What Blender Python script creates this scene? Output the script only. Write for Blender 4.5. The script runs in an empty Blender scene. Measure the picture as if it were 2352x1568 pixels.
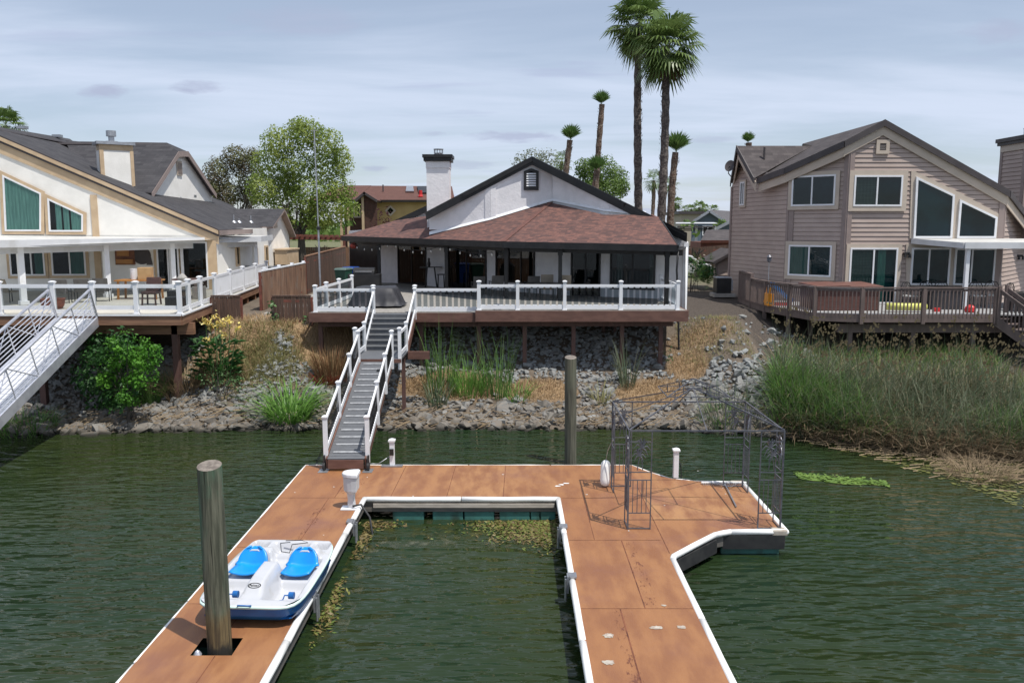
import bpy, bmesh, math, random
from mathutils import Vector, Matrix, noise
from math import sin, cos, tan, atan, atan2, radians, pi, sqrt
R = random.Random(7)
V = Vector
scene = bpy.context.scene
COL = scene.collection
# ---------------------------------------------------------------- surveying helpers
FPX, CPX, CPY, PITCH, CAMZ = 1900.0, 1176.0, 784.0, atan(262 / 1900), 6.5
def ray(px, py):
    x = (px - CPX) / FPX; y = -(py - CPY) / FPX
    return V((x, cos(PITCH) + y * sin(PITCH), -sin(PITCH) + y * cos(PITCH)))
def at(px, py, Y):
    d = ray(px, py); t = Y / d.y
    return V((d.x * t, Y, CAMZ + d.z * t))
def atz(px, py, Z):
    d = ray(px, py); t = (Z - CAMZ) / d.z
    return V((d.x * t, d.y * t, Z))
def onv(px, py, p0, u):
    """point of the vertical plane through p0 (x,y) with plan direction u"""
    d = ray(px, py); nx, ny = u[1], -u[0]
    t = (p0[0] * nx + p0[1] * ny) / (d.x * nx + d.y * ny)
    return V((d.x * t, d.y * t, CAMZ + d.z * t))
def onp(px, py, a, b, c):
    """point of the plane a, b, c"""
    n = (b - a).cross(c - a); d = ray(px, py); o = V((0, 0, CAMZ))
    t = (a - o).dot(n) / d.dot(n)
    return o + d * t
def pdir(px, py=600):
    d = ray(px, py); return d.x / d.y
# ---------------------------------------------------------------- mesh builder
class MB:
    def __init__(s):
        s.v = []; s.f = []; s.m = []; s.a = []; s.uv = []
    def face(s, pts, m=0, a=0.5, uv=None):
        i = len(s.v); s.v.extend([V(p) for p in pts]); s.f.append(tuple(range(i, i + len(pts))))
        s.m.append(m); s.a.append(a); s.uv.append(uv)
    def mesh(s, verts, faces, m=0, a=0.5):
        i = len(s.v); s.v.extend([V(p) for p in verts])
        for f in faces:
            s.f.append(tuple(k + i for k in f)); s.m.append(m); s.a.append(a); s.uv.append(None)
    def hexa(s, b, t, m=0, a=0.5):
        n = len(b)
        fs = [tuple(range(n))[::-1], tuple(range(n, 2 * n))]
        for i in range(n):
            j = (i + 1) % n; fs.append((i, j, n + j, n + i))
        s.mesh(list(b) + list(t), fs, m, a)
    def box(s, c, sz, rz=0.0, m=0, a=0.5):
        c = V(c); x, y, z = sz[0] / 2, sz[1] / 2, sz[2] / 2; ca, sa = cos(rz), sin(rz)
        q = lambda i, j, k: c + V((i * x * ca - j * y * sa, i * x * sa + j * y * ca, k * z))
        s.hexa([q(-1, -1, -1), q(1, -1, -1), q(1, 1, -1), q(-1, 1, -1)], [q(-1, -1, 1), q(1, -1, 1), q(1, 1, 1), q(-1, 1, 1)], m, a)
    def bb(s, x0, x1, y0, y1, z0, z1, m=0, a=0.5):
        s.box(((x0 + x1) / 2, (y0 + y1) / 2, (z0 + z1) / 2), (x1 - x0, y1 - y0, z1 - z0), 0, m, a)
    def beam(s, p, q, w, h, m=0, a=0.5, up=None):
        p = V(p); q = V(q); d = (q - p).normalized(); up = V(up) if up else V((0, 0, 1))
        if abs(d.dot(up)) > .98: up = V((0, 1, 0))
        r = d.cross(up).normalized(); u = r.cross(d)
        r = r * w / 2; u = u * h / 2
        s.hexa([p - r - u, p + r - u, p + r + u, p - r + u], [q - r - u, q + r - u, q + r + u, q - r + u], m, a)
    def tube(s, p, q, r0, r1=None, n=8, m=0, a=0.5, cap=True):
        s.pipe([p, q], [r0, r0 if r1 is None else r1], n, m, a, cap)
    def pipe(s, pts, r, n=6, m=0, a=0.5, cap=True):
        pts = [V(p) for p in pts]; k = len(pts)
        rs = r if isinstance(r, (list, tuple)) else [r] * k
        vs = []; fs = []; prev = None
        for i, p in enumerate(pts):
            d = (pts[min(i + 1, k - 1)] - pts[max(i - 1, 0)]).normalized()
            if prev is None:
                up = V((0, 0, 1)) if abs(d.z) < .9 else V((1, 0, 0)); x = d.cross(up).normalized()
            else:
                x = (prev - d * prev.dot(d)).normalized()
            prev = x; y = d.cross(x)
            for j in range(n):
                t = 2 * pi * j / n; vs.append(p + (x * cos(t) + y * sin(t)) * rs[i])
        for i in range(k - 1):
            for j in range(n):
                fs.append((i * n + j, i * n + (j + 1) % n, (i + 1) * n + (j + 1) % n, (i + 1) * n + j))
        if cap:
            fs.append(tuple(range(n))[::-1]); fs.append(tuple(range((k - 1) * n, k * n)))
        s.mesh(vs, fs, m, a)
    def prism(s, poly, vec, m=0, a=0.5):
        vec = V(vec); poly = [V(p) for p in poly]
        s.hexa(poly, [p + vec for p in poly], m, a)
    def roof(s, pts, th, eave=None, m=0, me=None):
        """shingled slab: pts is a planar polygon (top), th its thickness, uv runs along eave / up the slope"""
        pts = [V(p) for p in pts]; n = V((0, 0, 0))
        for i in range(len(pts)): n += (pts[i] - pts[0]).cross(pts[(i + 1) % len(pts)] - pts[0])
        n.normalize()
        if n.z < 0: pts = pts[::-1]; n = -n
        e = V(eave) if eave else n.cross(V((0, 0, 1)))
        e = (e - n * e.dot(n)).normalized(); w = n.cross(e)
        s.face(pts, m, .5, [(p.dot(e), p.dot(w)) for p in pts])
        lo = [p - n * th for p in pts]; me = m if me is None else me
        s.face(lo[::-1], me)
        for i in range(len(pts)):
            j = (i + 1) % len(pts); s.face([pts[i], lo[i], lo[j], pts[j]], me)
    def lathe(s, c, prof, n=16, m=0, a=0.5):
        c = V(c); vs = []; fs = []
        for r, z in prof:
            for j in range(n): vs.append(c + V((r * cos(2 * pi * j / n), r * sin(2 * pi * j / n), z)))
        for i in range(len(prof) - 1):
            for j in range(n): fs.append((i * n + j, i * n + (j + 1) % n, (i + 1) * n + (j + 1) % n, (i + 1) * n + j))
        fs.append(tuple(range(n))[::-1]); fs.append(tuple(range((len(prof) - 1) * n, len(prof) * n)))
        s.mesh(vs, fs, m, a)
    def build(s, name, mats, parent=None, smooth=False, bevel=0.0, vattr=None):
        if not isinstance(mats, (list, tuple)): mats = [mats]
        me = bpy.data.meshes.new(name)
        x0 = min(p.x for p in s.v); x1 = max(p.x for p in s.v); y0 = min(p.y for p in s.v); y1 = max(p.y for p in s.v)
        o3 = V(((x0 + x1) / 2, (y0 + y1) / 2, min(p.z for p in s.v)))
        me.from_pydata([p - o3 for p in s.v], [], s.f)
        for mt in mats: me.materials.append(mt)
        me.polygons.foreach_set('material_index', s.m)
        at_ = me.attributes.new('v', 'FLOAT', 'FACE'); at_.data.foreach_set('value', s.a)
        if any(u for u in s.uv):
            uvl = me.uv_layers.new(name='UVMap'); k = 0; flat = [0.0] * (2 * len(me.loops))
            for f, u in zip(s.f, s.uv):
                for i in range(len(f)):
                    if u: flat[2 * k], flat[2 * k + 1] = u[i]
                    k += 1
            uvl.data.foreach_set('uv', flat)
        if smooth: me.polygons.foreach_set('use_smooth', [True] * len(s.f))
        o = bpy.data.objects.new(name, me); COL.objects.link(o)
        WL[o.name] = o3
        if parent: o.parent = parent; o.location = o3 - WL[parent.name]
        else: o.location = o3
        if bevel or smooth:
            bm = bmesh.new(); bm.from_mesh(me); bmesh.ops.remove_doubles(bm, verts=bm.verts, dist=1e-5)
            bm.to_mesh(me); bm.free()
        if bevel:
            b = o.modifiers.new('bevel', 'BEVEL'); b.width = bevel; b.segments = 2; b.limit_method = 'ANGLE'
        return o
WL = {}
def tag(o, label=None, cat=None, group=None, kind=None):
    if label: o['label'] = label
    if cat: o['category'] = cat
    if group: o['group'] = group
    if kind: o['kind'] = kind
    return o
def thing(name, loc, label, cat, group=None):
    o = bpy.data.objects.new(name, None); COL.objects.link(o); o.location = V(loc); WL[o.name] = V(loc)
    o.empty_display_size = .2
    return tag(o, label, cat, group)
def dup(root, loc, label=None, rz=0, sc=None, group=None):
    r = root.copy(); COL.objects.link(r); r.location = V(loc); WL[r.name] = V(loc); r.rotation_euler = (0, 0, rz)
    if sc: r.scale = (sc, sc, sc)
    if label: r['label'] = label
    if group: r['group'] = group
    for ch in [c for c in bpy.data.objects if c.parent == root]:
        c = ch.copy(); COL.objects.link(c); c.parent = r
        for g in [q for q in bpy.data.objects if q.parent == ch]:
            d = g.copy(); COL.objects.link(d); d.parent = c
    return r
# ---------------------------------------------------------------- materials
def nt(name):
    m = bpy.data.materials.new(name); m.use_nodes = True
    t = m.node_tree; b = t.nodes['Principled BSDF']
    return m, t, b
def node(t, typ, **kw):
    n = t.nodes.new(typ)
    for k, v in kw.items():
        if k in n.inputs: n.inputs[k].default_value = v
        else: setattr(n, k, v)
    return n
def c4(c): return (c[0], c[1], c[2], 1)
def mixc(t, fac, a, b):
    n = t.nodes.new('ShaderNodeMix'); n.data_type = 'RGBA'
    for sock, val in ((n.inputs[0], fac), (n.inputs[6], a), (n.inputs[7], b)):
        if hasattr(val, 'is_linked'): t.links.new(val, sock)
        elif isinstance(val, (int, float)): sock.default_value = val
        else: sock.default_value = c4(val)
    return n.outputs[2]
def ramp(t, src, lo, hi):
    n = t.nodes.new('ShaderNodeMapRange'); n.inputs[1].default_value = lo; n.inputs[2].default_value = hi
    n.interpolation_type = 'SMOOTHSTEP'
    t.links.new(src, n.inputs[0]); return n.outputs[0]
def posnoise(t, scale, detail=4, stretch=(1, 1, 1), rough=.55, obj=False):
    g = t.nodes.new('ShaderNodeTexCoord') if obj else t.nodes.new('ShaderNodeNewGeometry')
    mp = t.nodes.new('ShaderNodeMapping'); mp.inputs['Scale'].default_value = stretch
    t.links.new(g.outputs['Object'] if obj else g.outputs['Position'], mp.inputs[0])
    n = node(t, 'ShaderNodeTexNoise', Scale=scale, Detail=detail, Roughness=rough)
    t.links.new(mp.outputs[0], n.inputs['Vector']); return n.outputs['Fac']
def bump(t, b, src, strength, dist=.02):
    n = node(t, 'ShaderNodeBump', Strength=strength, Distance=dist); t.links.new(src, n.inputs['Height'])
    t.links.new(n.outputs[0], b.inputs['Normal']); return n
def mat(name, c1, c2=None, scale=4, detail=5, stretch=(1, 1, 1), lo=.35, hi=.65, rough=.6, bmp=0, bscale=None, metal=0, spec=.5,
        c3=None, s3=.6, lo3=.5, hi3=.75, attr=None, obj=False, dist=.02):
    m, t, b = nt(name)
    b.inputs['Roughness'].default_value = rough; b.inputs['Metallic'].default_value = metal
    b.inputs['Specular IOR Level'].default_value = spec
    col = None
    if attr:                                   # each face's own tint
        a = node(t, 'ShaderNodeAttribute', attribute_name='v'); col = mixc(t, a.outputs['Fac'], c1, attr)
    base = col if col is not None else c1
    if c2 is not None:
        col = mixc(t, ramp(t, posnoise(t, scale, detail, stretch, obj=obj), lo, hi), base, c2)
    if c3 is not None:
        col = mixc(t, ramp(t, posnoise(t, s3, 5, obj=obj), lo3, hi3), col if col is not None else c1, c3)
    if col is not None: t.links.new(col, b.inputs['Base Color'])
    else: b.inputs['Base Color'].default_value = c4(c1)
    if bmp: bump(t, b, posnoise(t, bscale or scale * 3, 5, stretch, obj=obj), bmp, dist)
    return m
def leafmat(name, c1, c2, trans=.35, rough=.5):
    m, t, b = nt(name); a = node(t, 'ShaderNodeAttribute', attribute_name='v')
    col = mixc(t, a.outputs['Fac'], c1, c2); t.links.new(col, b.inputs['Base Color'])
    b.inputs['Roughness'].default_value = rough; b.inputs['Specular IOR Level'].default_value = .3
    tr = t.nodes.new('ShaderNodeBsdfTranslucent'); t.links.new(col, tr.inputs[0])
    mx = t.nodes.new('ShaderNodeMixShader'); mx.inputs[0].default_value = trans
    t.links.new(b.outputs[0], mx.inputs[1]); t.links.new(tr.outputs[0], mx.inputs[2])
    t.links.new(mx.outputs[0], t.nodes['Material Output'].inputs[0]); return m
def shingles(name, c1, c2, c3, w=.33, h=.14):
    m, t, b = nt(name); uv = t.nodes.new('ShaderNodeUVMap')
    br = node(t, 'ShaderNodeTexBrick', Scale=1.0); br.offset = .37; br.offset_frequency = 2; br.squash = 1
    br.inputs['Color1'].default_value = c4(c1); br.inputs['Color2'].default_value = c4(c2); br.inputs['Mortar'].default_value = c4([x * .45 for x in c1])
    br.inputs['Mortar Size'].default_value = .006; br.inputs['Brick Width'].default_value = w; br.inputs['Row Height'].default_value = h
    br.inputs['Bias'].default_value = -.1; br.inputs['Mortar Smooth'].default_value = .3
    t.links.new(uv.outputs[0], br.inputs['Vector'])
    col = mixc(t, ramp(t, posnoise(t, 1.6, 5, (1, 1, 1)), .45, .95), br.outputs['Color'], c3)
    # irregular tabs: a second brick layer of other width tints part of the rows
    b2 = node(t, 'ShaderNodeTexBrick', Scale=1.0); b2.offset = .61; b2.inputs['Color1'].default_value = (0, 0, 0, 1); b2.inputs['Color2'].default_value = (1, 1, 1, 1)
    b2.inputs['Mortar'].default_value = (.3, .3, .3, 1); b2.inputs['Mortar Size'].default_value = 0; b2.inputs['Brick Width'].default_value = w * .43; b2.inputs['Row Height'].default_value = h
    t.links.new(uv.outputs[0], b2.inputs['Vector'])
    mm = node(t, 'ShaderNodeMath', operation='MULTIPLY'); mm.inputs[1].default_value = .45; t.links.new(b2.outputs['Color'], mm.inputs[0])
    col = mixc(t, mm.outputs[0], col, c2)
    t.links.new(col, b.inputs['Base Color']); b.inputs['Roughness'].default_value = .85; b.inputs['Specular IOR Level'].default_value = .25
    bump(t, b, br.outputs['Fac'], -.5, .012); return m
def glassmat(name, tint, trans=.75, rough=.02, ior=1.5):
    """thin pane: tinted see-through plus mirror reflection by Fresnel"""
    m, t, b = nt(name); t.nodes.remove(b)
    tr = t.nodes.new('ShaderNodeBsdfTransparent'); tr.inputs[0].default_value = c4([x * trans for x in tint])
    gl = t.nodes.new('ShaderNodeBsdfGlossy'); gl.inputs['Roughness'].default_value = rough
    fr = node(t, 'ShaderNodeFresnel', IOR=ior); ge = t.nodes.new('ShaderNodeNewGeometry'); mr = t.nodes.new('ShaderNodeMapRange')
    mr.inputs[3].default_value = ior; mr.inputs[4].default_value = 1 / ior      # the same pane seen from either side
    t.links.new(ge.outputs['Backfacing'], mr.inputs[0]); t.links.new(mr.outputs[0], fr.inputs[0]); mx = t.nodes.new('ShaderNodeMixShader')
    t.links.new(fr.outputs[0], mx.inputs[0]); t.links.new(tr.outputs[0], mx.inputs[1]); t.links.new(gl.outputs[0], mx.inputs[2])
    t.links.new(mx.outputs[0], t.nodes['Material Output'].inputs[0]); return m
M = {}
M['white'] = mat('white_vinyl', (.76, .77, .79), (.68, .69, .70), 1.6, rough=.4, lo=.4, hi=.8, c3=(.58, .57, .54), s3=2.3, lo3=.55, hi3=.85)
M['whitemetal'] = mat('white_painted_metal', (.62, .63, .645), (.54, .55, .56), 1.2, rough=.45, c3=(.46, .455, .44), s3=1.7, lo3=.52, hi3=.85)
M['stucco'] = mat('white_stucco', (.80, .79, .80), (.73, .725, .735), 2.2, rough=.85, bmp=.55, bscale=9, spec=.2, c3=(.66, .65, .66), s3=.5, lo3=.55, hi3=.9)
M['stuccocream'] = mat('cream_stucco', (.84, .82, .77), (.77, .75, .70), 1.5, rough=.85, bmp=.3, bscale=30, spec=.2)
M['tantrim'] = mat('tan_trim', (.56, .42, .27), (.48, .35, .22), 2, rough=.6)
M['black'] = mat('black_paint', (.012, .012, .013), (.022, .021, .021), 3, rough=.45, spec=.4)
M['blackiron'] = mat('black_iron', (.012, .012, .013), (.03, .03, .03), 5, rough=.4)
M['dark'] = mat('dark_void', (.010, .010, .011), rough=.8, spec=.1)
M['browntrim'] = mat('brown_deck_paint', (.155, .078, .058), (.115, .056, .042), 2.5, rough=.6, stretch=(1, 1, 3), bmp=.1)
M['brownpost'] = mat('brown_post', (.12, .062, .05), (.09, .048, .04), 4, rough=.7, stretch=(3, 3, .5))
M['greydeck'] = mat('grey_composite', (.12, .125, .135), (.095, .10, .108), 6, rough=.6, stretch=(1, 6, 1), bmp=.1, bscale=30)
M['greytread'] = mat('grey_tread', (.115, .12, .125), (.09, .094, .1), 6, rough=.6)
M['greystrip'] = mat('worn_grip_strip', (.33, .34, .35), (.22, .225, .235), 9, rough=.7)
M['decktop'] = mat('deck_boards', (.30, .28, .25), (.24, .225, .20), 3, rough=.7, stretch=(6, 1, 1), bmp=.15)
M['steel'] = mat('galvanised_steel', (.42, .43, .45), (.34, .35, .37), 6, rough=.4, metal=.7)
M['alu'] = mat('mill_aluminium', (.62, .63, .68), (.5, .51, .56), 3, rough=.38, metal=.55)
M['gunmetal'] = mat('gunmetal_iron', (.085, .09, .11), (.14, .14, .155), 7, rough=.4, metal=.3, c3=(.13, .09, .075), s3=9, lo3=.62, hi3=.75)
M['fencewood'] = mat('fence_wood', (.215, .115, .068), (.12, .066, .042), 3, stretch=(6, 6, .35), rough=.8, bmp=.35, bscale=8, attr=(.33, .20, .125), c3=(.19, .15, .12), s3=1.3, lo3=.5, hi3=.8)
M['fencedark'] = mat('weathered_fence_wood', (.10, .058, .042), (.065, .04, .03), 3, stretch=(6, 6, .35), rough=.85, bmp=.35, bscale=8, attr=(.15, .085, .06))
M['redpost'] = mat('redwood_post', (.20, .06, .04), (.13, .045, .03), 4, rough=.7)
M['grain'] = mat('brown_fascia_wood', (.27, .145, .085), (.17, .085, .05), 2, stretch=(.5, .5, 6), rough=.65, bmp=.2, c3=(.36, .24, .17), s3=.7, lo3=.6, hi3=.9)
M['taupe'] = mat('taupe_siding', (.445, .36, .315), (.40, .32, .28), 1.2, rough=.7, spec=.25, stretch=(1, 1, 2))
M['taupetrim'] = mat('taupe_corner', (.285, .225, .205), (.26, .205, .185), 2, rough=.65)
M['beigetrim'] = mat('beige_trim', (.52, .44, .36), (.47, .40, .325), 2, rough=.65)
M['darkfascia'] = mat('dark_fascia', (.05, .042, .043), (.065, .055, .055), 2, rough=.55)
M['taupedeck'] = mat('taupe_deck_paint', (.16, .118, .105), (.12, .09, .08), 3, rough=.7, stretch=(2, 2, .7), bmp=.1)
M['shingle_red'] = shingles('red_brown_shingles', (.20, .098, .078), (.072, .046, .044), (.155, .088, .076), .24, .135)
M['shingle_grey'] = shingles('charcoal_shingles', (.068, .066, .070), (.036, .035, .039), (.07, .067, .071), .5, .19)
M['shingle_taupe'] = shingles('grey_brown_shingles', (.098, .085, .083), (.052, .045, .046), (.10, .088, .087), .5, .19)
M['shingle_far'] = shingles('brown_shingles', (.13, .062, .048), (.10, .05, .04), (.145, .075, .06))
M['winglass'] = glassmat('window_pane', (.55, .75, .75), .55, .015, 1.55)
M['railglass'] = glassmat('tempered_glass_baluster', (.50, .56, .60), .8, .03)
M['railclear'] = glassmat('clear_glass_panel', (.72, .76, .76), .9, .02)
M['tealroom'] = mat('teal_tinted_room', (.010, .042, .05), (.035, .12, .145), .7, rough=.9, spec=0, lo=.3, hi=.7)
M['room'] = mat('dark_room', (.012, .014, .014), rough=.9, spec=0)
M['curtain'] = mat('green_curtain', (.20, .42, .36), (.14, .31, .27), 5, stretch=(5, 5, .3), rough=.9, spec=.1)
M['blind'] = mat('grey_blind', (.16, .19, .185), (.11, .135, .13), 2, stretch=(.5, .5, 8), rough=.9, spec=.1)
M['concrete'] = mat('concrete', (.34, .325, .30), (.27, .26, .24), 3, rough=.9, bmp=.15)
# ---------------------------------------------------------------- camera, sun, sky
cam = bpy.data.cameras.new('camera'); co = bpy.data.objects.new('camera', cam); COL.objects.link(co)
co.location = (0, 0, CAMZ); co.rotation_euler = (pi / 2 - PITCH, 0, 0)
cam.sensor_width = 36; cam.lens = 36 * FPX / 2352; cam.clip_end = 6000; cam.clip_start = .1
scene.camera = co
SUN = V((.315, -.248, .916)).normalized()
sl = bpy.data.lights.new('sun', 'SUN'); sl.energy = 4.8; sl.angle = radians(.5); sl.color = (1, .955, .89)
so = bpy.data.objects.new('sun', sl); COL.objects.link(so); so.location = (20, -15, 60)
so.rotation_euler = (-SUN).to_track_quat('-Z', 'Y').to_euler()
w = bpy.data.worlds.new('World'); scene.world = w; w.use_nodes = True; t = w.node_tree
bg = t.nodes['Background']; bg.inputs[1].default_value = .1
sky = t.nodes.new('ShaderNodeTexSky'); sky.sky_type = 'NISHITA'; sky.sun_disc = False
sky.sun_elevation = math.asin(SUN.z); sky.sun_rotation = atan2(SUN.x, SUN.y)
sky.air_density = 1.0; sky.dust_density = .6; sky.ozone_density = 1.5
tc = t.nodes.new('ShaderNodeTexCoord'); sx = t.nodes.new('ShaderNodeSeparateXYZ'); t.links.new(tc.outputs['Generated'], sx.inputs[0])
def mth(op, a, b=None):
    n = t.nodes.new('ShaderNodeMath'); n.operation = op
    for i, q in enumerate((a, b)):
        if q is None: continue
        if hasattr(q, 'is_linked'): t.links.new(q, n.inputs[i])
        else: n.inputs[i].default_value = q
    return n.outputs[0]
zz = mth('ADD', mth('MAXIMUM', sx.outputs[2], 0), .13)
cx = t.nodes.new('ShaderNodeCombineXYZ')
t.links.new(mth('DIVIDE', sx.outputs[0], zz), cx.inputs[0]); t.links.new(mth('DIVIDE', sx.outputs[1], zz), cx.inputs[1])
def cloudnoise(scale, det, off, st=(1, 1, 1), rough=.5, dist=0):
    mp = t.nodes.new('ShaderNodeMapping'); mp.inputs['Location'].default_value = off; mp.inputs['Scale'].default_value = st
    t.links.new(cx.outputs[0], mp.inputs[0]); n = node(t, 'ShaderNodeTexNoise', Scale=scale, Detail=det, Roughness=rough, Distortion=dist)
    t.links.new(mp.outputs[0], n.inputs['Vector']); return n.outputs['Fac']
veil = ramp(t, cloudnoise(.75, 6, (3.1, 1.7, 0), (.55, 1.3, 1), .55, .5), .36, .66)
col = mixc(t, mth('ADD', mth('MULTIPLY', veil, .5), .40), sky.outputs[0], (7.1, 7.95, 9.7))
puff = ramp(t, cloudnoise(1.5, 6, (8.4, 4.15, 2), (.45, 1.5, 1), .5, .3), .60, .70)
col = mixc(t, mth('MULTIPLY', puff, .5), col, (4.6, 5.2, 7.2))
inv = mth('DIVIDE', 1.0, mth('MAXIMUM', sx.outputs[1], .05)); az = mth('MULTIPLY', sx.outputs[0], inv); el = mth('MULTIPLY', sx.outputs[2], inv)
wn = mth('MULTIPLY', mth('SUBTRACT', cloudnoise(6, 5, (1, 2, 3), (1, 1, 1), .6), .5), 3.2); wmask = None
for px, py, w_, h_, k in ((237, 213, 62, 17, .8), (450, 200, 70, 16, .8), (690, 45, 170, 38, .45), (1180, 314, 115, 15, .75), (865, 388, 36, 8, .6), (990, 307, 36, 7, .5), (2290, 75, 95, 28, .6), (1060, 378, 90, 12, .45), (1640, 320, 70, 10, .4)):
    d = ray(px, py); a0, e0 = d.x / d.y, d.z / d.y
    q = mth('ADD', mth('POWER', mth('DIVIDE', mth('SUBTRACT', az, a0), w_ / FPX), 2.0), mth('POWER', mth('DIVIDE', mth('SUBTRACT', el, e0), h_ / FPX), 2.0))
    q = mth('MULTIPLY', mth('MINIMUM', mth('MAXIMUM', mth('ADD', mth('SUBTRACT', 1.0, q), wn), 0.0), 1.0), k)
    q = mth('MULTIPLY', q, mth('GREATER_THAN', sx.outputs[1], .1)); q = mth('MULTIPLY', q, mth('LESS_THAN', mth('ABSOLUTE', mth('SUBTRACT', az, a0)), w_ * 1.7 / FPX)); q = mth('MULTIPLY', q, mth('LESS_THAN', mth('ABSOLUTE', mth('SUBTRACT', el, e0)), h_ * 1.7 / FPX))
    wmask = q if wmask is None else mth('MAXIMUM', wmask, q)
col = mixc(t, wmask, col, (4.5, 5.0, 6.7))
t.links.new(col, bg.inputs[0])
vs = scene.view_settings; vs.view_transform = 'Standard'; vs.look = 'None'; vs.exposure = 0; vs.gamma = 1
# ---------------------------------------------------------------- ground and water
def lerp(a, b, t): return a + (b - a) * t
def pl(x, pts):
    if x <= pts[0][0]: return pts[0][1]
    for (a, u), (b, v) in zip(pts, pts[1:]):
        if x <= b: return lerp(u, v, (x - a) / (b - a))
    return pts[-1][1]
SHORE = [(-60, 24), (-16.5, 25.3), (-12, 26.0), (-8, 26.3), (4.6, 26.3), (7, 25.9), (8.6, 25.2), (10.2, 24.2), (12, 23.2), (14, 22.6), (60, 22)]
TOP = [(-60, 38.5), (-14, 38.5), (-11.7, 32.5), (-10.4, 30.0), (-8.2, 30.4), (-6, 33.2), (4.5, 34.6), (6.6, 33.2), (8.2, 31.4), (10.0, 34.6), (12, 37), (60, 38)]
def ground_z(x, y):
    ys = pl(x, SHORE); yt = pl(x, TOP); s = y - ys
    if s < 0: z = max(-2.0, s * .45)
    else:
        u = s / (yt - ys)
        z = 2.95 * (u ** 1.12) if u < 1 else 2.95 + .3 * min(1, (y - yt) / 18)
    n = noise.noise(V((x * .45, y * .45, 0))) * .16 + noise.noise(V((x * 1.7, y * 1.7, 3))) * .05
    return z + (n * min(1, max(0, s + 1) / 2) if y < 36 else n * .3)
gx = [-700, -400, -250, -150, -100, -70, -50, -40, -32] + [-28 + .35 * i for i in range(161)] + [32, 40, 50, 70, 100, 150, 250, 400, 700]
gy = [16, 17, 18, 19, 20] + [21 + .3 * i for i in range(60)] + [40, 42, 45, 48, 52, 58, 65, 75, 90, 110, 140, 180, 240, 330, 450, 700, 1500, 4000]
verts = [(x, y, ground_z(x, y)) for y in gy for x in gx]; nx = len(gx)
faces = [(j * nx + i, j * nx + i + 1, (j + 1) * nx + i + 1, (j + 1) * nx + i) for j in range(len(gy) - 1) for i in range(nx - 1)]
def dry_amount(x, y):
    """1 where the slope is dry grass, 0 where it is rubble"""
    p = lambda cx_, cy_, rx, ry: max(0, 1 - ((x - cx_) / rx) ** 2 - ((y - cy_) / ry) ** 2)
    d = max(p(-8.3, 31.6, 3.2, 1.7), p(-10.0, 29.6, 1.6, 2.0), p(-2.2, 28.9, 2.1, 1.0), p(.9, 28.6, 1.6, .8), p(4.9, 28.6, 1.4, .9), p(6.4, 29.9, .9, 1.2) * .6, p(7.0, 31.2, 1.6, .9) * .35, p(-7, 29.9, 1.2, .7))
    return min(1, d * 2.2 + .25 * noise.noise(V((x * 1.3, y * 1.3, 9))) * (d > 0))
def mulch_shade_amount(x, y):  # mulched gap between houses; right of it, deck shade painted in as dark soil
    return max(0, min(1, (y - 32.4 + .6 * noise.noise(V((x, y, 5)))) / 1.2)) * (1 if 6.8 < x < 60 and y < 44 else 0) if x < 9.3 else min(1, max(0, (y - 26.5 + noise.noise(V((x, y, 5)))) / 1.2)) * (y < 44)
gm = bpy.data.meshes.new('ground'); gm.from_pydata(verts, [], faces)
for nm, fn in (('dry', dry_amount), ('mulch_shade', mulch_shade_amount)):
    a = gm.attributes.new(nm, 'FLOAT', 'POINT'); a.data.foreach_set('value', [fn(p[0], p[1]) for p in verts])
a = gm.attributes.new('far', 'FLOAT', 'POINT'); a.data.foreach_set('value', [min(1, max(0, (p[1] - 46) / 8)) for p in verts])
gm.polygons.foreach_set('use_smooth', [True] * len(faces))
m, t2, b = nt('earth'); n1 = ramp(t2, posnoise(t2, 2.2, 8), .3, .7); n2 = ramp(t2, posnoise(t2, 22, 4), .3, .7)
col = mixc(t2, n1, (.105, .082, .062), (.20, .16, .12)); col = mixc(t2, n2, col, (.13, .11, .09))
ad = node(t2, 'ShaderNodeAttribute', attribute_name='dry'); col = mixc(t2, ad.outputs['Fac'], col, mixc(t2, n2, (.34, .235, .135), (.25, .175, .105)))
am = node(t2, 'ShaderNodeAttribute', attribute_name='mulch_shade')
col = mixc(t2, am.outputs['Fac'], col, mixc(t2, ramp(t2, posnoise(t2, 40, 3), .42, .62), (.05, .042, .036), (.13, .11, .095)))  # dark ground colour, also carries the painted shade by the right deck
af = node(t2, 'ShaderNodeAttribute', attribute_name='far'); col = mixc(t2, af.outputs['Fac'], col, mixc(t2, n1, (.10, .12, .05), (.19, .18, .12)))
t2.links.new(col, b.inputs['Base Color']); b.inputs['Roughness'].default_value = .95; b.inputs['Specular IOR Level'].default_value = .1
bump(t2, b, posnoise(t2, 26, 6), .8, .05); gm.materials.append(m)
g = bpy.data.objects.new('ground', gm); COL.objects.link(g); tag(g, kind='structure'); WL[g.name] = V((0, 0, 0))
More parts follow.
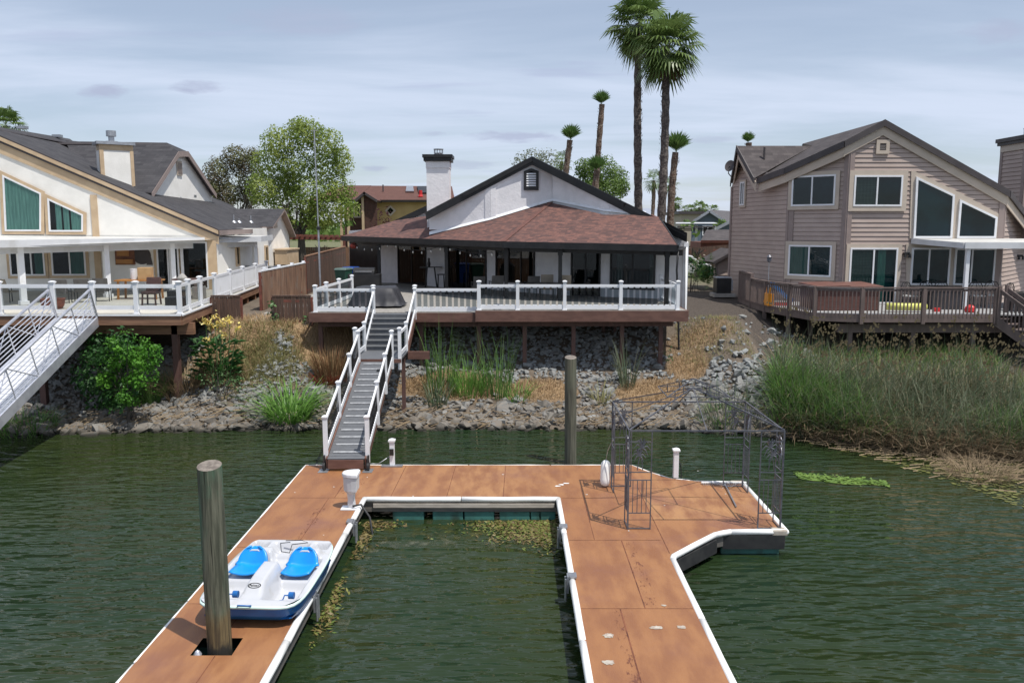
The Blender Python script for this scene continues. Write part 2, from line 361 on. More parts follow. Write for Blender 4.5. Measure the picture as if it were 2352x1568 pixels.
# water: real ripples near the camera, bump for the finest ones
m, t2, b = nt('lagoon_water')
wcol = mixc(t2, ramp(t2, posnoise(t2, .11, 3), .35, .7), (.013, .028, .012), (.025, .035, .010))
t2.links.new(wcol, b.inputs['Base Color']); b.inputs['Roughness'].default_value = .035; b.inputs['IOR'].default_value = 1.333
b.inputs['Specular IOR Level'].default_value = .5
h1 = posnoise(t2, 2.3, 1.5, (.55, 1.35, 1), .45); h2 = posnoise(t2, 5.6, 1.3, (.5, 1.3, 1), .4); h3 = posnoise(t2, .6, 2, (.8, 1.1, 1), .5)
s1 = node(t2, 'ShaderNodeMath', operation='MULTIPLY_ADD'); t2.links.new(h2, s1.inputs[0]); s1.inputs[1].default_value = .40; t2.links.new(h1, s1.inputs[2])
s2 = node(t2, 'ShaderNodeMath', operation='MULTIPLY_ADD'); t2.links.new(h3, s2.inputs[0]); s2.inputs[1].default_value = .5; t2.links.new(s1.outputs[0], s2.inputs[2])
bn = bump(t2, b, s2.outputs[0], 1.0, .25)
calm = t2.nodes.new('ShaderNodeMapRange'); calm.inputs[1].default_value = .3; calm.inputs[2].default_value = .65; calm.inputs[3].default_value = .5; calm.inputs[4].default_value = 1.0
t2.links.new(posnoise(t2, .16, 2, (.6, 1.2, 1)), calm.inputs[0]); t2.links.new(calm.outputs[0], bn.inputs['Strength'])
wm = MB(); wm.face([(-700, -300, 0), (700, -300, 0), (700, 29, 0), (-700, 29, 0)])
wo = wm.build('water', m); tag(wo, kind='structure')
# ---------------------------------------------------------------- floating dock
M['dock'] = mat('rust_orange_deck_paint', (.275, .118, .046), (.228, .096, .041), 1.6, 8, (2.2, .7, 1), rough=.55, attr=(.37, .19, .080), c3=(.19, .082, .058), s3=.8, lo3=.48, hi3=.85, bmp=.25, bscale=22, lo=.34, hi=.68)
M['seam'] = mat('seam_brown', (.07, .022, .014), (.20, .07, .035), 5, rough=.9)  # dark brown joint lines between the dock panels
M['stain'] = mat('purple_wear', (.17, .062, .045), (.22, .08, .048), 7, rough=.7)
m, t, b = nt('purple_wear'); b.inputs['Base Color'].default_value = (.165, .06, .04, 1); b.inputs['Roughness'].default_value = .8
tr_ = t.nodes.new('ShaderNodeBsdfTransparent'); mx_ = t.nodes.new('ShaderNodeMixShader'); t.links.new(ramp(t, posnoise(t, 9, 8, (2, .8, 1), .7), .53, .70), mx_.inputs[0]); t.links.new(tr_.outputs[0], mx_.inputs[1]); t.links.new(b.outputs[0], mx_.inputs[2]); t.links.new(mx_.outputs[0], t.nodes['Material Output'].inputs[0]); M['stain'] = m
M['patch'] = mat('bare_grey_patch', (.42, .39, .33), (.33, .27, .22), 9, rough=.8)
M['rail'] = mat('white_rub_rail', (.82, .82, .80), (.68, .67, .63), 1.4, rough=.4, lo=.5, hi=.8)
M['skirt'] = mat('weathered_skirt', (.15, .135, .115), (.09, .085, .08), 3, rough=.85, stretch=(1, 1, 6), bmp=.2)
M['skirtpale'] = mat('pale_plank', (.48, .43, .37), (.36, .32, .27), 3, rough=.8, stretch=(1, 1, 6))
M['rubber'] = mat('black_rubber', (.016, .016, .018), (.03, .03, .03), 4, rough=.6)
M['float'] = mat('teal_float', (.055, .19, .165), (.04, .12, .10), 3, rough=.6, bmp=.2, c3=(.03, .05, .035), s3=2, lo3=.5, hi3=.7)
ZD = .5
dock = thing('floating_dock', (-1.1, 17.9, 0), 'rust orange painted floating dock with white edges forming a slip', 'dock')
mb = MB()
def panel(x0, x1, y0, y1, a): mb.face([(x0, y0, ZD), (x1, y0, ZD), (x1, y1, ZD), (x0, y1, ZD)], 0, a)
xl, xr = -5.25, -3.32
HX0, HX1, HY0, HY1 = -4.56, -3.97, 11.0, 11.5
for y0, y1, a in ((5, 8.4, .2), (8.4, HY0, .35), (HY1, 12.6, .2), (12.6, 15.0, .3), (15.0, 17.87, .25)):
    panel(xl, -4.1, y0, y1, a); panel(-4.1, xr, y0, y1, a + .1)
panel(xl, HX0, HY0, HY1, .25); panel(HX1, xr, HY0, HY1, .3)
xs = [xl, -3.98, -2.73, -1.47, -.2, 1.05]
for i in range(5): panel(xs[i], xs[i + 1], 17.87, 20.47, (.15, .55, .5, .75, .6)[i])
for y0, y1, a in ((5, 9.2, .25), (9.2, 12.45, .2), (12.45, 15.35, .3)):
    panel(1.05, 1.72, y0, y1, a); panel(1.72, 2.93, y0, y1, a + .08)
panel(1.05, 1.6, 15.35, 17.87, .15); panel(1.6, 2.93, 15.35, 17.87, .22); panel(1.05, 2.93, 17.87, 20.47, .3)
plat = [(2.93, 14.54), (4.16, 15.84), (5.47, 15.87), (5.47, 19.06), (4.41, 19.13), (3.83, 19.34), (3.05, 20.47), (2.93, 20.47)]
mb.face([(2.93, 14.54, ZD), (4.16, 15.84, ZD), (5.47, 15.87, ZD), (5.47, 16.5, ZD), (2.93, 16.5, ZD)], 0, .35)
mb.face([(2.93, 16.5, ZD), (5.47, 16.5, ZD), (5.47, 18.0, ZD), (2.93, 18.0, ZD)], 0, 1)
mb.face([(2.93, 18.0, ZD), (5.47, 18.0, ZD), (5.47, 19.06, ZD), (4.41, 19.13, ZD), (3.83, 19.34, ZD), (3.05, 20.47, ZD), (2.93, 20.47, ZD)], 0, .6)
surf = mb.build('deck_surface', M['dock'], dock)
# seams, stains and patches lie on the surface
mb = MB(); Z1 = ZD + .004
def strip(p, q, w, m=0, z=Z1, md=None):
    p = V((p[0], p[1], z)); q = V((q[0], q[1], z)); n = (q - p).cross(V((0, 0, 1))).normalized() * w / 2
    mb.face([p - n, q - n, q + n, p + n] if True else 0, m)
for y in (8.4, 12.62, 15.0, 17.88): strip((xl + .04, y), (xr - .04, y), .010)
strip((-4.1, 15.05), (-4.1, 17.84), .012); strip((-4.28, 11.52), (-4.24, 12.6), .012); strip((-4.2, 5), (-4.2, 10.98), .012)
for x in xs[1:5]: strip((x, 17.92), (x + .04, 20.42), .012)
for y in (9.2, 12.45, 15.35): strip((1.1, y), (2.88, y), .010)
strip((1.72, 5), (1.72, 12.43), .02); strip((2.12, 12.47), (2.12, 15.33), .016); strip((1.6, 15.37), (1.6, 18.6), .012); strip((2.93, 14.7), (2.93, 18.6), .013); strip((1.12, 17.87), (3.0, 17.87), .01)
strip((2.97, 17.95), (5.4, 17.95), .012); strip((2.97, 16.5), (5.4, 16.5), .008)
mb.build('panel_seam', M['seam'], surf)
mb = MB()
def blot(cx, cy, rx, ry, m, z, n=18, jag=.3):
    q = [];
    for i in range(n):
        k = 1 + jag * (R.random() - .5) * 2; q.append((cx + rx * k * cos(2 * pi * i / n), cy + ry * k * sin(2 * pi * i / n), z))
    mb.face(q, m)
for x, y0, y1, w_ in ((2.24, 12.55, 15.3, .22), (1.66, 9.4, 12.4, .2), (-4.12, 15.3, 17.2, .2)): mb.face([(x - w_ / 2, y0, ZD + .003), (x + w_ / 2, y0, ZD + .003), (x + w_ / 2, y1, ZD + .003), (x - w_ / 2, y1, ZD + .003)])
mb.face([(2.2, 12.47, ZD + .0032), (2.85, 12.47, ZD + .0032), (2.85, 12.56, ZD + .0032), (2.2, 12.56, ZD + .0032)]); mb.face([(-4.0, 18.2, ZD + .003), (-3.5, 18.2, ZD + .003), (-3.5, 19.3, ZD + .003), (-4.0, 19.3, ZD + .003)])
mb.build('purple_wear', M['stain'], surf)
for i, (px, py, rx, ry) in enumerate(((1398, 1459, .085, .07), (1507, 1441, .10, .05), (1565, 1440, .07, .05), (1398, 1521, .09, .065), (1525, 1390, .04, .03))):
    mb = MB(); c = atz(px, py, ZD); blot(c.x, c.y, rx, ry, 0, ZD + .006, 26, .22); blot(c.x + .01, c.y, rx * .5, ry * .45, 1, ZD + .008, 18, .3); mb.build('worn_patch', [M['patch'], M['skirtpale']], surf)
mb = MB()
for px, py in ((1289, 1113), (1300, 1110), (1281, 1116)):
    c = atz(px, py, ZD); blot(c.x, c.y, .07, .035, 0, ZD + .007, 10, .4)
for i in range(34):
    c = V((R.uniform(-5, 5), R.uniform(10.5, 20.2), 0))
    if c.y < 17.9 and -3.35 < c.x < 1.1 or c.x > 2.8 and c.y < 16: continue
    blot(c.x, c.y, .012 + .012 * R.random(), .012 + .01 * R.random(), 0, ZD + .0075, 7, .4)
tag(mb.build('droppings', M['rail'], surf), kind='stuff')
outline = [(-5.25, 5), (-5.25, 20.47), (3.05, 20.47), (3.45, 19.8), (3.83, 19.34), (4.41, 19.13), (5.47, 19.06), (5.47, 15.87), (4.36, 15.87), (4.0, 15.7), (2.98, 14.62), (2.93, 14.45), (2.93, 5), (1.05, 5), (1.05, 17.87), (-3.32, 17.87), (-3.32, 5)]
def offs(poly, d):
    out = []; n = len(poly)
    for i in range(n):
        p = V(poly[i]); a = (p - V(poly[i - 1])).normalized(); b = (V(poly[(i + 1) % n]) - p).normalized()
        na = V((-a.y, a.x)); nb = V((-b.y, b.x)); k = (na + nb); k = k / max(.3, k.dot(na)) if k.length > 1e-6 else na
        out.append(p + k * d)
    return out
mb = MB(); ol = offs(outline, -.03)     # outline runs clockwise, so the left side of each edge is outside
test = offs(outline, .03)
sgn = 1
def ring(d, z0, z1, m, mbx):
    o1 = offs(outline, d); n = len(o1)
    for i in range(n):
        j = (i + 1) % n; p, q = o1[i], o1[j]
        mbx.face([(p.x, p.y, z0), (q.x, q.y, z0), (q.x, q.y, z1), (p.x, p.y, z1)], m)
ring(.0, .20, .44, 0, mb)
ring(-.05, .20, .44, 0, mb)
mb.build('skirt', M['skirt'], dock)
mb = MB(); ro = offs(outline, .012); k = len(ro)
for i in range(k):
    j = (i + 1) % k; p, q = ro[i], ro[j]; back = min(p.y, q.y) > 18.9
    r_ = .030 if (back or p.x < -5.2 and q.x < -5.2) else .058
    L = (q - p).length; cnt = max(1, int(L / 1.9)) if L > 1.5 else 1
    for c in range(cnt):
        a0 = p.lerp(q, c / cnt + (.002 if c else 0)); a1 = p.lerp(q, (c + 1) / cnt - (.002 if c < cnt - 1 else 0))
        n_ = 2 if cnt == 1 else 4; pts = [V((*a0.lerp(a1, e / n_), .475 + .005 * sin(e * 2.1 + c))) for e in range(n_ + 1)]
        mb.pipe(pts, r_, 10)
    mb.lathe((p.x, p.y, .475 - r_), [(.001, 0), (r_ * .7, r_ * .3), (r_, r_), (r_ * .7, r_ * 1.7), (.001, r_ * 2)], 10)
mb.build('rub_rail', M['rail'], dock, smooth=True)
mb = MB(); mb.bb(-3.1, .95, 17.80, 17.866, .3, .39, 1); mb.bb(-3.3, 1.03, 17.83, 17.866, .20, .29, 0)
mb.build('slip_plank', [M['skirt'], M['skirtpale']], dock)
mb = MB(); mb.prism([(2.99, 14.60, .13), (2.99, 14.60, .40), (4.02, 15.66, .40), (4.02, 15.66, .13)], (.03, -.03, 0), 0); mb.bb(4.2, 5.44, 15.80, 15.84, .14, .42, 0)
mb.build('black_skirting', M['rubber'], dock)
for y0, y1 in ((15.80, 16.0), (18.95, 19.1)): mb = MB(); mb.bb(5.19, 5.5, y0, y1, .40, .53); mb.build('corner_cap', M['patch'], dock, bevel=.03)
def flt(x0, x1, y0, y1):
    b = MB(); b.bb(x0, x1, y0, y1, -.25, .19); b.build('float', M['float'], dock, bevel=.02)
for x0, x1 in ((-2.68, -1.98), (-1.78, -1.10), (-1.07, -.40), (-.28, .40), (.42, .62), (.64, .98)): flt(x0, x1, 17.86, 18.7)
for y in (6, 8.2, 10.4, 12.6, 14.8, 16.6): flt(-5.1, -3.5, y - .8, y + .6)
for y in (6, 8.2, 10.4, 12.4): flt(1.25, 2.75, y - .8, y + .7)
flt(4.2, 5.38, 15.92, 17.2); flt(1.3, 2.7, 15.0, 17.5); flt(4.2, 5.3, 17.6, 18.9); flt(-5.1, -3.4, 18.4, 20.3); flt(1.2, 2.8, 18.4, 20.2)
for x, y, s in ((1.05, 16.0, 1), (1.05, 13.62, 1), (-3.32, 16.3, -1), (-3.32, 12.9, -1)):
    b = MB(); b.box((x - .0 * s, y, .545), (.13, .19, .03)); b.box((x - .085 * s, y, .40), (.03, .17, .3)); b.tube((x - .12 * s, y - .06, .1), (x - .12 * s, y - .06, .5), .02)
    b.tube((x - .12 * s, y + .06, .1), (x - .12 * s, y + .06, .5), .02); b.build('mooring_bracket', M['steel'], dock)
# ---------------------------------------------------------------- wooden piles
def pilemat(name, top):
    m, t, b = nt(name); n1 = ramp(t, posnoise(t, 4, 6, (5, 5, .35)), .35, .65); col = mixc(t, n1, (.15, .155, .115), (.06, .066, .048))
    col = mixc(t, ramp(t, posnoise(t, 1.4, 4, (1.6, 1.6, .5)), .47, .64), col, (.085, .16, .105))
    g = t.nodes.new('ShaderNodeNewGeometry'); sp = t.nodes.new('ShaderNodeSeparateXYZ'); t.links.new(g.outputs['Position'], sp.inputs[0])
    z = node(t, 'ShaderNodeMath', operation='MULTIPLY_ADD'); t.links.new(posnoise(t, 5, 4, (1, 1, .6)), z.inputs[0]); z.inputs[1].default_value = .7; t.links.new(sp.outputs[2], z.inputs[2])
    col = mixc(t, ramp(t, z.outputs[0], 1.55, 1.25), col, mixc(t, n1, (.16, .125, .065), (.07, .055, .035)))
    col = mixc(t, ramp(t, z.outputs[0], 1.02, .86), col, (.035, .032, .027))
    col = mixc(t, ramp(t, posnoise(t, 7, 3, (6, 6, .16), .4), .63, .70), col, (.022, .024, .018))
    col = mixc(t, ramp(t, posnoise(t, 3.1, 2, (1.2, 1.2, 1)), .70, .76), col, (.05, .045, .03))
    t.links.new(col, b.inputs['Base Color']); b.inputs['Roughness'].default_value = .85; b.inputs['Specular IOR Level'].default_value = .2
    bump(t, b, posnoise(t, 9, 6, (5, 5, .25)), .7, .03); return m
M['pile'] = pilemat('weathered_pile', 3.2)
M['pilegrey'] = mat('grey_pile', (.135, .13, .095), (.07, .068, .05), 4, stretch=(5, 5, .3), rough=.9, bmp=.6, c3=(.11, .125, .085), s3=.9, lo3=.5, hi3=.8)
M['endgrain'] = mat('pile_end_grain', (.22, .19, .16), (.12, .10, .085), 14, rough=.9, bmp=.4)
def pile(x, y, z0, z1, r, tilt, label, mt='pile'):
    mb = MB(); pts = []; rs = []
    for i in range(13):
        u = i / 12; pts.append(V((x + tilt * u, y, z0 + (z1 - z0) * u))); rs.append(r * (1.03 - .06 * u + .02 * noise.noise(V((0, u * 5, x)))))
    n = 22; vs = []; fs = []
    for i, p in enumerate(pts):
        for j in range(n):
            a = 2 * pi * j / n; k = rs[i] * (1 + .025 * noise.noise(V((cos(a) * 2, sin(a) * 2, i * .25))))
            vs.append(p + V((cos(a) * k, sin(a) * k, (.035 * -sin(a) * -1 if i == 12 else 0))))
    for i in range(12):
        for j in range(n): fs.append((i * n + j, i * n + (j + 1) % n, (i + 1) * n + (j + 1) % n, (i + 1) * n + j))
    mb.mesh(vs, fs, 0)
    o = mb.build('pile', M[mt], smooth=True); tag(o, label, 'pile')
    e = MB(); top = vs[-n:]; c = sum(top, V()) / n
    for j in range(n): e.face([top[j], top[(j + 1) % n], c + V((0, 0, .01))])
    e.build('pile_top', M['endgrain'], o)
    return o
pile(-4.21, 11.24, -1.5, 3.2, .172, -.03, 'thick greenish wooden pile rising through the dock finger beside the pedal boat')
pile(1.64, 22.3, -2, 2.99, .165, -.04, 'dark grey wooden pile standing in the water behind the dock', 'pilegrey')
b = MB(); b.lathe((-4.50, 11.12, .30), [(.001, 0), (.05, .02), (.06, .15), (.03, .2), (.001, .22)], 10); o = b.build('bottle', M['alu']); tag(o, 'clear plastic bottle lying in the pile hole of the dock', 'bottle')
# ---------------------------------------------------------------- white dock posts, power pedestal, fender, rake
def dock_post(x, y, h, label, plate):
    r = thing('mooring_post', (x, y, ZD), label, 'post')
    b = MB(); b.bb(x - .06, x + .06, y - .06, y + .06, ZD + .02, ZD + h); b.build('post', M['white'], r, bevel=.008)
    b = MB(); b.bb(x - .085, x + .085, y - .085, y + .085, ZD + h - .02, ZD + h + .02); b.hexa([V((x + i * .085, y + j * .085, ZD + h + .02)) for i, j in ((-1, -1), (1, -1), (1, 1), (-1, 1))], [V((x + i * .02, y + j * .02, ZD + h + .055)) for i, j in ((-1, -1), (1, -1), (1, 1), (-1, 1))]); b.build('post_cap', M['white'], r)
    if plate:
        b = MB(); b.bb(x - .27, x + .27, y - .14, y + .02, ZD + .005, ZD + .035); b.build('base_plate', M['steel'], r)
        b = MB(); b.bb(x - .05, x + .05, y - .11, y - .06, ZD + .3, ZD + .46); b.build('outlet_box', M['black'], r)
        b = MB(); b.pipe([(x - .06, y, ZD + .25), (x - .35, y - .02, ZD + .06), (x - .6, y - .02, ZD + .06), (-3.65, 20.3, ZD + .35)], .012, 6); b.build('cable', M['steel'], r, smooth=True)
    else:
        b = MB(); b.pipe([(x + .06, y, ZD + .45), (x + .13, y + .05, ZD + .3), (x + .15, y + .05, ZD + .05), (x + .12, y, ZD - .1)], .014, 6); b.build('cable', M['black'], r, smooth=True)
dock_post(-3.04, 20.40, .66, 'short white post with black outlet box on the dock edge near the gangway', True)
dock_post(3.95, 19.35, .70, 'short white post at the dock edge behind the iron gazebo frame', False)
px0, py0 = -3.47, 17.2
r = thing('power_pedestal', (px0, py0, ZD), 'white plastic dock power pedestal with a rounded head at the slip corner', 'power pedestal')
def dsec(z, w, d, m=9):
    """D-shaped section, flat side towards +x"""
    return [V((px0 + w * .5, py0 + d, z)), V((px0 + w * .5, py0 - d, z))] + [V((px0 + w * .5 - w * sin(pi * i / m), py0 - d * cos(pi * i / m), z)) for i in range(1, m)]
def loft(b, secs):
    n = len(secs[0]); vs = [p for s_ in secs for p in s_]; fs = [tuple(range(n))[::-1], tuple(range((len(secs) - 1) * n, len(secs) * n))]
    for i in range(len(secs) - 1):
        for j in range(n): fs.append((i * n + j, i * n + (j + 1) % n, (i + 1) * n + (j + 1) % n, (i + 1) * n + j))
    b.mesh(vs, fs)
b = MB(); loft(b, [dsec(ZD + .03, .16, .11), dsec(ZD + .2, .14, .10), dsec(ZD + .34, .17, .12), dsec(ZD + .40, .28, .17)]); b.build('stem', M['whitemetal'], r, smooth=False, bevel=.01)
b = MB(); loft(b, [dsec(ZD + .40, .30, .18), dsec(ZD + .72, .32, .19)]); b.build('head', M['whitemetal'], r, bevel=.012)
b = MB(); loft(b, [dsec(ZD + .72, .36, .21), dsec(ZD + .79, .36, .21), dsec(ZD + .82, .30, .17)]); b.build('lid', M['white'], r, bevel=.012)
b = MB(); b.bb(px0 - .2, px0 + .2, py0 - .16, py0 + .1, ZD + .005, ZD + .03); b.build('base_plate', M['white'], r)
b = MB(); b.pipe([(px0 + .05, py0 - .11, ZD + .08), (px0 + .22, py0 - .05, ZD + .1), (px0 + .42, py0 - .15, .35), (px0 + .5, py0 - .3, .0), (px0 + .5, py0 - .4, -.3)], .025, 8); b.build('power_cable', M['rubber'], r, smooth=True)
# fender
fc = atz(1389, 1118, ZD)
r = thing('fender', (fc.x, fc.y, ZD), 'white inflatable boat fender hanging against the gazebo leg', 'fender')
ax = V((.03, .10, .60)); p0 = V((fc.x, fc.y, ZD + .02)); b = MB()
prof = [(0, .03), (.04, .075), (.12, .105), (.25, .115), (.75, .115), (.88, .105), (.96, .075), (1, .03)]
b.pipe([p0 + ax * u for u, q in prof], [q for u, q in prof], 16); b.build('fender_body', M['rail'], r, smooth=True)
b = MB(); b.pipe([p0 + ax, p0 + ax + V((.05, .1, .2)), V((2.33, 18.66, 1.62))], .010, 6); b.build('fender_rope', M['patch'], r, smooth=True)
# weed rake
r = thing('weed_rake', (4.9, 18.7, ZD), 'long handled white weed rake lying across the dock under the gazebo', 'rake')
a, c = atz(1606, 1101, ZD + .04), atz(1708, 1101, ZD + .04)
a.y = c.y = 18.88; b = MB(); b.beam(a, c, .05, .035); b.build('rake_head', M['rail'], r)
b = MB()
for i in range(24):
    q = a.lerp(c, (i + .5) / 24); b.tube(q + V((0, -.02, 0)), q + V((.01, -.16, -.025)), .006, .004, 5)
b.build('tines', M['steel'], r)
h0 = a.lerp(c, .5); h1 = atz(1691, 1163, ZD + .03); b = MB(); b.tube(h0 + V((0, -.02, .01)), h1, .016, .018, 8); b.tube(h0 + V((-.35, -.02, .01)), h0 + V((.08, -.35, .012)), .008, .008, 6); b.tube(h0 + V((.35, -.02, .01)), h0 + V((.08, -.35, .012)), .008, .008, 6); b.build('handle', M['steel'], r)
# ---------------------------------------------------------------- gazebo frame
GX0, GX1, GY0, GY1, GT = 2.32, 5.38, 15.94, 18.68, 2.02
gz = thing('gazebo_frame', ((GX0 + GX1) / 2, (GY0 + GY1) / 2, ZD), 'bare dark iron gazebo frame with scroll panels on the dock platform', 'gazebo')
T = ZD + GT
def palm_orn(b, o, u, w):
    """flat wrought palm: trunks and drooping fronds in the panel that starts at o along u"""
    u = V(u); P = lambda x, z: o + u * (x * w) + V((0, 0, z))
    for x0, x1 in ((.38, .58), (.62, .45)):
        b.pipe([P(x0, 1.22), P(x0 + (x1 - x0) * .2, 1.38), P(x0 + (x1 - x0) * .7, 1.55), P(x1, 1.68 if x1 > .5 else 1.52)], .010, 5)
    for cx_, cz_, sc in ((.58, 1.68, 1), (.45, 1.52, .75)):
        for dx, dz in ((-.42, .02), (-.34, .13), (-.14, .17), (.16, .16), (.34, .10), (.40, -.02), (-.30, -.10), (.26, -.12)):
            b.pipe([P(cx_, cz_), P(cx_ + dx * .5 * sc, cz_ + (dz * .8 + .05) * sc), P(cx_ + dx * sc, cz_ + (dz - .05) * sc)], [.014, .016, .004], 5)
for cx_, sx_ in ((GX0, 1), (GX1, -1)):
    for cy_, sy_ in ((GY0, 1), (GY1, -1)):
        b = MB(); o = V((cx_, cy_, ZD))
        b.beam(o, o + V((0, 0, GT)), .034, .034)
        for u in (V((sx_, 0, 0)), V((0, sy_, 0))):
            wd = .45; e = o + u * wd
            b.beam(e, e + V((0, 0, GT)), .022, .022)
            for z in (.02, .34, 1.02, 1.18, 1.80):
                b.beam(o + V((0, 0, z)), e + V((0, 0, z)), .018, .018)
            for k in range(1, 5): b.beam(o + u * (wd * k / 5) + V((0, 0, .34)), o + u * (wd * k / 5) + V((0, 0, 1.02)), .014, .014)
        leg = b.build('corner_post', M['gunmetal'], gz)
        b = MB()
        for u in (V((sx_, 0, 0)), V((0, sy_, 0))): palm_orn(b, o, u, .45)
        b.build('palm_ornament', M['gunmetal'], leg)
b = MB(); cs = [V((GX0, GY0, T)), V((GX1, GY0, T)), V((GX1, GY1, T)), V((GX0, GY1, T))]
for i in range(4): b.beam(cs[i], cs[(i + 1) % 4], .028, .028)
b.build('top_frame', M['gunmetal'], gz)
ap = V(((GX0 + GX1) / 2, (GY0 + GY1) / 2, 3.12)); b = MB()
for c in cs: b.beam(c + V((0, 0, .02)), ap, .022, .022)
for i in range(4): b.beam((cs[i] + cs[(i + 1) % 4]) / 2, ap, .016, .016)
b.build('roof_bars', M['gunmetal'], gz)
b = MB(); ap2 = ap + V((0, 0, .20)); es = []
for c in cs:
    e = ap.lerp(c, .42) + V((0, 0, .17)); es.append(e); b.beam(ap2, e, .018, .018)
    for k in (.16, .30): q = ap.lerp(c, k * 1.0); b.beam(q, q + V((0, 0, .19)), .016, .016)
for i in range(4): b.beam(es[i], es[(i + 1) % 4], .016, .016)
b.build('cupola_bars', M['gunmetal'], gz)
# ---------------------------------------------------------------- pedal boat
M['boatwhite'] = mat('white_gelcoat', (.50, .51, .535), (.455, .465, .485), 2, rough=.3, c3=(.40, .39, .365), s3=3.5, lo3=.56, hi3=.8)
M['boatblue'] = mat('blue_hull_plastic', (.010, .13, .40), (.01, .105, .33), 3, rough=.35)
M['seatblue'] = mat('bright_blue_seat', (.006, .27, .72), (.006, .24, .66), 4, rough=.3)
M['boattrim'] = mat('pale_green_gunwale', (.62, .80, .74), (.55, .72, .68), 4, rough=.4)
M['rope'] = mat('dark_cord', (.03, .035, .045), rough=.8)
bx, by, brz = -3.95, 12.98, radians(-3)
boat = thing('pedal_boat', (bx, by, ZD), 'white and blue two seat pedal boat resting on the dock finger', 'pedal boat')
cb, sb = cos(brz), sin(brz)
def bp(u, v, z):
    """boat coordinates: u across, v from bow (-) to stern (+)"""
    return V((bx + u * cb - v * sb, by + u * sb + v * cb, ZD + z))
BL, BW = 1.22, .81
def halfw(v): return BW * (1 - .10 * max(0, v / BL) ** 2 - .04 * max(0, -v / BL) ** 3)
def sq(x, y, p=7):
    """square to rounded rectangle"""
    r_ = max(abs(x), abs(y))
    if r_ < 1e-6: return 0, 0
    n_ = (abs(x / r_) ** p + abs(y / r_) ** p) ** (-1 / p); return x * n_, y * n_
def sm(a, b_, x):
    if a == b_: return 1.0 if x > a else 0.0
    t_ = min(1, max(0, (x - a) / (b_ - a))); return t_ * t_ * (3 - 2 * t_)
def bumpf(x, a, b_, c, d): return sm(a, b_, x) * (1 - sm(c, d, x))
def deckh(u, v):
    au = abs(u); z = .44 + .04 * (v / BL)
    foot = bumpf(au, .16, .24, .66, .73) * bumpf(v, -1.06, -.96, -.30, -.16); z -= .27 * foot
    seat = bumpf(au, .14, .2, .68, .74) * bumpf(v, -.30, -.2, .36, .44); z -= .12 * seat
    cons = bumpf(au, -1, -.9, .10, .19) * bumpf(v, -1.06, -.7, -.05, .05); z += .15 * cons * (1 - .35 * sm(-.4, -1.05, v))
    mid = (1 - sm(.1, .17, au)) * bumpf(v, -.02, .06, .5, .56); z -= .10 * mid
    back = bumpf(v, .40, .47, .60, .72) * bumpf(au, .12, .2, .6, .72); z += .11 * back
    rear = (1 - sm(.24 - .1 * (v - .6), .36, au)) * bumpf(v, .60, .68, 1.02, 1.1); z -= .19 * rear
    well = bumpf(au, .38, .46, .64, .70) * bumpf(v, .78, .86, 1.02, 1.09); z -= .20 * well
    edge = max(au / halfw(v), abs(v) / BL); z -= .025 * sm(.93, 1.0, edge)
    return z
NU, NV = 64, 88; b = MB(); vs = []
for j in range(NV + 1):
    for i in range(NU + 1):
        x, y = sq(2 * i / NU - 1, 2 * j / NV - 1); v = y * BL; u = x * halfw(v); vs.append(bp(u, v, deckh(u, v)))
fs = [(j * (NU + 1) + i, j * (NU + 1) + i + 1, (j + 1) * (NU + 1) + i + 1, (j + 1) * (NU + 1) + i) for j in range(NV) for i in range(NU)]
b.mesh(vs, fs); b.build('deck_shell', M['boatwhite'], boat, smooth=True)
def brim(s, z, n=72):
    o = []
    for k in range(n):
        a = 2 * pi * k / n; x, y = cos(a), sin(a); m_ = max(abs(x), abs(y)); x, y = sq(x / m_, y / m_); v = y * BL * s; o.append(bp(x * halfw(y * BL) * s, v, z + .04 * y))
    return o
b = MB(); n = 72; rings = [brim(1.0, .415), brim(1.022, .405), brim(1.022, .375), brim(.985, .365)]
for a_, c_ in zip(rings, rings[1:]):
    for k in range(n): b.face([a_[k], a_[(k + 1) % n], c_[(k + 1) % n], c_[k]])
b.build('gunwale', M['boattrim'], boat, smooth=True)
b = MB(); vs = []
rings = [brim(.985, .37), brim(.96, .24), brim(.90, .14)]
for a_, c_ in zip(rings, rings[1:]):
    for k in range(n): b.face([c_[k], c_[(k + 1) % n], a_[(k + 1) % n], a_[k]])
b.face(rings[-1][::-1])
for s in (-1, 1):          # two pontoons
    secs = []
    for k in range(11):
        v = -1.1 + 2.2 * k / 10; e = 1 - abs(v / 1.16) ** 4; w_ = .20 + .06 * e; h_ = .145 * e + .01; c_ = s * .47
        secs.append([bp(c_ + w_ * cos(a) , v, .155 - h_ * max(0, sin(a)) ** .6 if sin(a) > 0 else .16) for a in [pi * q / 8 for q in range(9)]])
    for a_, c_ in zip(secs, secs[1:]):
        for q in range(8): b.face([a_[q], a_[q + 1], c_[q + 1], c_[q]])
    b.face(secs[0]); b.face(secs[-1][::-1])
b.build('hull', M['boatblue'], boat, smooth=True)
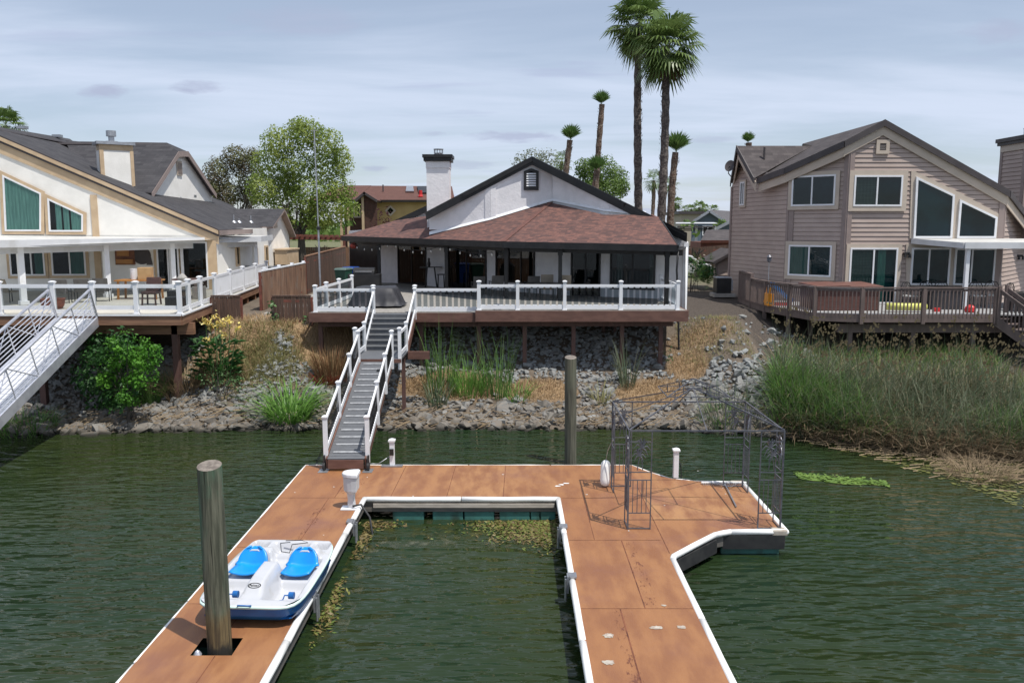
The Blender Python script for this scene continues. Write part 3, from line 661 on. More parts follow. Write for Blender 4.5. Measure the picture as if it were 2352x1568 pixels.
def seat(s):
    b = MB(); c = s * .43; N = 14; vs = []; base = None
    rows = []
    for k in range(N + 1):            # from the front lip of the squab up the backrest
        u_ = k / N
        if u_ < .42: v = -.16 + .42 * (u_ / .42) * 1.05; z = .375 + .03 * (1 - u_ / .42)
        else:
            q = (u_ - .42) / .58; v = .28 + .17 * q; z = .375 + .27 * q ** .9
        wdt = .23 if u_ < .42 else .25 * sqrt(max(.02, 1 - ((u_ - .42) / .6) ** 2.6))
        if .40 < u_ < .55: wdt = .275
        rows.append([bp(c + wdt * x, v - (.05 * x * x if u_ > .4 else 0), z + (.05 * x * x if u_ < .5 else 0)) for x in (-1, -.7, -.35, 0, .35, .7, 1)])
    for a_, c_ in zip(rows, rows[1:]):
        for i in range(6): b.face([a_[i], a_[i + 1], c_[i + 1], c_[i]])
    o = b.build('seat', M['seatblue'], boat, smooth=True); m_ = o.modifiers.new('solid', 'SOLIDIFY'); m_.thickness = .03; m_.offset = -1
    h = MB(); h.pipe([bp(c - .09, .405, .565), bp(c - .05, .412, .582), bp(c + .05, .412, .582), bp(c + .09, .405, .565)], .018, 8); h.build('grab_slot', M['boatwhite'], o, smooth=True)
seat(-1); seat(1)
for s in (-1, 1):
    b = MB(); c = s * .44; b.tube(bp(c + .10, -.80, .36), bp(c + .18, -.80, .36), .055, .055, 14); b.pipe([bp(c + .1, -.8, .36), bp(c + .03, -.8, .36), bp(c + .01, -.84, .30), bp(c - .06, -.86, .29)], .011, 6); b.build('pedal', M['boatblue'], boat)
b = MB(); b.pipe([bp(-.10, -1.235, .385), bp(-.09, -1.27, .40), bp(.09, -1.27, .40), bp(.10, -1.235, .385)], .014, 6); b.build('bow_handle', M['boatblue'], boat, smooth=True)
b = MB(); b.pipe([bp(.0, .95, .52), bp(-.12, .8, .56), bp(-.05, .62, .48), bp(.1, .6, .47), bp(.05, .9, .5), bp(.3, 1.0, .5), bp(.2, .98, .55), bp(-.1, 1.02, .52)], .008, 5); b.build('cord', M['rope'], boat, smooth=True)
b = MB(); b.tube(bp(.60, .60, .475), bp(.60, .60, .482), .035, .035, 12); b.build('cap', M['black'], boat)
b = MB(); b.bb(0, .001, 0, .001, 0, .001); lg = MB()
zc = deckh(0, -.80) + .02; sl_ = (deckh(0, -.72) - deckh(0, -.88)) / .16
def lp(x, y, h): return bp(x, -.80 + y, deckh(x, -.80 + y) + .004 + h)
for k in range(28):
    a0, a1 = 2 * pi * k / 28, 2 * pi * (k + 1) / 28
    lg.face([lp(.105 * cos(a0), .048 * sin(a0), 0), lp(.105 * cos(a1), .048 * sin(a1), 0), lp(.088 * cos(a1), .037 * sin(a1), 0), lp(.088 * cos(a0), .037 * sin(a0), 0)])
lo_ = lg.build('emblem', M['black'], boat)
cu = bpy.data.curves.new('lettering', 'FONT'); cu.body = 'Pelican'; cu.size = .055; cu.align_x = 'CENTER'; cu.align_y = 'CENTER'; cu.extrude = .002
tmp = bpy.data.objects.new('tmp', cu); COL.objects.link(tmp)
bpy.context.view_layer.update()
tm = bpy.data.meshes.new_from_object(tmp.evaluated_get(bpy.context.evaluated_depsgraph_get())); bpy.data.objects.remove(tmp)
to = bpy.data.objects.new('lettering', tm); COL.objects.link(to); tm.materials.clear(); tm.materials.append(M['black'])
to.parent = lo_; to.location = lp(0, -.004, .004) - WL[lo_.name]; to.rotation_euler = (atan(sl_), 0, brz); WL[to.name] = V((0, 0, 0))
# ---------------------------------------------------------------- wall planes and windows
class Pl:
    def __init__(s, p0, u):
        s.p = V((p0[0], p0[1], 0)); u = V((u[0], u[1], 0)).normalized(); s.u = u; s.n = V((u.y, -u.x, 0))
        if s.n.dot(V((0, 0, 0)) - s.p) < 0: s.n = -s.n
    def P(s, a, z, d=0): return s.p + s.u * a + s.n * d + V((0, 0, z))
    def q(s, px, py):
        w = onv(px, py, (s.p.x, s.p.y), (s.u.x, s.u.y)); return ((w - s.p).dot(s.u), w.z)
    def px(s, px, py, d=0): a, z = s.q(px, py); return s.P(a, z, d)
    def rect(s, x0, y0, x1, y1):
        a = [s.q(x0, y0), s.q(x1, y0), s.q(x0, y1), s.q(x1, y1)]
        return (a[0][0] + a[2][0]) / 2, (a[1][0] + a[3][0]) / 2, (a[2][1] + a[3][1]) / 2, (a[0][1] + a[1][1]) / 2
    def slab(s, mb, poly, d0, d1, m=0):      # poly of (a, z)
        mb.hexa([s.P(a, z, d0) for a, z in poly], [s.P(a, z, d1) for a, z in poly], m)
    def bar(s, mb, a0, a1, z0, z1, d0, d1, m=0): s.slab(mb, [(a0, z0), (a1, z0), (a1, z1), (a0, z1)], d0, d1, m)
def inset(poly, w):
    """shrink a convex polygon (a, z) by w"""
    n = len(poly); cx_ = sum(p[0] for p in poly) / n; cy_ = sum(p[1] for p in poly) / n; out = []
    L = []
    for i in range(n):
        p, q = V(poly[i]), V(poly[(i + 1) % n]); d = (q - p).normalized(); nn = V((-d.y, d.x))
        if nn.dot(V((cx_, cy_)) - p) < 0: nn = -nn
        L.append((p + nn * w, d))
    for i in range(n):
        (p, d), (q, e) = L[i - 1], L[i]; den = d.x * e.y - d.y * e.x
        t_ = ((q.x - p.x) * e.y - (q.y - p.y) * e.x) / den; r_ = p + d * t_; out.append((r_.x, r_.y))
    return out
def ringslab(pl, mb, outer, inner, d0, d1, m=0):
    n = len(outer)
    for i in range(n):
        j = (i + 1) % n; pl.slab(mb, [outer[i], outer[j], inner[j], inner[i]], d0, d1, m)
def window(pl, poly, parent, name='window', frame='white', fw=.06, trim=None, tw=.12, mull=(.5,), back='room', curtain=None, base=0.0, glass='winglass', screen=None):
    if len(poly) == 4 and not isinstance(poly[0], (tuple, list)):
        a0, a1, z0, z1 = poly; poly = [(a0, z0), (a1, z0), (a1, z1), (a0, z1)]
    inn = inset(poly, fw); mb = MB(); ringslab(pl, mb, poly, inn, base, base + .07)
    a0 = min(p[0] for p in inn); a1 = max(p[0] for p in inn); z0 = min(p[1] for p in inn); z1 = max(p[1] for p in inn)
    for k in mull:
        x = a0 + (a1 - a0) * k; pl.bar(mb, x - fw * .45, x + fw * .45, z0 - .005, z1 + .005, base + .002, base + .062)
    w_ = mb.build(name, M[frame], parent)
    mb = MB(); mb.face([pl.P(a, z, base + .008) for a, z in inset(poly, fw * .6)]); mb.build('interior', M[back], w_)
    if curtain:
        for c0, c1, cm in curtain:
            mb = MB(); N = max(4, int((c1 - c0) * (a1 - a0) * 14)); pts = []
            for i in range(N + 1):
                a = a0 + (a1 - a0) * (c0 + (c1 - c0) * i / N); top = ztop(inn, a); pts.append((a, top))
            for i in range(N):
                d = base + .012 + .014 * (i % 2); e = base + .012 + .014 * ((i + 1) % 2)
                mb.face([pl.P(pts[i][0], z0, d), pl.P(pts[i + 1][0], z0, e), pl.P(pts[i + 1][0], pts[i + 1][1], e), pl.P(pts[i][0], pts[i][1], d)])
            mb.build('curtain', M[cm], w_)
    mb = MB(); mb.face([pl.P(a, z, base + .034) for a, z in inset(poly, fw * .6)]); mb.build('pane', M[glass], w_)
    if trim:
        out = inset(poly, -tw); mb = MB(); ringslab(pl, mb, out, poly, base - .001, base + .05); mb.build('trim', M[trim], w_)
    return w_
def ztop(poly, a):
    zs = []
    n = len(poly)
    for i in range(n):
        (p, q), (r_, s_) = poly[i], poly[(i + 1) % n]
        if min(p, r_) - 1e-6 <= a <= max(p, r_) + 1e-6 and abs(p - r_) > 1e-6: zs.append(q + (s_ - q) * (a - p) / (r_ - p))
    return max(zs) if zs else max(z for _, z in poly)
# ---------------------------------------------------------------- railings
def rpost(parent, p, h, w=.10, cap='flat', mt='white', foot=True):
    mb = MB(); p = V(p); mb.bb(p.x - w / 2, p.x + w / 2, p.y - w / 2, p.y + w / 2, p.z, p.z + h)
    if foot: mb.bb(p.x - w * .72, p.x + w * .72, p.y - w * .72, p.y + w * .72, p.z + .002, p.z + .035)
    o = mb.build('rail_post', M[mt], parent); c = MB(); k = w * .72
    sq_ = lambda r_, z: [V((p.x + i * r_, p.y + j * r_, z)) for i, j in ((-1, -1), (1, -1), (1, 1), (-1, 1))]
    c.hexa(sq_(w * .56, p.z + h - .03), sq_(k, p.z + h)); c.hexa(sq_(k, p.z + h + .001), sq_(k * .95, p.z + h + .025)); c.hexa(sq_(k * .9, p.z + h + .026), sq_(k * .35, p.z + h + .05)); c.build('post_cap', M[mt], o)
    return o
def bay(parent, A, B, infill=None, th=.93, bh=.17, tw=.09, mt='white', w=.10, im=None, step=.215):
    """one bay between two post bases: rails and what hangs between them"""
    A = V(A); B = V(B); d = (B - A); L = d.length; d.normalize(); a = A + d * (w / 2); b_ = B - d * (w / 2); L -= w; Z = V((0, 0, 1))
    side = V((d.y, -d.x, 0)).normalized()
    if side.y > 0: side = -side
    n = max(2, int(L / step)); st = L / n
    for nm, z0, z1 in (('top_rail', th - tw, th), ('bottom_rail', bh - .13, bh)):
        mb = MB(); mb.beam(a + Z * (z0 + z1) / 2, b_ + Z * (z0 + z1) / 2, .05, z1 - z0)
        if infill == 'glass':
            for k in range(n):
                q0 = a + d * (k * st + .035); q1 = a + d * ((k + 1) * st - .035); zc_ = z0 - .0175 if nm == 'top_rail' else z1 + .0175
                mb.beam(q0 + Z * zc_, q1 + Z * zc_, .03, .034)
        mb.build(nm, M[mt], parent)
    lo, hi = bh, th - tw
    if infill == 'glass':
        mb = MB()
        for k in range(n):
            q0 = a + d * (k * st + .038) - side * .0; q1 = a + d * ((k + 1) * st - .038); mb.face([q0 + Z * lo, q1 + Z * lo, q1 + Z * hi, q0 + Z * hi])
        mb.build('glass_balusters', M['railglass'], parent)
    elif infill == 'wavy':
        mb = MB(); n2 = max(3, int(L / .13))
        for k in range(n2):
            q = a + d * ((k + .5) * L / n2); pts = [q + Z * (lo - .06 + (hi - lo + .1) * i / 10) + d * (.055 * sin(2 * pi * i / 10)) - side * .0 for i in range(11)]
            mb.pipe(pts, .011, 5)
        mb.build('wavy_balusters', M[im], parent)
    elif infill == 'pane':
        mb = MB(); mb.face([a + Z * lo, b_ + Z * lo, b_ + Z * hi, a + Z * hi]); mb.build('glass_panel', M[im], parent)
    elif infill == 'pickets':
        mb = MB(); n2 = max(2, int(L / step))
        for k in range(n2): q = a + d * ((k + .5) * L / n2); mb.beam(q + Z * lo, q + Z * hi, .038, .038, 0, .5, side)
        mb.build('balusters', M[im or mt], parent)
# ---------------------------------------------------------------- deck of the white house
ZL, ZR, YL, YR, XM = 3.45, 3.55, 29.75, 29.5, -1.28
dk = thing('waterfront_deck', (-.5, YL, 1.5), 'raised deck on brown posts with white glass railing in front of the white house', 'deck')
mb = MB(); mb.bb(-7.28, -4.98, YL, 46, ZL - .05, ZL); mb.bb(-4.98, -3.5, YL + .1, 44, ZL - .05, ZL); mb.bb(-3.5, XM, YL, 44, ZL - .05, ZL); mb.build('deck_floor', M['decktop'], dk)
mb = MB(); mb.bb(XM, 6.25, YR, 41, ZR - .05, ZR); mb.build('deck_floor', M['decktop'], dk)
mb = MB(); mb.bb(-7.34, -4.98, YL - .04, YL, ZL - .34, ZL - .004); mb.bb(-3.5, XM, YL - .04, YL, ZL - .34, ZL - .004); mb.bb(-7.34, -7.285, YL, 40, ZL - .34, ZL - .004)
mb.bb(XM - .03, 6.32, YR - .04, YR, ZR - .40, ZR - .004); mb.bb(6.255, 6.32, YR, 36, ZR - .40, ZR - .004); mb.bb(XM - .03, XM, YR, 31, ZR - .40, ZR - .004); mb.build('fascia', M['browntrim'], dk)
mb = MB(); mb.bb(-7.1, -5.0, YL + .4, YL + .5, ZL - .56, ZL - .3); mb.bb(-3.5, XM, YL + .4, YL + .5, ZL - .56, ZL - .3); mb.bb(XM + .02, 5.9, YR + .6, YR + .7, ZR - .64, ZR - .38); mb.bb(-7.1, 5.9, 32.9, 33.0, ZL - .4, ZL - .06); mb.build('beam', M['brownpost'], dk)
for px in (738, 968, 1100, 1205, 1317, 1428, 1517):
    x = pdir(px, 790) * (YR + .75); yb = YR + .75; b = MB(); b.bb(x - .075, x + .075, yb - .075, yb + .075, ground_z(x, yb) - .4, ZL - .36); b.build('support_post', M['brownpost'], dk)
for px in (1168, 1290, 1385, 1412, 1530):
    x = pdir(px, 770) * 32.95; b = MB(); b.bb(x - .06, x + .06, 32.89, 33.01, ground_z(x, 33) - .4, ZL - .41); b.build('support_post', M['brownpost'], dk)
pw = .115
LP_ = [(-7.12, YL + .12), (-5.02, YL + .12)]; x953 = pdir(953, 690) * (YL + .12)
for x, y in LP_ + [(x953, YL + .12)]: rpost(dk, (x, y, ZL), .95, pw)
xs_r = [pdir(p, 680) * (YR + .14) for p in (1100, 1189, 1297, 1426, 1557)]
for i, x in enumerate(xs_r): rpost(dk, (x, YR + .14, ZR), 1.02, pw * (1.12 if i == 0 else 1))
bay(dk, (-7.12, YL + .12, ZL), (-5.02, YL + .12, ZL), 'glass', .86, .17)
bay(dk, (x953, YL + .12, ZL), (xs_r[0] - .02, YL + .12, ZL), 'glass', .86, .17)
for a, b_ in zip(xs_r, xs_r[1:]): bay(dk, (a, YR + .14, ZR), (b_, YR + .14, ZR), 'glass', .92, .17)
sp = [(-7.12, YL + .12), (-7.1, 31.6), (-7.05, 33.7), (-7.0, 36.2)]
for a, b_ in zip(sp, sp[1:]): rpost(dk, (b_[0], b_[1], ZL), .95, pw); bay(dk, (*a, ZL), (*b_, ZL), 'wavy', .86, .17, im='gunmetal')
rs = [(xs_r[-1], YR + .14), (6.05, 31.3), (6.0, 33.3)]
for a, b_ in zip(rs, rs[1:]): bay(dk, (*a, ZR), (*b_, ZR), 'wavy', .92, .17, im='white')
rpost(dk, (6.0, 33.3, ZR), 1.02, pw)
b = MB(); b.box((-6.55, YL + .18, ZL + .12), (.3, .1, .16)); o = b.build('speaker', M['black'], bevel=.03); tag(o, 'small black speaker standing behind the corner of the deck railing', 'speaker')
b = MB(); b.lathe((XM + .75, YR + .3, ZR), [(.16, 0), (.17, .05), (.12, .10), (.10, .2), (.001, .22)], 16); o = b.build('lantern', M['steel']); tag(o, 'round silver lantern on the raised deck behind the railing', 'lantern')
# ---------------------------------------------------------------- stairs with landing
st = thing('staircase', (-4.25, 27.5, 2.4), 'dark grey stairs with white glass railings leading down from the deck to a landing', 'staircase')
SX0, SX1, ZS, YS0, YS1 = -4.96, -3.52, 2.40, 25.7, 27.5
NS = 7; rise = (ZL - ZS) / NS; run = (YL - YS1) / NS
for k in range(NS):
    y = YS1 + run * k; b = MB(); b.bb(SX0, SX1, y + .002, y + run + (.1 if k == NS - 1 else 0), ZS + rise * k, ZS + rise * (k + 1) - .03); rr = b.build('stair_riser', M['greydeck'], st)
    if k < NS - 1: b = MB(); b.bb(SX0, SX1, y - .025, y + run, ZS + rise * (k + 1) - .029, ZS + rise * (k + 1)); b.build('stair_tread', M['greytread'], st, bevel=.006)
for s, x in ((-1, SX0 - .03), (1, SX1 + .03)):
    b = MB(); b.prism([(x - .02, YS1 - .02, ZS - .12), (x - .02, YL - .05, ZL - .3), (x - .02, YL - .05, ZL + .0), (x - .02, YS1 - .02, ZS + .2)], (.04, 0, 0)); b.build('stringer', M['browntrim'], st)
b = MB(); b.bb(SX0 - .02, SX1 + .02, YS0, YS1, ZS - .05, ZS); b.build('landing', M['greydeck'], st)
b = MB(); b.bb(SX0 - .04, SX1 + .04, YS0 - .03, YS0, ZS - .12, ZS - .004); b.bb(SX1 + .03, SX1 + .75, YS1 - .1, YS1, ZS - .28, ZS - .02); b.bb(SX0, SX1 - .1, YS1 - .2, YS1 - .1, ZS - .3, ZS - .06); b.build('landing_beam', M['browntrim'], st)
for x in (SX0 + .1, SX1 - .1):
    for y in (YS1 - .3,): b = MB(); b.bb(x - .06, x + .06, y - .06, y + .06, ground_z(x, y) - .4, ZS - .06); b.build('landing_leg', M['brownpost'], st)
for s in (-1, 1):
    xa = SX0 + .02 if s < 0 else SX1 - .02; tops = (SX0 - .02 if s < 0 else SX1 + .02)
    P0, P1, P2 = V((xa, YS0 + .1, ZS - .35)), V((xa, YS1 - .05, ZS)), V((tops, YL - .06, ZL - .25))
    rpost(st, P0, 1.30, .10, foot=False); rpost(st, P1, .95, .10, foot=False); rpost(st, P2, 1.12, .10, foot=False)
    bay(st, P0 + V((0, 0, .35)), P1, 'pane', .85, .2, im='railglass'); bay(st, P1, P2 + V((0, 0, .2)), 'pane', .84, .2, im='railglass')
# ---------------------------------------------------------------- gangway
gw = thing('gangway', (-4.2, 22.5, 1), 'grey gangway with white railings sloping from the landing down to the dock', 'gangway')
GA, GB = V((-4.13, 19.98, .80)), V((-4.28, 25.66, 2.32)); gd = (GB - GA); gl = gd.length; gdn = gd.normalized(); gr = V((1, .026, 0)).normalized(); gu = gr.cross(gdn).normalized()
if gu.z < 0: gu = -gu
def gp(u, v, w_): return GA + gr * u + gdn * v + gu * w_
def gbox(mb, u0, u1, v0, v1, w0, w1, m=0): mb.hexa([gp(u0, v0, w0), gp(u1, v0, w0), gp(u1, v1, w0), gp(u0, v1, w0)], [gp(u0, v0, w1), gp(u1, v0, w1), gp(u1, v1, w1), gp(u0, v1, w1)], m)
b = MB()
for k in range(42): gbox(b, -.46, .46, gl * k / 42 + .004, gl * (k + 1) / 42 - .004, -.03, 0)
b.build('ramp_boards', M['greydeck'], gw)
for k in range(15):
    v = .28 + (gl - .5) * (k / 14) ** 1.0; b = MB(); gbox(b, -.36, .36, v, v + .075, .002, .02); b.build('grip_strip', M['greystrip'], gw)
b = MB(); gbox(b, -.50, -.462, -.02, gl, -.26, .03); gbox(b, .462, .50, -.02, gl, -.26, .03); b.build('side_board', M['browntrim'], gw)
b = MB(); b.bb(-4.57, -3.69, 19.93, 19.97, ZD + .06, .78); b.build('end_board', M['browntrim'], gw)
for s in (-1, 1):
    b = MB(); x = -4.13 + s * .55; b.tube((x - .03, 20.0, ZD + .11), (x + .03, 20.0, ZD + .11), .10, .10, 14); b.bb(x - .02, x + .02, 19.96, 20.06, ZD + .12, ZD + .38); b.build('wheel', M['rubber'], gw)
    b = MB(); b.bb(x - .12, x + .12, 19.78, 20.12, ZD + .004, ZD + .011); b.build('wheel_plate', M['steel'], gw)
    vv = [.12, gl * .36, gl * .68, gl - .12]; base = []
    for v in vv:
        q = gp(s * .52, v, -.1); q.z = gp(0, v, 0).z - .18; rpost(gw, q, 1.18, .10, foot=False); base.append(V((q.x, q.y, q.z + .18)))
    for a, c in zip(base, base[1:]): bay(gw, a, c, 'wavy', .92, .22, im='black', tw=.07)
b = MB(); gbox(b, .12, .3, gl - .75, gl - .62, .022, .04); b.build('hinge_plate', M['black'], gw)
# ---------------------------------------------------------------- white house
wh = thing('house', (0, 40, 3.2), 'white stucco house with black trim and a red-brown hipped porch roof', 'house')
K = V((-.37, 34, 5.92)); Le = V((-8.98, 44, 6.04)); Re = V((6.22, 31.2, 5.84)); T_ = V((1.76, 38, 7.61))
WR_ = Pl((7.15, 34.0), (-.912, .41)); WL_ = Pl((2.1, 36.25), (-.67, .742))
aV = (V((2.1, 36.25, 0)) - WR_.p).dot(WR_.u)
mb = MB(); WR_.slab(mb, [(0, 2.4), (aV, 2.4), (aV, 6.9), (.9, 6.3), (0, 5.9)], -.25, 0); mb.build('wall', M['stucco'], wh)
mb = MB(); WL_.slab(mb, [(0.003, 2.4), (17.5, 2.4), (17.5, 6.3), (0.003, 6.9)], -.25, -.002); mb.build('wall', M['stucco'], wh)
# right gable corner board and side wall
mb = MB(); mb.bb(7.0, 7.18, 34.0, 48, 2.3, 5.7); mb.build('side_wall', M['stucco'], wh)
mb = MB(); c0 = WR_.P(-.02, 0, .0); mb.bb(c0.x - .16, c0.x + .03, c0.y - .06, c0.y + .02, 2.7, 5.85); mb.build('corner_board', M['white'], wh)
mb = MB(); mb.pipe([(7.1, 33.9, 5.7), (7.12, 33.85, 3.2), (7.2, 33.75, 2.95)], .045, 8); mb.build('downspout', M['white'], wh, smooth=True)
mb = MB(); mb.pipe([(6.24, 31.25, 5.6), (6.22, 31.3, 4.9), (6.3, 31.2, 3.3), (6.34, 31.1, 1.9), (6.48, 31.0, 1.78)], .04, 8); mb.build('downspout', M['black'], wh, smooth=True)
def opening(pl, x0, x1, zb, zt, name, mull=(), frame='black', cur=None, fw=.07):
    a0 = pl.q(x0, 600)[0]; a1 = pl.q(x1, 600)[0]
    if a0 > a1: a0, a1 = a1, a0
    return window(pl, (a0, a1, zb, zt), wh, name, frame, fw, None, 0, mull, 'room', cur)
opening(WR_, 1312, 1380, 3.56, 5.75, 'glass_door', (.5,)); opening(WR_, 1402, 1506, 3.9, 5.72, 'window', (.5,), cur=[(0, .1, 'blind'), (.74, .88, 'blind')])
opening(WL_, 1140, 1229, 3.95, 5.9, 'window', (.33, .66)); opening(WL_, 1030, 1118, 3.47, 5.9, 'glass_door', (.5,)); opening(WL_, 915, 980, 3.47, 5.9, 'glass_door', (.5,))
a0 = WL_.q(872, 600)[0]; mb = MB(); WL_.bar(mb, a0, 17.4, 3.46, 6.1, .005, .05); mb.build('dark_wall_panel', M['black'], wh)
# porch roof
n1 = 0
def rp(px, py, tri): return onp(px, py, *tri)
TL, TR = (K, Le, T_), (K, Re, T_)
fl = [rp(1387, 493, TR), rp(1500, 493, TR), rp(1515, 500, TR)]; flL = [rp(1125, 493, TL), rp(1000, 493, TL), rp(905, 507, TL)]
mb = MB(); mb.roof([K, Re, fl[2], fl[1], fl[0], T_], .10, Re - K, 0, 1); mb.roof([Le, K, T_, flL[0], flL[1], flL[2]], .10, K - Le, 0, 1)
pr_ = mb.build('porch_roof', [M['shingle_red'], M['black']], wh)
mb = MB(); mb.beam(K + V((0, -.02, .015)), T_ + V((0, 0, .015)), .22, .02); mb.build('hip_cap', mat('ridge_shingle', (.15, .065, .05), (.10, .046, .038), 9, rough=.9), pr_)
mb = MB()
for a, c in ((K, Re), (Le, K), (Re, fl[2])):
    a2 = a + V((0, 0, -.12)); c2 = c + V((0, 0, -.12)); d = (c - a).normalized(); mb.beam(a2 - d * .02, c2 + d * .02, .05, .26)
mb.build('fascia', M['black'], pr_)
mb = MB()
for a, c in ((K, Re), (Le, K)):
    o_ = V((.3, .55, -.30)) if c is Re else V((.5, .5, -.30)); mb.beam(a + o_, c + o_, .12, .22)
mb.build('porch_beam', M['black'], pr_)
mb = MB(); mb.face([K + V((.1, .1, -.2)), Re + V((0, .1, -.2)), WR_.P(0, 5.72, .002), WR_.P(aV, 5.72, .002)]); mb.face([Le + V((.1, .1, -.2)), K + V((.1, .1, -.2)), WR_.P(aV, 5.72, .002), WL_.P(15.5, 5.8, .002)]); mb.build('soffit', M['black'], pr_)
for x, y in ((5.93, 31.75), (1.95, 33.6), (-.25, 34.75), (-3.0, 37.9), (-6.75, 42.2)):
    b = MB(); zf = ZR if x > XM else ZL; b.bb(x - .075, x + .075, y - .075, y + .075, zf, 5.62); b.bb(x - .095, x + .095, y - .095, y + .095, 5.38, 5.6); b.build('porch_post', M['black'], wh)
# upper gable wall: zigzag in plan, foot on the porch roof
rakeL, peak, rakeR = (978, 488), (1222, 360), (1578, 536)
def rake_y(px): return lerp(rakeL[1], peak[1], (px - rakeL[0]) / (peak[0] - rakeL[0])) if px < peak[0] else lerp(peak[1], rakeR[1], (px - peak[0]) / (rakeR[0] - peak[0]))
cols = [(986, rp(986, 495, TL)), (1127, rp(1127, 493, TL)), (1267, T_ + V((.02, .02, 0))), (1387, rp(1387, 493, TR)), (1508, rp(1508, 494, TR))]
YW = {986: 38.7, 1127: 38.14, 1267: 38.2, 1387: 35.92, 1508: 34.5}
def plz(tri, x, y):
    n = (tri[1] - tri[0]).cross(tri[2] - tri[0]); return tri[0].z - (n.x * (x - tri[0].x) + n.y * (y - tri[0].y)) / n.z
up = []
for px, f in cols:
    yy = YW[px]; foot = at(px, 520, yy); foot.z = f.z - .7; top = at(px, rake_y(px) + 6, yy); up.append((px, foot, V((foot.x, foot.y, top.z))))
mb = MB()
pk = up[1][1].lerp(up[2][1], (1222 - 1127) / 140); ptop = at(1222, 366, pk.y).z
seq = up[:2] + [(1222, pk, V((pk.x, pk.y, ptop)))] + up[2:]
for (a, f0, t0), (c, f1, t1) in zip(seq, seq[1:]): mb.face([f0, f1, t1, t0])
uw = mb.build('gable_wall', M['stucco'], wh)
ffoot = {s_[0]: s_[1] for s_ in seq}
# raised flat bands along each wall facet and the white flashing at the foot
mb = MB()
for (a, f0, t0), (c, f1, t1) in zip(seq, seq[1:]):
    nrm = (f1 - f0).cross(V((0, 0, 1))).normalized() * .03; h0 = V((0, 0, .34)); 
    mb.hexa([t0 - h0 + nrm * .2, t1 - h0 + nrm * .2, t1 + nrm * .2, t0 + nrm * .2], [t0 - h0 + nrm, t1 - h0 + nrm, t1 + nrm, t0 + nrm])
for i, s_, wdt in ((1, -1, .25), (1, 1, .25), (3, -1, .15), (4, 1, .25), (4, -1, .25)):
    px, f, t_ = seq[i]; j = i + s_; o = (seq[j][1] - f).normalized(); nrm = o.cross(V((0, 0, 1))).normalized() * (.03 if s_ > 0 else -.03); q = f + o * wdt
    mb.hexa([f + nrm * .2, q + nrm * .2, V((q.x, q.y, t_.z - .3)) + nrm * .2, V((f.x, f.y, t_.z - .3)) + nrm * .2], [f + nrm * 1.1, q + nrm * 1.1, V((q.x, q.y, t_.z - .3)) + nrm * 1.1, V((f.x, f.y, t_.z - .3)) + nrm * 1.1])
mb.build('wall_band', M['stucco'], uw)
mb = MB()
for A_, B_, tri in (((986, 494), (1127, 494), TL), ((1127, 494), (1267, 466), TL), ((1267, 466), (1387, 494), TR), ((1387, 494), (1508, 494), TR)):
    a, c = [V((q.x, q.y, plz(tri, q.x, q.y))) for q in (ffoot[A_[0]], ffoot[B_[0]])]; c = a.lerp(c, .80) if B_[0] == 1508 else c; mb.hexa([a + V((0, -.12, .005)), c + V((0, -.12, .005)), c + V((0, .25, .02)), a + V((0, .25, .02))], [a + V((0, .02, .14)), c + V((0, .02, .14)), c + V((0, .27, .16)), a + V((0, .27, .16))])
mb.build('flashing', M['white'], uw)
# louvred vent
d3 = (up[2][1] - up[1][1]); d3.z = 0; G1 = Pl((up[1][1].x, up[1][1].y), (d3.x, d3.y))
a0, a1, z0, z1 = G1.rect(1203, 392, 1237, 437); ac = (a0 + a1) / 2
vp = [(a0, z0), (a1, z0), (a1, z1 - .03), (ac, z1 + .10), (a0, z1 - .03)]
vi = [(a0 + .12, z0 + .15), (a1 - .12, z0 + .15), (a1 - .12, z1 - .12), (ac, z1 - .02), (a0 + .12, z1 - .12)]
mb = MB(); ringslab(G1, mb, vp, vi, .03, .10); ve = mb.build('gable_vent', M['black'], wh)
mb = MB(); mb.face([G1.P(a, z, .04) for a, z in vi]); mb.build('vent_hole', M['dark'], ve)
mb = MB(); zz_ = z0 + .17
while zz_ < z1 - .15: mb.hexa([G1.P(a0 + .12, zz_, .09), G1.P(a1 - .12, zz_, .09), G1.P(a1 - .12, zz_ + .06, .05), G1.P(a0 + .12, zz_ + .06, .05)], [G1.P(a0 + .12, zz_ + .012, .095), G1.P(a1 - .12, zz_ + .012, .095), G1.P(a1 - .12, zz_ + .072, .055), G1.P(a0 + .12, zz_ + .072, .055)]); zz_ += .105
mb.build('louvre', M['white'], ve)
# main roof: black rakes on the gable and the shingled body behind
pkp = at(peak[0], peak[1], 38.06); lft = at(rakeL[0], rakeL[1], 38.2); rgt = at(rakeR[0], rakeR[1], 33.6)
mb = MB()
bk = V((.0, 14, 0)); bl = V((0, 12, 0))
mb.roof([lft, pkp, pkp + bk, lft + bl], .10, bk, 0, 1); mb.roof([pkp, rgt, rgt + bk, pkp + bk], .10, bk, 0, 1); mr = mb.build('main_roof', [M['shingle_red'], M['black']], wh)
mb = MB()
for a, c in ((lft, pkp), (pkp, rgt)):
    h1 = V((0, 0, .36)); nn = V((0, -.03, 0)); mb.hexa([a - h1 + nn, c - h1 + nn, c + V((0, 0, .02)) + nn, a + V((0, 0, .02)) + nn], [a - h1 - nn * 2, c - h1 - nn * 2, c + V((0, 0, .02)) - nn * 2, a + V((0, 0, .02)) - nn * 2])
    m1 = a.lerp(c, .0 if a is pkp else .35); m2 = a.lerp(c, .62 if a is pkp else 1)
    mb.beam(m1 + V((0, -.07, -.10)), m2 + V((0, -.07, -.10)), .05, .2)
mb.build('rake_board', M['black'], mr)
sA, sB = at(868, 524, 46), at(984, 470, 46)
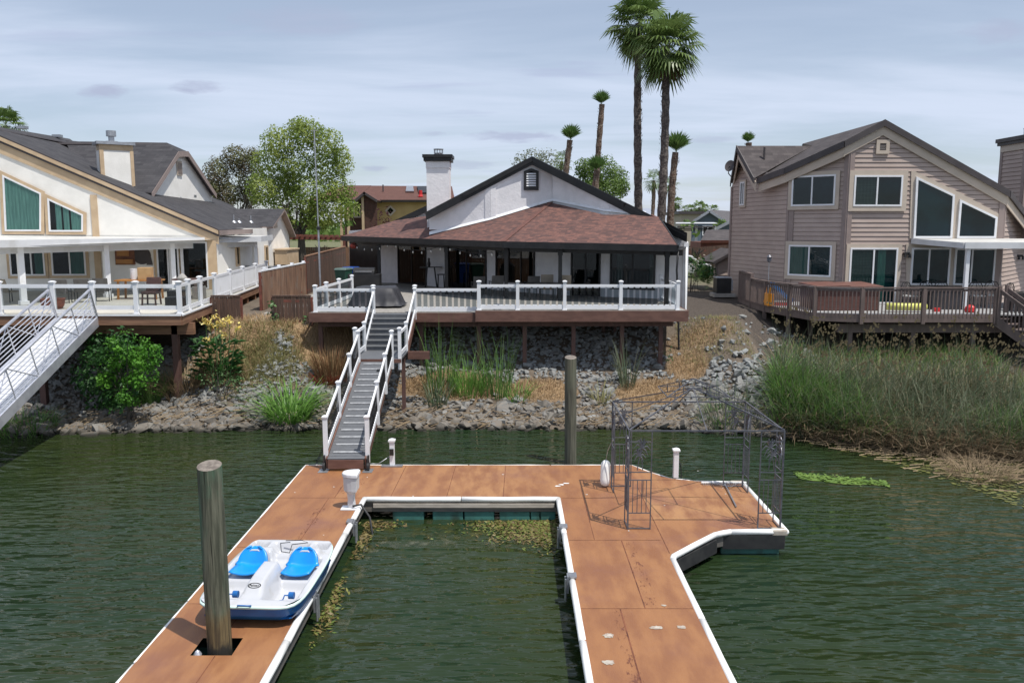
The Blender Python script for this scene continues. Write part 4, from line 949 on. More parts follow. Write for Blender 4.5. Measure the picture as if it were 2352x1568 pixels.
mb = MB(); mb.roof([sA, sB, sB + V((0, 6, 0)), sA + V((0, 6, 0))], .3, V((0, 1, 0)), 0, 1); mb.build('wing_roof', [M['shingle_red'], M['black']], wh)
mb = MB(); mb.face([sA + V((0, .3, -.3)), at(984, 560, 46.3), sB + V((0, .3, -.3))]); mb.build('wing_wall', M['stucco'], wh)
# chimney
c0, c1 = at(980, 440, 40.2), at(1032, 440, 40.2); zt = at(1004, 370, 40.2).z
mb = MB(); mb.bb(c0.x, c1.x, 40.2, 41.3, 6.2, zt); mb.bb(c0.x - .025, c1.x + .025, 40.17, 41.33, zt - .32, zt - .02); ch = mb.build('chimney', M['stucco'], wh)
mb = MB(); mb.bb(c0.x - .12, c1.x + .12, 40.06, 41.42, zt, zt + .16); mb.bb(c0.x - .17, c1.x + .17, 40.0, 41.48, zt + .161, zt + .30); mb.build('chimney_cap', M['black'], ch)
xc = (c0.x + c1.x) / 2; mb = MB(); mb.lathe((xc, 40.75, zt + .30), [(.16, 0), (.16, .12)], 14); mb.build('flue', M['darkfascia'], ch)
mb = MB(); mb.lathe((xc, 40.75, zt + .30), [(.2, 0), (.2, .06)], 14); mb.lathe((xc, 40.75, zt + .36), [(.24, .22), (.24, .25), (.001, .27)], 16)
for k in range(10): a = 2 * pi * k / 10; mb.tube((xc + .21 * cos(a), 40.75 + .21 * sin(a), zt + .35), (xc + .21 * cos(a), 40.75 + .21 * sin(a), zt + .6), .012, None, 4)
mb.build('spark_arrestor', M['steel'], ch)
# ---------------------------------------------------------------- things on the porch and deck
M['cover'] = mat('black_vinyl_cover', (.022, .022, .026), (.036, .036, .042), 3, rough=.58, spec=.4, bmp=.3, bscale=6)
cx0, cx1 = pdir(802, 690) * 32.2, pdir(930, 690) * 32.2; cxm = (cx0 + cx1) / 2; hw = (cx1 - cx0) / 2
vs = []; N1, N2 = 34, 26
for j in range(N2 + 1):
    for i in range(N1 + 1):
        x, y = 2 * i / N1 - 1, 2 * j / N2 - 1; e = max(abs(x), abs(y)); k = sm(.70, .74, e); sx_, sy_ = sq(x, y, 5)
        px_, py_ = sx_ * (1 if e < .72 else 1), sy_
        z = lerp(.80 - .10 * e * e + .05 * noise.noise(V((x * 2, y * 2, 1))), .08, sm(.66, 1.0, e) ** .7)
        q_ = 1 + (.07 * noise.noise(V((x * 5, y * 5, 4))) + .03 * sin(atan2(y, x) * 15)) * sm(.6, 1, e)
        r_ = lerp(1.0, .90, sm(.7, 1, e)) if e > .7 else 1
        s_ = (e if e < .72 else .72 + (e - .72) * .9) / max(e, 1e-6)
        vs.append(V((cxm + sx_ * s_ * q_ * hw * 1.05, 32.2 + sy_ * s_ * q_ * .95, ZL + z)))
b = MB(); b.mesh(vs, [(j * (N1 + 1) + i, j * (N1 + 1) + i + 1, (j + 1) * (N1 + 1) + i + 1, (j + 1) * (N1 + 1) + i) for j in range(N2) for i in range(N1)])
o = b.build('covered_fire_table', M['cover'], smooth=True); tag(o, 'low fire table under a creased black cover on the deck beside the stairs', 'covered table')
M['tansling'] = mat('tan_sling', (.30, .26, .20), (.26, .22, .17), 6, rough=.8)
M['greysling'] = mat('grey_cushion', (.10, .095, .09), (.13, .125, .12), 5, rough=.85)
def patio_chair(x, y, z, rz, fab, label, group=None, hb=.62):
    r = thing('patio_chair', (x, y, z), label, 'chair', group); c_, s_ = cos(rz), sin(rz)
    P = lambda a, b_, h: V((x + a * c_ - b_ * s_, y + a * s_ + b_ * c_, z + h))
    b = MB(); b.hexa([P(-.25, -.25, .40), P(.25, -.25, .40), P(.25, .22, .38), P(-.25, .22, .38)], [P(-.25, -.25, .44), P(.25, -.25, .44), P(.25, .22, .42), P(-.25, .22, .42)]); b.build('seat', M[fab], r)
    b = MB(); b.hexa([P(-.26, .22, .40), P(.26, .22, .40), P(.26, .26, .40), P(-.26, .26, .40)], [P(-.26, .38, .40 + hb), P(.26, .38, .40 + hb), P(.26, .42, .40 + hb), P(-.26, .42, .40 + hb)]); b.build('backrest', M[fab], r)
    for a in (-.27, .27):
        for e in (-.24, .26): b = MB(); b.tube(P(a, e, 0), P(a, e * .95, .62 if e < 0 else .5), .018, None, 6); b.build('leg', M['blackiron'], r)
        b = MB(); b.beam(P(a, -.27, .63), P(a, .30, .63), .05, .025); b.build('armrest', M['blackiron'], r)
    return r
for px, py_, nm in ((1262, 34.6, 'tan sling patio chair beside the porch table, left of the pair'), (1322 - 20, 34.2, 'tan sling patio chair in front of the glass door, right of the pair')):
    patio_chair(pdir(px - 6, 640) * py_, py_, ZR, pi, 'tansling', nm, 'tan chairs on the porch')
for px, yy, nm in ((1098, 37.0, 'dark grey cushioned chair by the glass door'), (1222, 35.5, 'dark grey cushioned chair behind the railing under the window'), (1140, 35.9, 'dark grey cushioned chair by the strip of white wall')):
    patio_chair(pdir(px, 640) * yy, yy, ZR if px > 1100 else ZL, pi + .2, 'greysling', nm, 'grey chairs on the porch', .5)
tx, ty = pdir(1255, 640) * 33.9, 33.9
r = thing('patio_table', (tx, ty, ZR), 'dark low table between the tan chairs on the porch', 'table'); b = MB(); b.bb(tx - .8, tx + .8, ty - .4, ty + .4, ZR + .66, ZR + .70); b.build('table_top', M['blackiron'], r)
for a in (-.7, .7):
    for e in (-.32, .32): b = MB(); b.bb(tx + a - .03, tx + a + .03, ty + e - .03, ty + e + .03, ZR, ZR + .66); b.build('leg', M['blackiron'], r)
tx, ty = pdir(990, 640) * 42.3, 42.3
r = thing('bar_table', (tx, ty, ZL), 'tall narrow black bar table against the white porch wall', 'table'); b = MB(); b.bb(tx - .55, tx + .55, ty - .25, ty + .25, ZL + 1.02, ZL + 1.06); b.build('table_top', M['blackiron'], r)
for a in (-.3, .3):
    for e in (-.2, .2): b = MB(); b.tube((tx + a, ty + e, ZL), (tx + a * .6, ty + e * .8, ZL + 1.02), .022, None, 6); b.build('leg', M['blackiron'], r)
b = MB(); b.lathe((tx - .1, ty, ZL + 1.06), [(.07, 0), (.09, .15), (.05, .3), (.06, .42), (.001, .46)], 10); o = b.build('figurine', M['blackiron']); tag(o, 'small dark figurine standing on the tall bar table', 'figurine')
sx_, sy_ = pdir(1013, 640) * 41.2, 41.2
r = thing('bar_stool', (sx_, sy_, ZL), 'black backless bar stool beside the bar table', 'stool'); b = MB(); b.bb(sx_ - .18, sx_ + .18, sy_ - .18, sy_ + .18, ZL + .70, ZL + .75); b.build('seat', M['blackiron'], r)
for a in (-.16, .16):
    for e in (-.16, .16): b = MB(); b.tube((sx_ + a, sy_ + e, ZL), (sx_ + a * .85, sy_ + e * .85, ZL + .7), .018, None, 6); b.build('leg', M['blackiron'], r)
M['wicker'] = mat('black_wicker', (.012, .012, .012), (.025, .024, .023), 40, rough=.7, bmp=.5)
gx_, gy_ = pdir(838, 640) * 39.5, 39.5
r = thing('barbecue_grill', (gx_, gy_, ZL), 'large black barbecue grill at the dark end of the porch', 'barbecue'); b = MB(); b.bb(gx_ - .75, gx_ + .75, gy_ - .35, gy_ + .35, ZL + .1, ZL + .85); b.build('cabinet', M['black'], r, bevel=.02)
b = MB(); b.prism([(gx_ - .5, gy_ - .33, ZL + .86)] + [(gx_ - .5, gy_ - .33 * cos(pi * k / 8), ZL + .86 + .3 * sin(pi * k / 8)) for k in range(1, 8)] + [(gx_ - .5, gy_ + .33, ZL + .86)], (1.0, 0, 0)); b.build('hood', M['black'], r, bevel=.01)
b = MB(); b.tube((gx_ - .4, gy_ - .36, ZL + .98), (gx_ + .4, gy_ - .36, ZL + .98), .015, None, 6); b.build('handle', M['steel'], r)
# string lights along the eave
M['cord'] = M['rubber']; M['bulb'] = mat('clear_bulb', (.55, .53, .48), rough=.15)
r = thing('string_lights', (-5, 39, 5.6), 'string of clear bulbs looped under the porch eave', 'string lights')
path = [Le.lerp(K, u) + V((.25, -.12, -.24 - .30 * abs(sin(u * 3 * pi)))) for u in [i / 36 for i in range(34)]]
b = MB(); b.pipe(path, .010, 5); b.build('cord', M['rubber'], r)
for i in range(1, 34, 2):
    p = path[i]; b = MB(); b.tube(p, p + V((0, 0, -.06)), .016, None, 6, 1); b.lathe(p + V((0, 0, -.17)), [(.012, 0), (.035, .03), (.038, .07), (.018, .11)], 8); b.build('bulb', [M['bulb'], M['rubber']], r, smooth=True)
b = MB(); p = V((pdir(812, 560) * 43.5, 43.5, 5.75)); b.lathe(p + V((0, 0, -.35)), [(.12, 0), (.22, .1), (.22, .18), (.08, .3)], 12); o = b.build('hanging_basket', mat('red_blossom', (.45, .05, .03), (.16, .05, .03), 14)); tag(o, 'hanging basket with red flowers under the porch eave corner', 'hanging basket')
# ---------------------------------------------------------------- cream house with the wide white patio roof
LU = V((1, .10, 0)).normalized(); LF = Pl((-13.6, 38.0), (LU.x, LU.y)); LN = LF.n; OH = .10
lh = thing('house', (-19, 40, 3.3), 'cream stucco house with tan trim, charcoal roof and flat white patio cover', 'house')
rk = [LF.q(-60, 287), LF.q(220, 427), LF.q(502, 528)]            # foot of the rake on the wall
aend = LF.q(497, 560)[0]; dz = V((0, 0, 1))
mb = MB(); LF.slab(mb, [(rk[0][0], 3.2), (aend, 3.2), (aend, 6.42), rk[1], rk[0]], -.3, 0); mb.build('wall', M['stuccocream'], lh)
# main roof slope: ridge runs straight back, the slope falls to the right
RA, RB = LF.px(-60, 286, OH), LF.px(503, 528, OH); RC = RA + V((-.2, 5, 0))
def rpl(px, py): return onp(px, py, RA, RB, RC)
mb = MB(); top = [rpl(-60, 282), rpl(0, 292), rpl(160, 319), rpl(240, 372), rpl(318, 440), rpl(484, 452), rpl(530, 470), rpl(608, 523)]
mb.roof([RA, RB] + top[::-1], .06, RB - RA, 0, 1)
rf = mb.build('main_roof', [M['shingle_grey'], M['darkfascia']], lh)
mb = MB()
for a, c in ((RA, RB),):
    mb.hexa([a - dz * .30, c - dz * .30, c - dz * .02, a - dz * .02], [a - dz * .30 + LN * .03, c - dz * .30 + LN * .03, c + dz * .03 + LN * .03, a + dz * .03 + LN * .03], 0)
    mb.hexa([a - dz * .20 + LN * .032, c - dz * .20 + LN * .032, c - dz * .04 + LN * .032, a - dz * .04 + LN * .032], [a - dz * .20 + LN * .055, c - dz * .20 + LN * .055, c - dz * .03 + LN * .055, a - dz * .03 + LN * .055], 1)
mb.build('rake_board', [M['darkfascia'], M['tantrim']], rf)
e0, e1 = rpl(503, 528), rpl(608, 524); mb = MB(); mb.hexa([e0 - dz * .24, e1 - dz * .24, e1 - dz * .02, e0 - dz * .02], [e0 - dz * .24 + LU * .06, e1 - dz * .24 + LU * .06, e1 - dz * .02 + LU * .06, e0 - dz * .02 + LU * .06]); mb.build('eave_board', M['taupetrim'], rf)
lsl = RA + V((-8.5, 0, -3.3)); mb = MB(); mb.roof([RA, lsl, lsl + V((0, 9, 0)), RA + V((0, 9, 0))], .06, V((0, 1, 0)), 0, 1); mb.build('main_roof', [M['shingle_grey'], M['darkfascia']], lh)
mb = MB(); aL_ = rk[0][0]; LF.slab(mb, [(aL_ - 8.2, 3.2), (aL_ - .001, 3.2), (aL_ - .001, rk[0][1]), (aL_ - 8.2, rk[0][1] - 3.2)], -.3, 0); mb.build('wall', M['stuccocream'], lh)
for px, py in ((52, 298), (132, 317), (440, 455)):
    p = rpl(px, py); b = MB(); b.box(p + V((0, 0, .10)), (.42, .35, .14)); b.build('roof_vent', M['steel'], rf)
for px, py, h_ in ((410, 452, .5), (537, 510, .42), (576, 510, .42), (549, 510, .22)):
    p = rpl(px, py); b = MB(); b.lathe(p - V((0, 0, .05)), [(.16, 0), (.10, .10), (.045, .13), (.045, h_)], 8); b.build('vent_pipe', M['steel'], rf)
# tan bands on the wall
mb = MB(); w_ = .42
b0, b1 = LF.q(-60, 300), LF.q(502, 540); LF.slab(mb, [(b0[0], b0[1] - w_ - .1), (b1[0], b1[1] - w_), (b1[0], b1[1]), (b0[0], b0[1])], .002, .05)
aa, ab = LF.q(211, 500)[0], LF.q(226, 500)[0]; LF.bar(mb, aa, ab, 3.67, LF.q(211, 448)[1], .006, .062); LF.bar(mb, LF.q(480, 560)[0], aend, 3.67, 5.9, .006, .06); LF.bar(mb, LF.q(352, 560)[0], LF.q(361, 560)[0], 3.67, 5.95, .006, .05)
mb.build('wall_trim', M['tantrim'], lh)
def pxp(pts): return [LF.q(x, y) for x, y in pts]
w1 = pxp([(14, 531), (97, 531), (97, 444), (8, 402)]); w2 = pxp([(115, 532), (193, 532), (193, 493), (111, 455)])
window(LF, w1, lh, 'window', 'white', .07, 'tantrim', .13, (), 'room', [(0, 1, 'curtain')], .055, 'railclear')
window(LF, w2, lh, 'window', 'white', .07, 'tantrim', .13, (), 'room', [(.18, .36, 'curtain'), (.42, .60, 'curtain'), (.66, 1, 'curtain')], .055, 'railclear')
def lwin(x0, x1, zb, zt, mull=(.5,), cur=None, nm='window', tr='tantrim'):
    a, c = LF.q(x0, 600)[0], LF.q(x1, 600)[0]; return window(LF, (a, c, zb, zt), lh, nm, 'white', .07, tr, .12, mull, 'room', cur, .004)
lwin(23, 104, 4.35, 5.95, (.62,), [(.72, 1, 'curtain')]); lwin(119, 198, 4.35, 5.95, (.53,), [(.55, 1, 'curtain')])
lwin(361, 412, 3.7, 5.85, (.5,), None, 'glass_door'); lwin(416, 478, 3.7, 5.85, (.02,), None, 'glass_door')
# chimney on the slope
CP = Pl((-18.6, 39.6), (.82, .57)); x0, x1, z0, z1 = CP.rect(232, 340, 308, 450); zt = CP.q(270, 333)[1]
mb = MB(); CP.slab(mb, [(x0, 6.8), (x1, 6.8), (x1, zt), (x0, zt)], -1.0, 0); ch = mb.build('chimney', M['stuccocream'], lh)
mb = MB()
for a, c in ((x0 - .015, x0 + .16), (x1 - .13, x1 + .015)): CP.bar(mb, a, c, 7.2, zt + .001, -.15, .03)
CP.bar(mb, x0 + .16, x1 - .13, zt - .25, zt - .01, -.05, .028); CP.bar(mb, x0 - .012, x0 + .02, zt - .25, zt - .012, -.8, -.15); mb.build('chimney_trim', M['tantrim'], ch)
mb = MB(); CP.bar(mb, x0 - .14, x1 + .10, zt, zt + .13, -1.12, .14); mb.build('chimney_cap', M['steel'], ch)
cc = CP.P((x0 + x1) / 2 - .1, zt + .13, -.5); mb = MB(); mb.lathe(cc, [(.28, 0), (.28, .06), (.13, .08), (.13, .28), (.22, .29), (.22, .55), (.001, .57)], 14); mb.build('flue', M['steel'], ch)
# upper gable facing the same way, further back
BP = Pl((-17.2, 44.0), (0, 1)); gq = [BP.q(336, 447), BP.q(486, 449), BP.q(420, 352), BP.q(398, 352)]
mb = MB(); BP.slab(mb, [(gq[0][0], gq[0][1] - 1.2), (gq[1][0], gq[1][1] - 1.2), gq[1], gq[2], gq[3], gq[0]], -.3, 0); ug = mb.build('gable_wall', M['stuccocream'], lh)
g0, g1, g2, g3 = [BP.P(a, z, .25) + dz * .08 for a, z in gq]; XL = V((-1, 0, 0))
rid = (g2 + g3) / 2 + XL * .8 + dz * .45
def spl(px, py): return onp(px, py, g0, g3, g3 + XL)
mb = MB(); mb.roof([g0, g3, rid, spl(180, 325), spl(150, 322), spl(170, 372), spl(240, 440)], .10, XL, 0, 1); mb.roof([g2, g1, g1 + XL * 9, rid + XL * 9, rid], .10, XL, 0, 1); mb.roof([g3, g2, rid], .10, V((0, 1, 0)), 0, 1)
ur = mb.build('gable_roof', [M['shingle_grey'], M['darkfascia']], lh)
mb = MB()
for a, c in ((g0, g3), (g3, g2), (g2, g1)): mb.hexa([a - dz * .26, c - dz * .26, c - dz * .01, a - dz * .01], [a - dz * .26 - XL * .05, c - dz * .26 - XL * .05, c + dz * .02 - XL * .05, a + dz * .02 - XL * .05])
mb.build('rake_board', M['taupetrim'], ur)
mb = MB(); va, vb, vz0, vz1 = BP.rect(405, 370, 416, 403); BP.bar(mb, va, vb, vz0, vz1, .01, .06); ve = mb.build('gable_vent', M['beigetrim'], ug); mb = MB()
for k in range(9): z = vz0 + .1 + (vz1 - vz0 - .16) * k / 9; BP.bar(mb, va + .05, vb - .05, z, z + .03, .062, .085)
mb.build('louvre', M['taupetrim'], ve)
# long side wing
SW = Pl((-13.62, 43.0), (0, 1)); a497, a664 = SW.q(499, 560)[0], SW.q(664, 560)[0]
ap_ = SW.q(641, 486); el = SW.q(612, 524); er = SW.q(664, 538)
mb = MB(); SW.slab(mb, [(a497, 2.9), (a664, 2.9), (er[0], er[1]), ap_, el, (a497, el[1])], -.3, 0); sw = mb.build('side_wing', M['stuccocream'], lh)
mb = MB(); P3 = [SW.P(a, z, .35) for a, z in (el, ap_, er)]; bk3 = V((-7, 0, 0)); P3[0] += dz * .08; P3[2] += V((0, .3, -.1)); P3[1] += dz * .16
mb.roof([P3[0], P3[1], P3[1] + bk3, P3[0] + bk3], .12, V((1, 0, 0)), 0, 1); mb.roof([P3[1], P3[2], P3[2] + bk3, P3[1] + bk3], .12, V((1, 0, 0)), 0, 1); wr = mb.build('wing_roof', [M['shingle_grey'], M['taupetrim']], lh)
mb = MB(); a0, a1, z0, z1 = SW.rect(629, 497, 635, 523); SW.bar(mb, a0, a1, z0, z1, .005, .05); mb.build('gable_vent', M['beigetrim'], sw)
for x0_, x1_, zb, zt_, nm in ((540, 548, 4.6, 5.6, 'window'), (607, 614, 3.4, 5.5, 'door'), (586, 590, 4.2, 5.4, 'window')):
    a, c = SW.q(x0_, 580)[0], SW.q(x1_, 580)[0]; window(SW, (a, c, zb, zt_), lh, nm, 'tantrim', .1, None, 0, (), 'room', None, .004)
# patio cover, posts
M['patiotop'] = mat('patio_cover_top', (.60, .595, .565), (.52, .51, .485), 1.2, rough=.5)
pc = thing('patio_cover', (-15, 34.5, 3.67), 'long flat white patio cover on square posts along the cream house', 'patio cover')
PO = Pl((-16.2, 33.2), (.415, .91)); PN = PO.n; PU = PO.u; zt = 6.02; aL, aR = PO.q(-60, 555)[0], PO.q(597, 552)[0]
q0, q1 = PO.P(aL, zt), PO.P(aR, zt); q2 = V((-12.5, 43.4, zt + .05)); q25 = V((-13.58, 43.4, zt + .06)); q26 = LF.P(.02, zt + .13, .012); q3 = LF.P(rk[0][0], zt + .14, .012)
mb = MB(); QQ = [q0, q1, q2, q25, q26, q3]; mb.hexa([q_ - dz * .2 for q_ in QQ], QQ, 0); mb.build('cover_panel', M['patiotop'], pc)
mb = MB(); mb.beam(q0 + PN * .04 - dz * .10, q1 + PN * .04 - dz * .10, .06, .26); s_ = (q2 - q1).normalized(); mb.beam(q1 - dz * .1 + PN * .03, q2 - dz * .1 + PN * .03, .06, .26); mb.build('gutter', M['whitemetal'], pc)
b0, b1 = q0 - PN * .45 - dz * .34, q1 - PN * .45 - dz * .34; mb = MB(); mb.beam(b0, b1, .1, .26); mb.build('cover_beam', M['whitemetal'], pc)
for px in (66, 262, 413, 588):
    a = PO.q(px, 600)[0]; c = PO.P(a, 0, -.45) if px < 500 else V((-12.95, 41.9, 0)); b = MB(); b.box((c.x, c.y, 4.72), (.2, .2, 2.12), .82); b.box((c.x, c.y, 3.75), (.30, .30, .14), .82); b.build('cover_post', M['white'], pc)
# ---------------------------------------------------------------- its deck
ld = thing('side_deck', (-13, 30, 2), 'cream floored deck with white posts and clear glass panels in front of the cream house', 'deck')
M['creamfloor'] = mat('cream_deck_coating', (.56, .53, .46), (.48, .455, .395), 1.2, rough=.55)
ZC = 3.67; C0, C1 = V((-10.85, 27, ZC)), V((-12.9, 44, ZC))
mb = MB(); mb.hexa([V((-27, 27, ZC - .06)), C0 - dz * .06, C1 - dz * .06, V((-27, 44, ZC - .06))], [V((-27, 27, ZC)), C0, C1, V((-27, 44, ZC))]); mb.build('deck_floor', M['creamfloor'], ld)
mb = MB(); mb.beam(V((-27, 26.97, ZC - .19)), C0 + V((.0, -.03, -.19)), .05, .32); mb.beam(C0 + V((.02, -.0, -.19)), C1 + V((.02, 0, -.19)), .05, .32); mb.build('fascia', M['grain'], ld)
mb = MB(); mb.beam(V((-27, 26.93, ZC - .02)), C0 + V((.02, -.07, -.02)), .04, .05); mb.beam(C0 + V((.06, -.04, -.02)), C1 + V((.06, 0, -.02)), .04, .05); mb.build('edge_strip', M['white'], ld)
mb = MB(); mb.bb(-26, -10.75, 27.7, 27.9, ZC - .75, ZC - .36); mb.build('beam', M['grain'], ld)
for x, y in ((-24, 27.8), (-20, 27.8), (-16, 27.8), (-11.4, 27.8), (-11.8, 33), (-12.2, 37), (-16, 33), (-20, 33)):
    b = MB(); b.bb(x - .1, x + .1, y - .1, y + .1, ground_z(x, y) - .4, ZC - .4); b.build('support_post', M['brownpost'], ld)
for i in range(7): b = MB(); y = 30.5 + i * 1.9; x = lerp(C0.x, C1.x, (y - 27) / 17); b.bb(x - .5, x + .0, y - .07, y + .07, ZC - .66, ZC - .36); b.build('joist_end', M['grain'], ld)
fr = [V((pdir(px, 690) * 27.08, 27.08, ZC)) for px in (-110, 0, 123, 214, 313, 412)]
side = [V((lerp(C0.x, C1.x, u) - .08, lerp(C0.y, C1.y, u) , ZC)) for u in (0, .075, .17, .30, .46, .62, .80, .985)]
for i, p in enumerate(fr): rpost(ld, p, 1.05, .13)
for i, (a, c) in enumerate(zip(fr, fr[1:])):
    if i != 2: bay(ld, a, c, 'pane', .98, .28, im='railclear', tw=.12)
    else: bay(ld, a, c, 'pane', .98, .15, im='railclear', tw=.12)
side[0] = fr[-1]
for i, (a, c) in enumerate(zip(side, side[1:])):
    rpost(ld, c, 1.05, .13); bay(ld, a, c, 'pane' if i < 3 else 'pickets', .98, .2, im='railclear' if i < 3 else 'white', tw=.1, step=.11)
# ---------------------------------------------------------------- aluminium gangway
ag = thing('gangway', (-14.2, 22, 1.5), 'bright aluminium gangway with barred truss sides leading down from the cream house deck', 'gangway')
A0, A1 = V((-14.25, 26.95, ZC - .12)), V((-14.25, 18.2, .28)); ad_ = A1 - A0; al = ad_.length; adn = ad_.normalized(); ar = V((-1, 0, 0)); au = ar.cross(adn).normalized()
if au.z < 0: au = -au
def gq_(u, v, h): return A0 + ar * u + adn * v + au * h
mb = MB()
for k in range(36): mb.hexa([gq_(-.62, al * k / 36 + .01, -.04), gq_(.62, al * k / 36 + .01, -.04), gq_(.62, al * (k + 1) / 36 - .004, -.04), gq_(-.62, al * (k + 1) / 36 - .004, -.04)], [gq_(-.62, al * k / 36 + .01, 0), gq_(.62, al * k / 36 + .01, 0), gq_(.62, al * (k + 1) / 36 - .004, 0), gq_(-.62, al * (k + 1) / 36 - .004, 0)])
mb.build('ramp_deck', M['whitemetal'], ag)
for s in (-1, 1):
    b = MB(); b.beam(gq_(s * .66, 0, -.10), gq_(s * .66, al, -.10), .07, .30); b.build('side_channel', M['alu'], ag)
    b = MB(); b.pipe([gq_(s * .66, 0, .02), gq_(s * .66, .02, 1.02), gq_(s * .66, al, 1.02)], .045, 8); b.build('handrail', M['alu'], ag, smooth=True)
    b = MB()
    for h in (.17, .30, .43, .56, .69, .82): b.tube(gq_(s * .66, .03, h), gq_(s * .66, al, h), .016, None, 6)
    b.build('guard_bars', M['alu'], ag)
    b = MB(); k = 0
    while k * 1.25 < al:
        v = k * 1.25; b.tube(gq_(s * .66, v + .03, .0), gq_(s * .66, v + .03, 1.0), .02, None, 6)
        if k % 2 == 0: b.tube(gq_(s * .67, v + .03, 1.0), gq_(s * .67, min(al, v + 1.25), .03), .016, None, 6)
        else: b.tube(gq_(s * .67, v + .03, .03), gq_(s * .67, min(al, v + 1.25), 1.0), .016, None, 6)
        k += 1
    b.build('truss', M['alu'], ag)
# ---------------------------------------------------------------- things on that deck
M['orangewood'] = mat('varnished_orange_wood', (.42, .19, .05), (.32, .135, .035), 3, stretch=(.6, 3, 3), rough=.4)
M['leather'] = mat('brown_leather', (.075, .035, .028), (.05, .025, .02), 6, rough=.45)
M['cardboard'] = mat('cardboard', (.42, .27, .13), (.36, .22, .10), 4, rough=.9)
M['rust'] = mat('rust_red', (.25, .075, .04), (.16, .05, .03), 6, rough=.8)
def onfloor(px, py): return atz(px, py, ZC)
c = onfloor(322, 683); c = V((pdir(322, 660) * 33, 33, ZC))
r = thing('wooden_table', c, 'orange varnished wooden table on the cream house patio', 'table'); b = MB(); b.bb(c.x - .85, c.x + .85, c.y - .4, c.y + .4, ZC + .72, ZC + .77); b.build('table_top', M['orangewood'], r)
for a in (-.75, .75):
    for e in (-.32, .32): b = MB(); b.beam(V((c.x + a, c.y + e, ZC)), V((c.x + a * .95, c.y + e, ZC + .72)), .07, .07); b.build('leg', M['orangewood'], r)
b = MB(); b.box((c.x + .25, c.y, ZC + .77 + .24), (.50, .4, .48), .1); o = b.build('cardboard_box', M['cardboard'], bevel=.008); tag(o, 'tan cardboard box standing on the orange wooden table', 'box')
b = MB(); b.lathe((c.x - .25, c.y + .1, ZC + .771), [(.13, 0), (.15, .40), (.16, .42), (.001, .43)], 14); o = b.build('bucket', M['white']); tag(o, 'white lidded bucket standing on the orange wooden table', 'bucket')
c = V((pdir(346, 660) * 30.4, 30.4, ZC))
r = thing('armchair', c, 'brown leather office style chair beside the glass railing of the cream house', 'chair'); b = MB(); b.box((c.x, c.y, ZC + .45), (.55, .5, .1)); b.build('seat', M['leather'], r, bevel=.03); b = MB(); b.hexa([c + V(q) for q in ((-.28, .2, .5), (.28, .2, .5), (.28, .27, .5), (-.28, .27, .5))], [c + V(q) for q in ((-.27, .3, 1.0), (.27, .3, 1.0), (.27, .36, 1.0), (-.27, .36, 1.0))]); b.build('backrest', M['leather'], r, bevel=.02)
for a in (-.25, .25):
    for e in (-.22, .24): b = MB(); b.beam(c + V((a, e, 0)), c + V((a * .9, e * .9, .42)), .05, .05); b.build('leg', M['leather'], r)
    b = MB(); b.beam(c + V((a * 1.15, -.25, .66)), c + V((a * 1.15, .28, .68)), .06, .05); b.build('armrest', M['leather'], r)
b = MB(); a, z = LF.q(288, 585); LF.bar(b, a - .42, a + .42, z - .45, z + .45, .01, .1, 0); LF.bar(b, a - .32, a + .2, z - .05, z + .38, .1, .16, 1); LF.bar(b, a - .36, a + .36, z - .4, z - .2, .1, .2, 1); o = b.build('wall_art', [mat('art_brown', (.12, .045, .03), (.2, .08, .04), 5), M['orangewood']]); tag(o, 'square wooden ship picture hanging on the cream patio wall', 'wall art')
b = MB(); a, z = LF.q(326, 587); b.hexa([LF.P(a + .40 * cos(t_), z + .40 * sin(t_), .01) for t_ in [2 * pi * k / 22 for k in range(22)]], [LF.P(a + .36 * cos(t_), z + .36 * sin(t_), .08) for t_ in [2 * pi * k / 22 for k in range(22)]]); LF.slab(b, [(a + .2, z - .42), (a + .46, z - .42), (a + .40, z - .05), (a + .2, z - .2)], .012, .06); o = b.build('wall_disc', M['darkfascia']); tag(o, 'round dark metal fish ornament on the cream patio wall', 'wall art')
b = MB(); b.bb(*[-12.55, -11.9, 30.0, 30.6, ZC, ZC + .55]); b.bb(-12.3, -11.7, 29.2, 29.7, ZC, ZC + .38); o = b.build('speaker_box', M['black'], bevel=.03); tag(o, 'stacked black storage cases behind the side glass panels of the cream house', 'storage case')
c = V((-13.1, 33.6, ZC)); r = thing('round_table', c, 'round dark topped patio table near the glass side railing', 'table'); b = MB(); b.lathe(c, [(.65, .72), (.68, .74), (.65, .77)], 20); b.build('table_top', M['leather'], r); b = MB(); b.lathe(c, [(.3, 0), (.3, .03), (.05, .08), (.05, .72)], 12); b.build('leg', M['blackiron'], r)
for k, (x, y, h) in enumerate(((-12.9, 32.4, .75), (-12.5, 33.0, .5))):
    b = MB(); b.bb(x - .22, x + .22, y - .2, y + .2, ZC, ZC + h); b.lathe((x, y, ZC + h), [(.16, 0), (.2, .12), (.1, .25), (.001, .3)], 10); o = b.build('planter', [M['concrete'], M['concrete']][k], bevel=.02); tag(o, ('tall', 'low')[k] + ' grey stone planter behind the glass side railing', 'planter')
for px, yy, nm in ((233, 32.0, 'grey framed mesh chair behind the glass panel right of the aluminium gangway'), (190, 31.6, 'grey mesh lounge chair behind the aluminium gangway gate'), (140, 31.2, 'grey mesh lounge chair behind the white post nearest the gangway')):
    patio_chair(pdir(px, 640) * yy, yy, ZC, pi + .3, 'greysling', nm, 'grey chairs on the cream house patio', .5)
c = V((pdir(120, 680) * 28.9, 28.9, ZC)); b = MB(); b.lathe(c, [(.28, 0), (.36, .12), (.40, .34), (.42, .36), (.34, .36), (.3, .2)], 16); o = b.build('flower_pot', M['rust']); tag(o, 'large terracotta pot behind the aluminium gangway rails', 'flower pot')
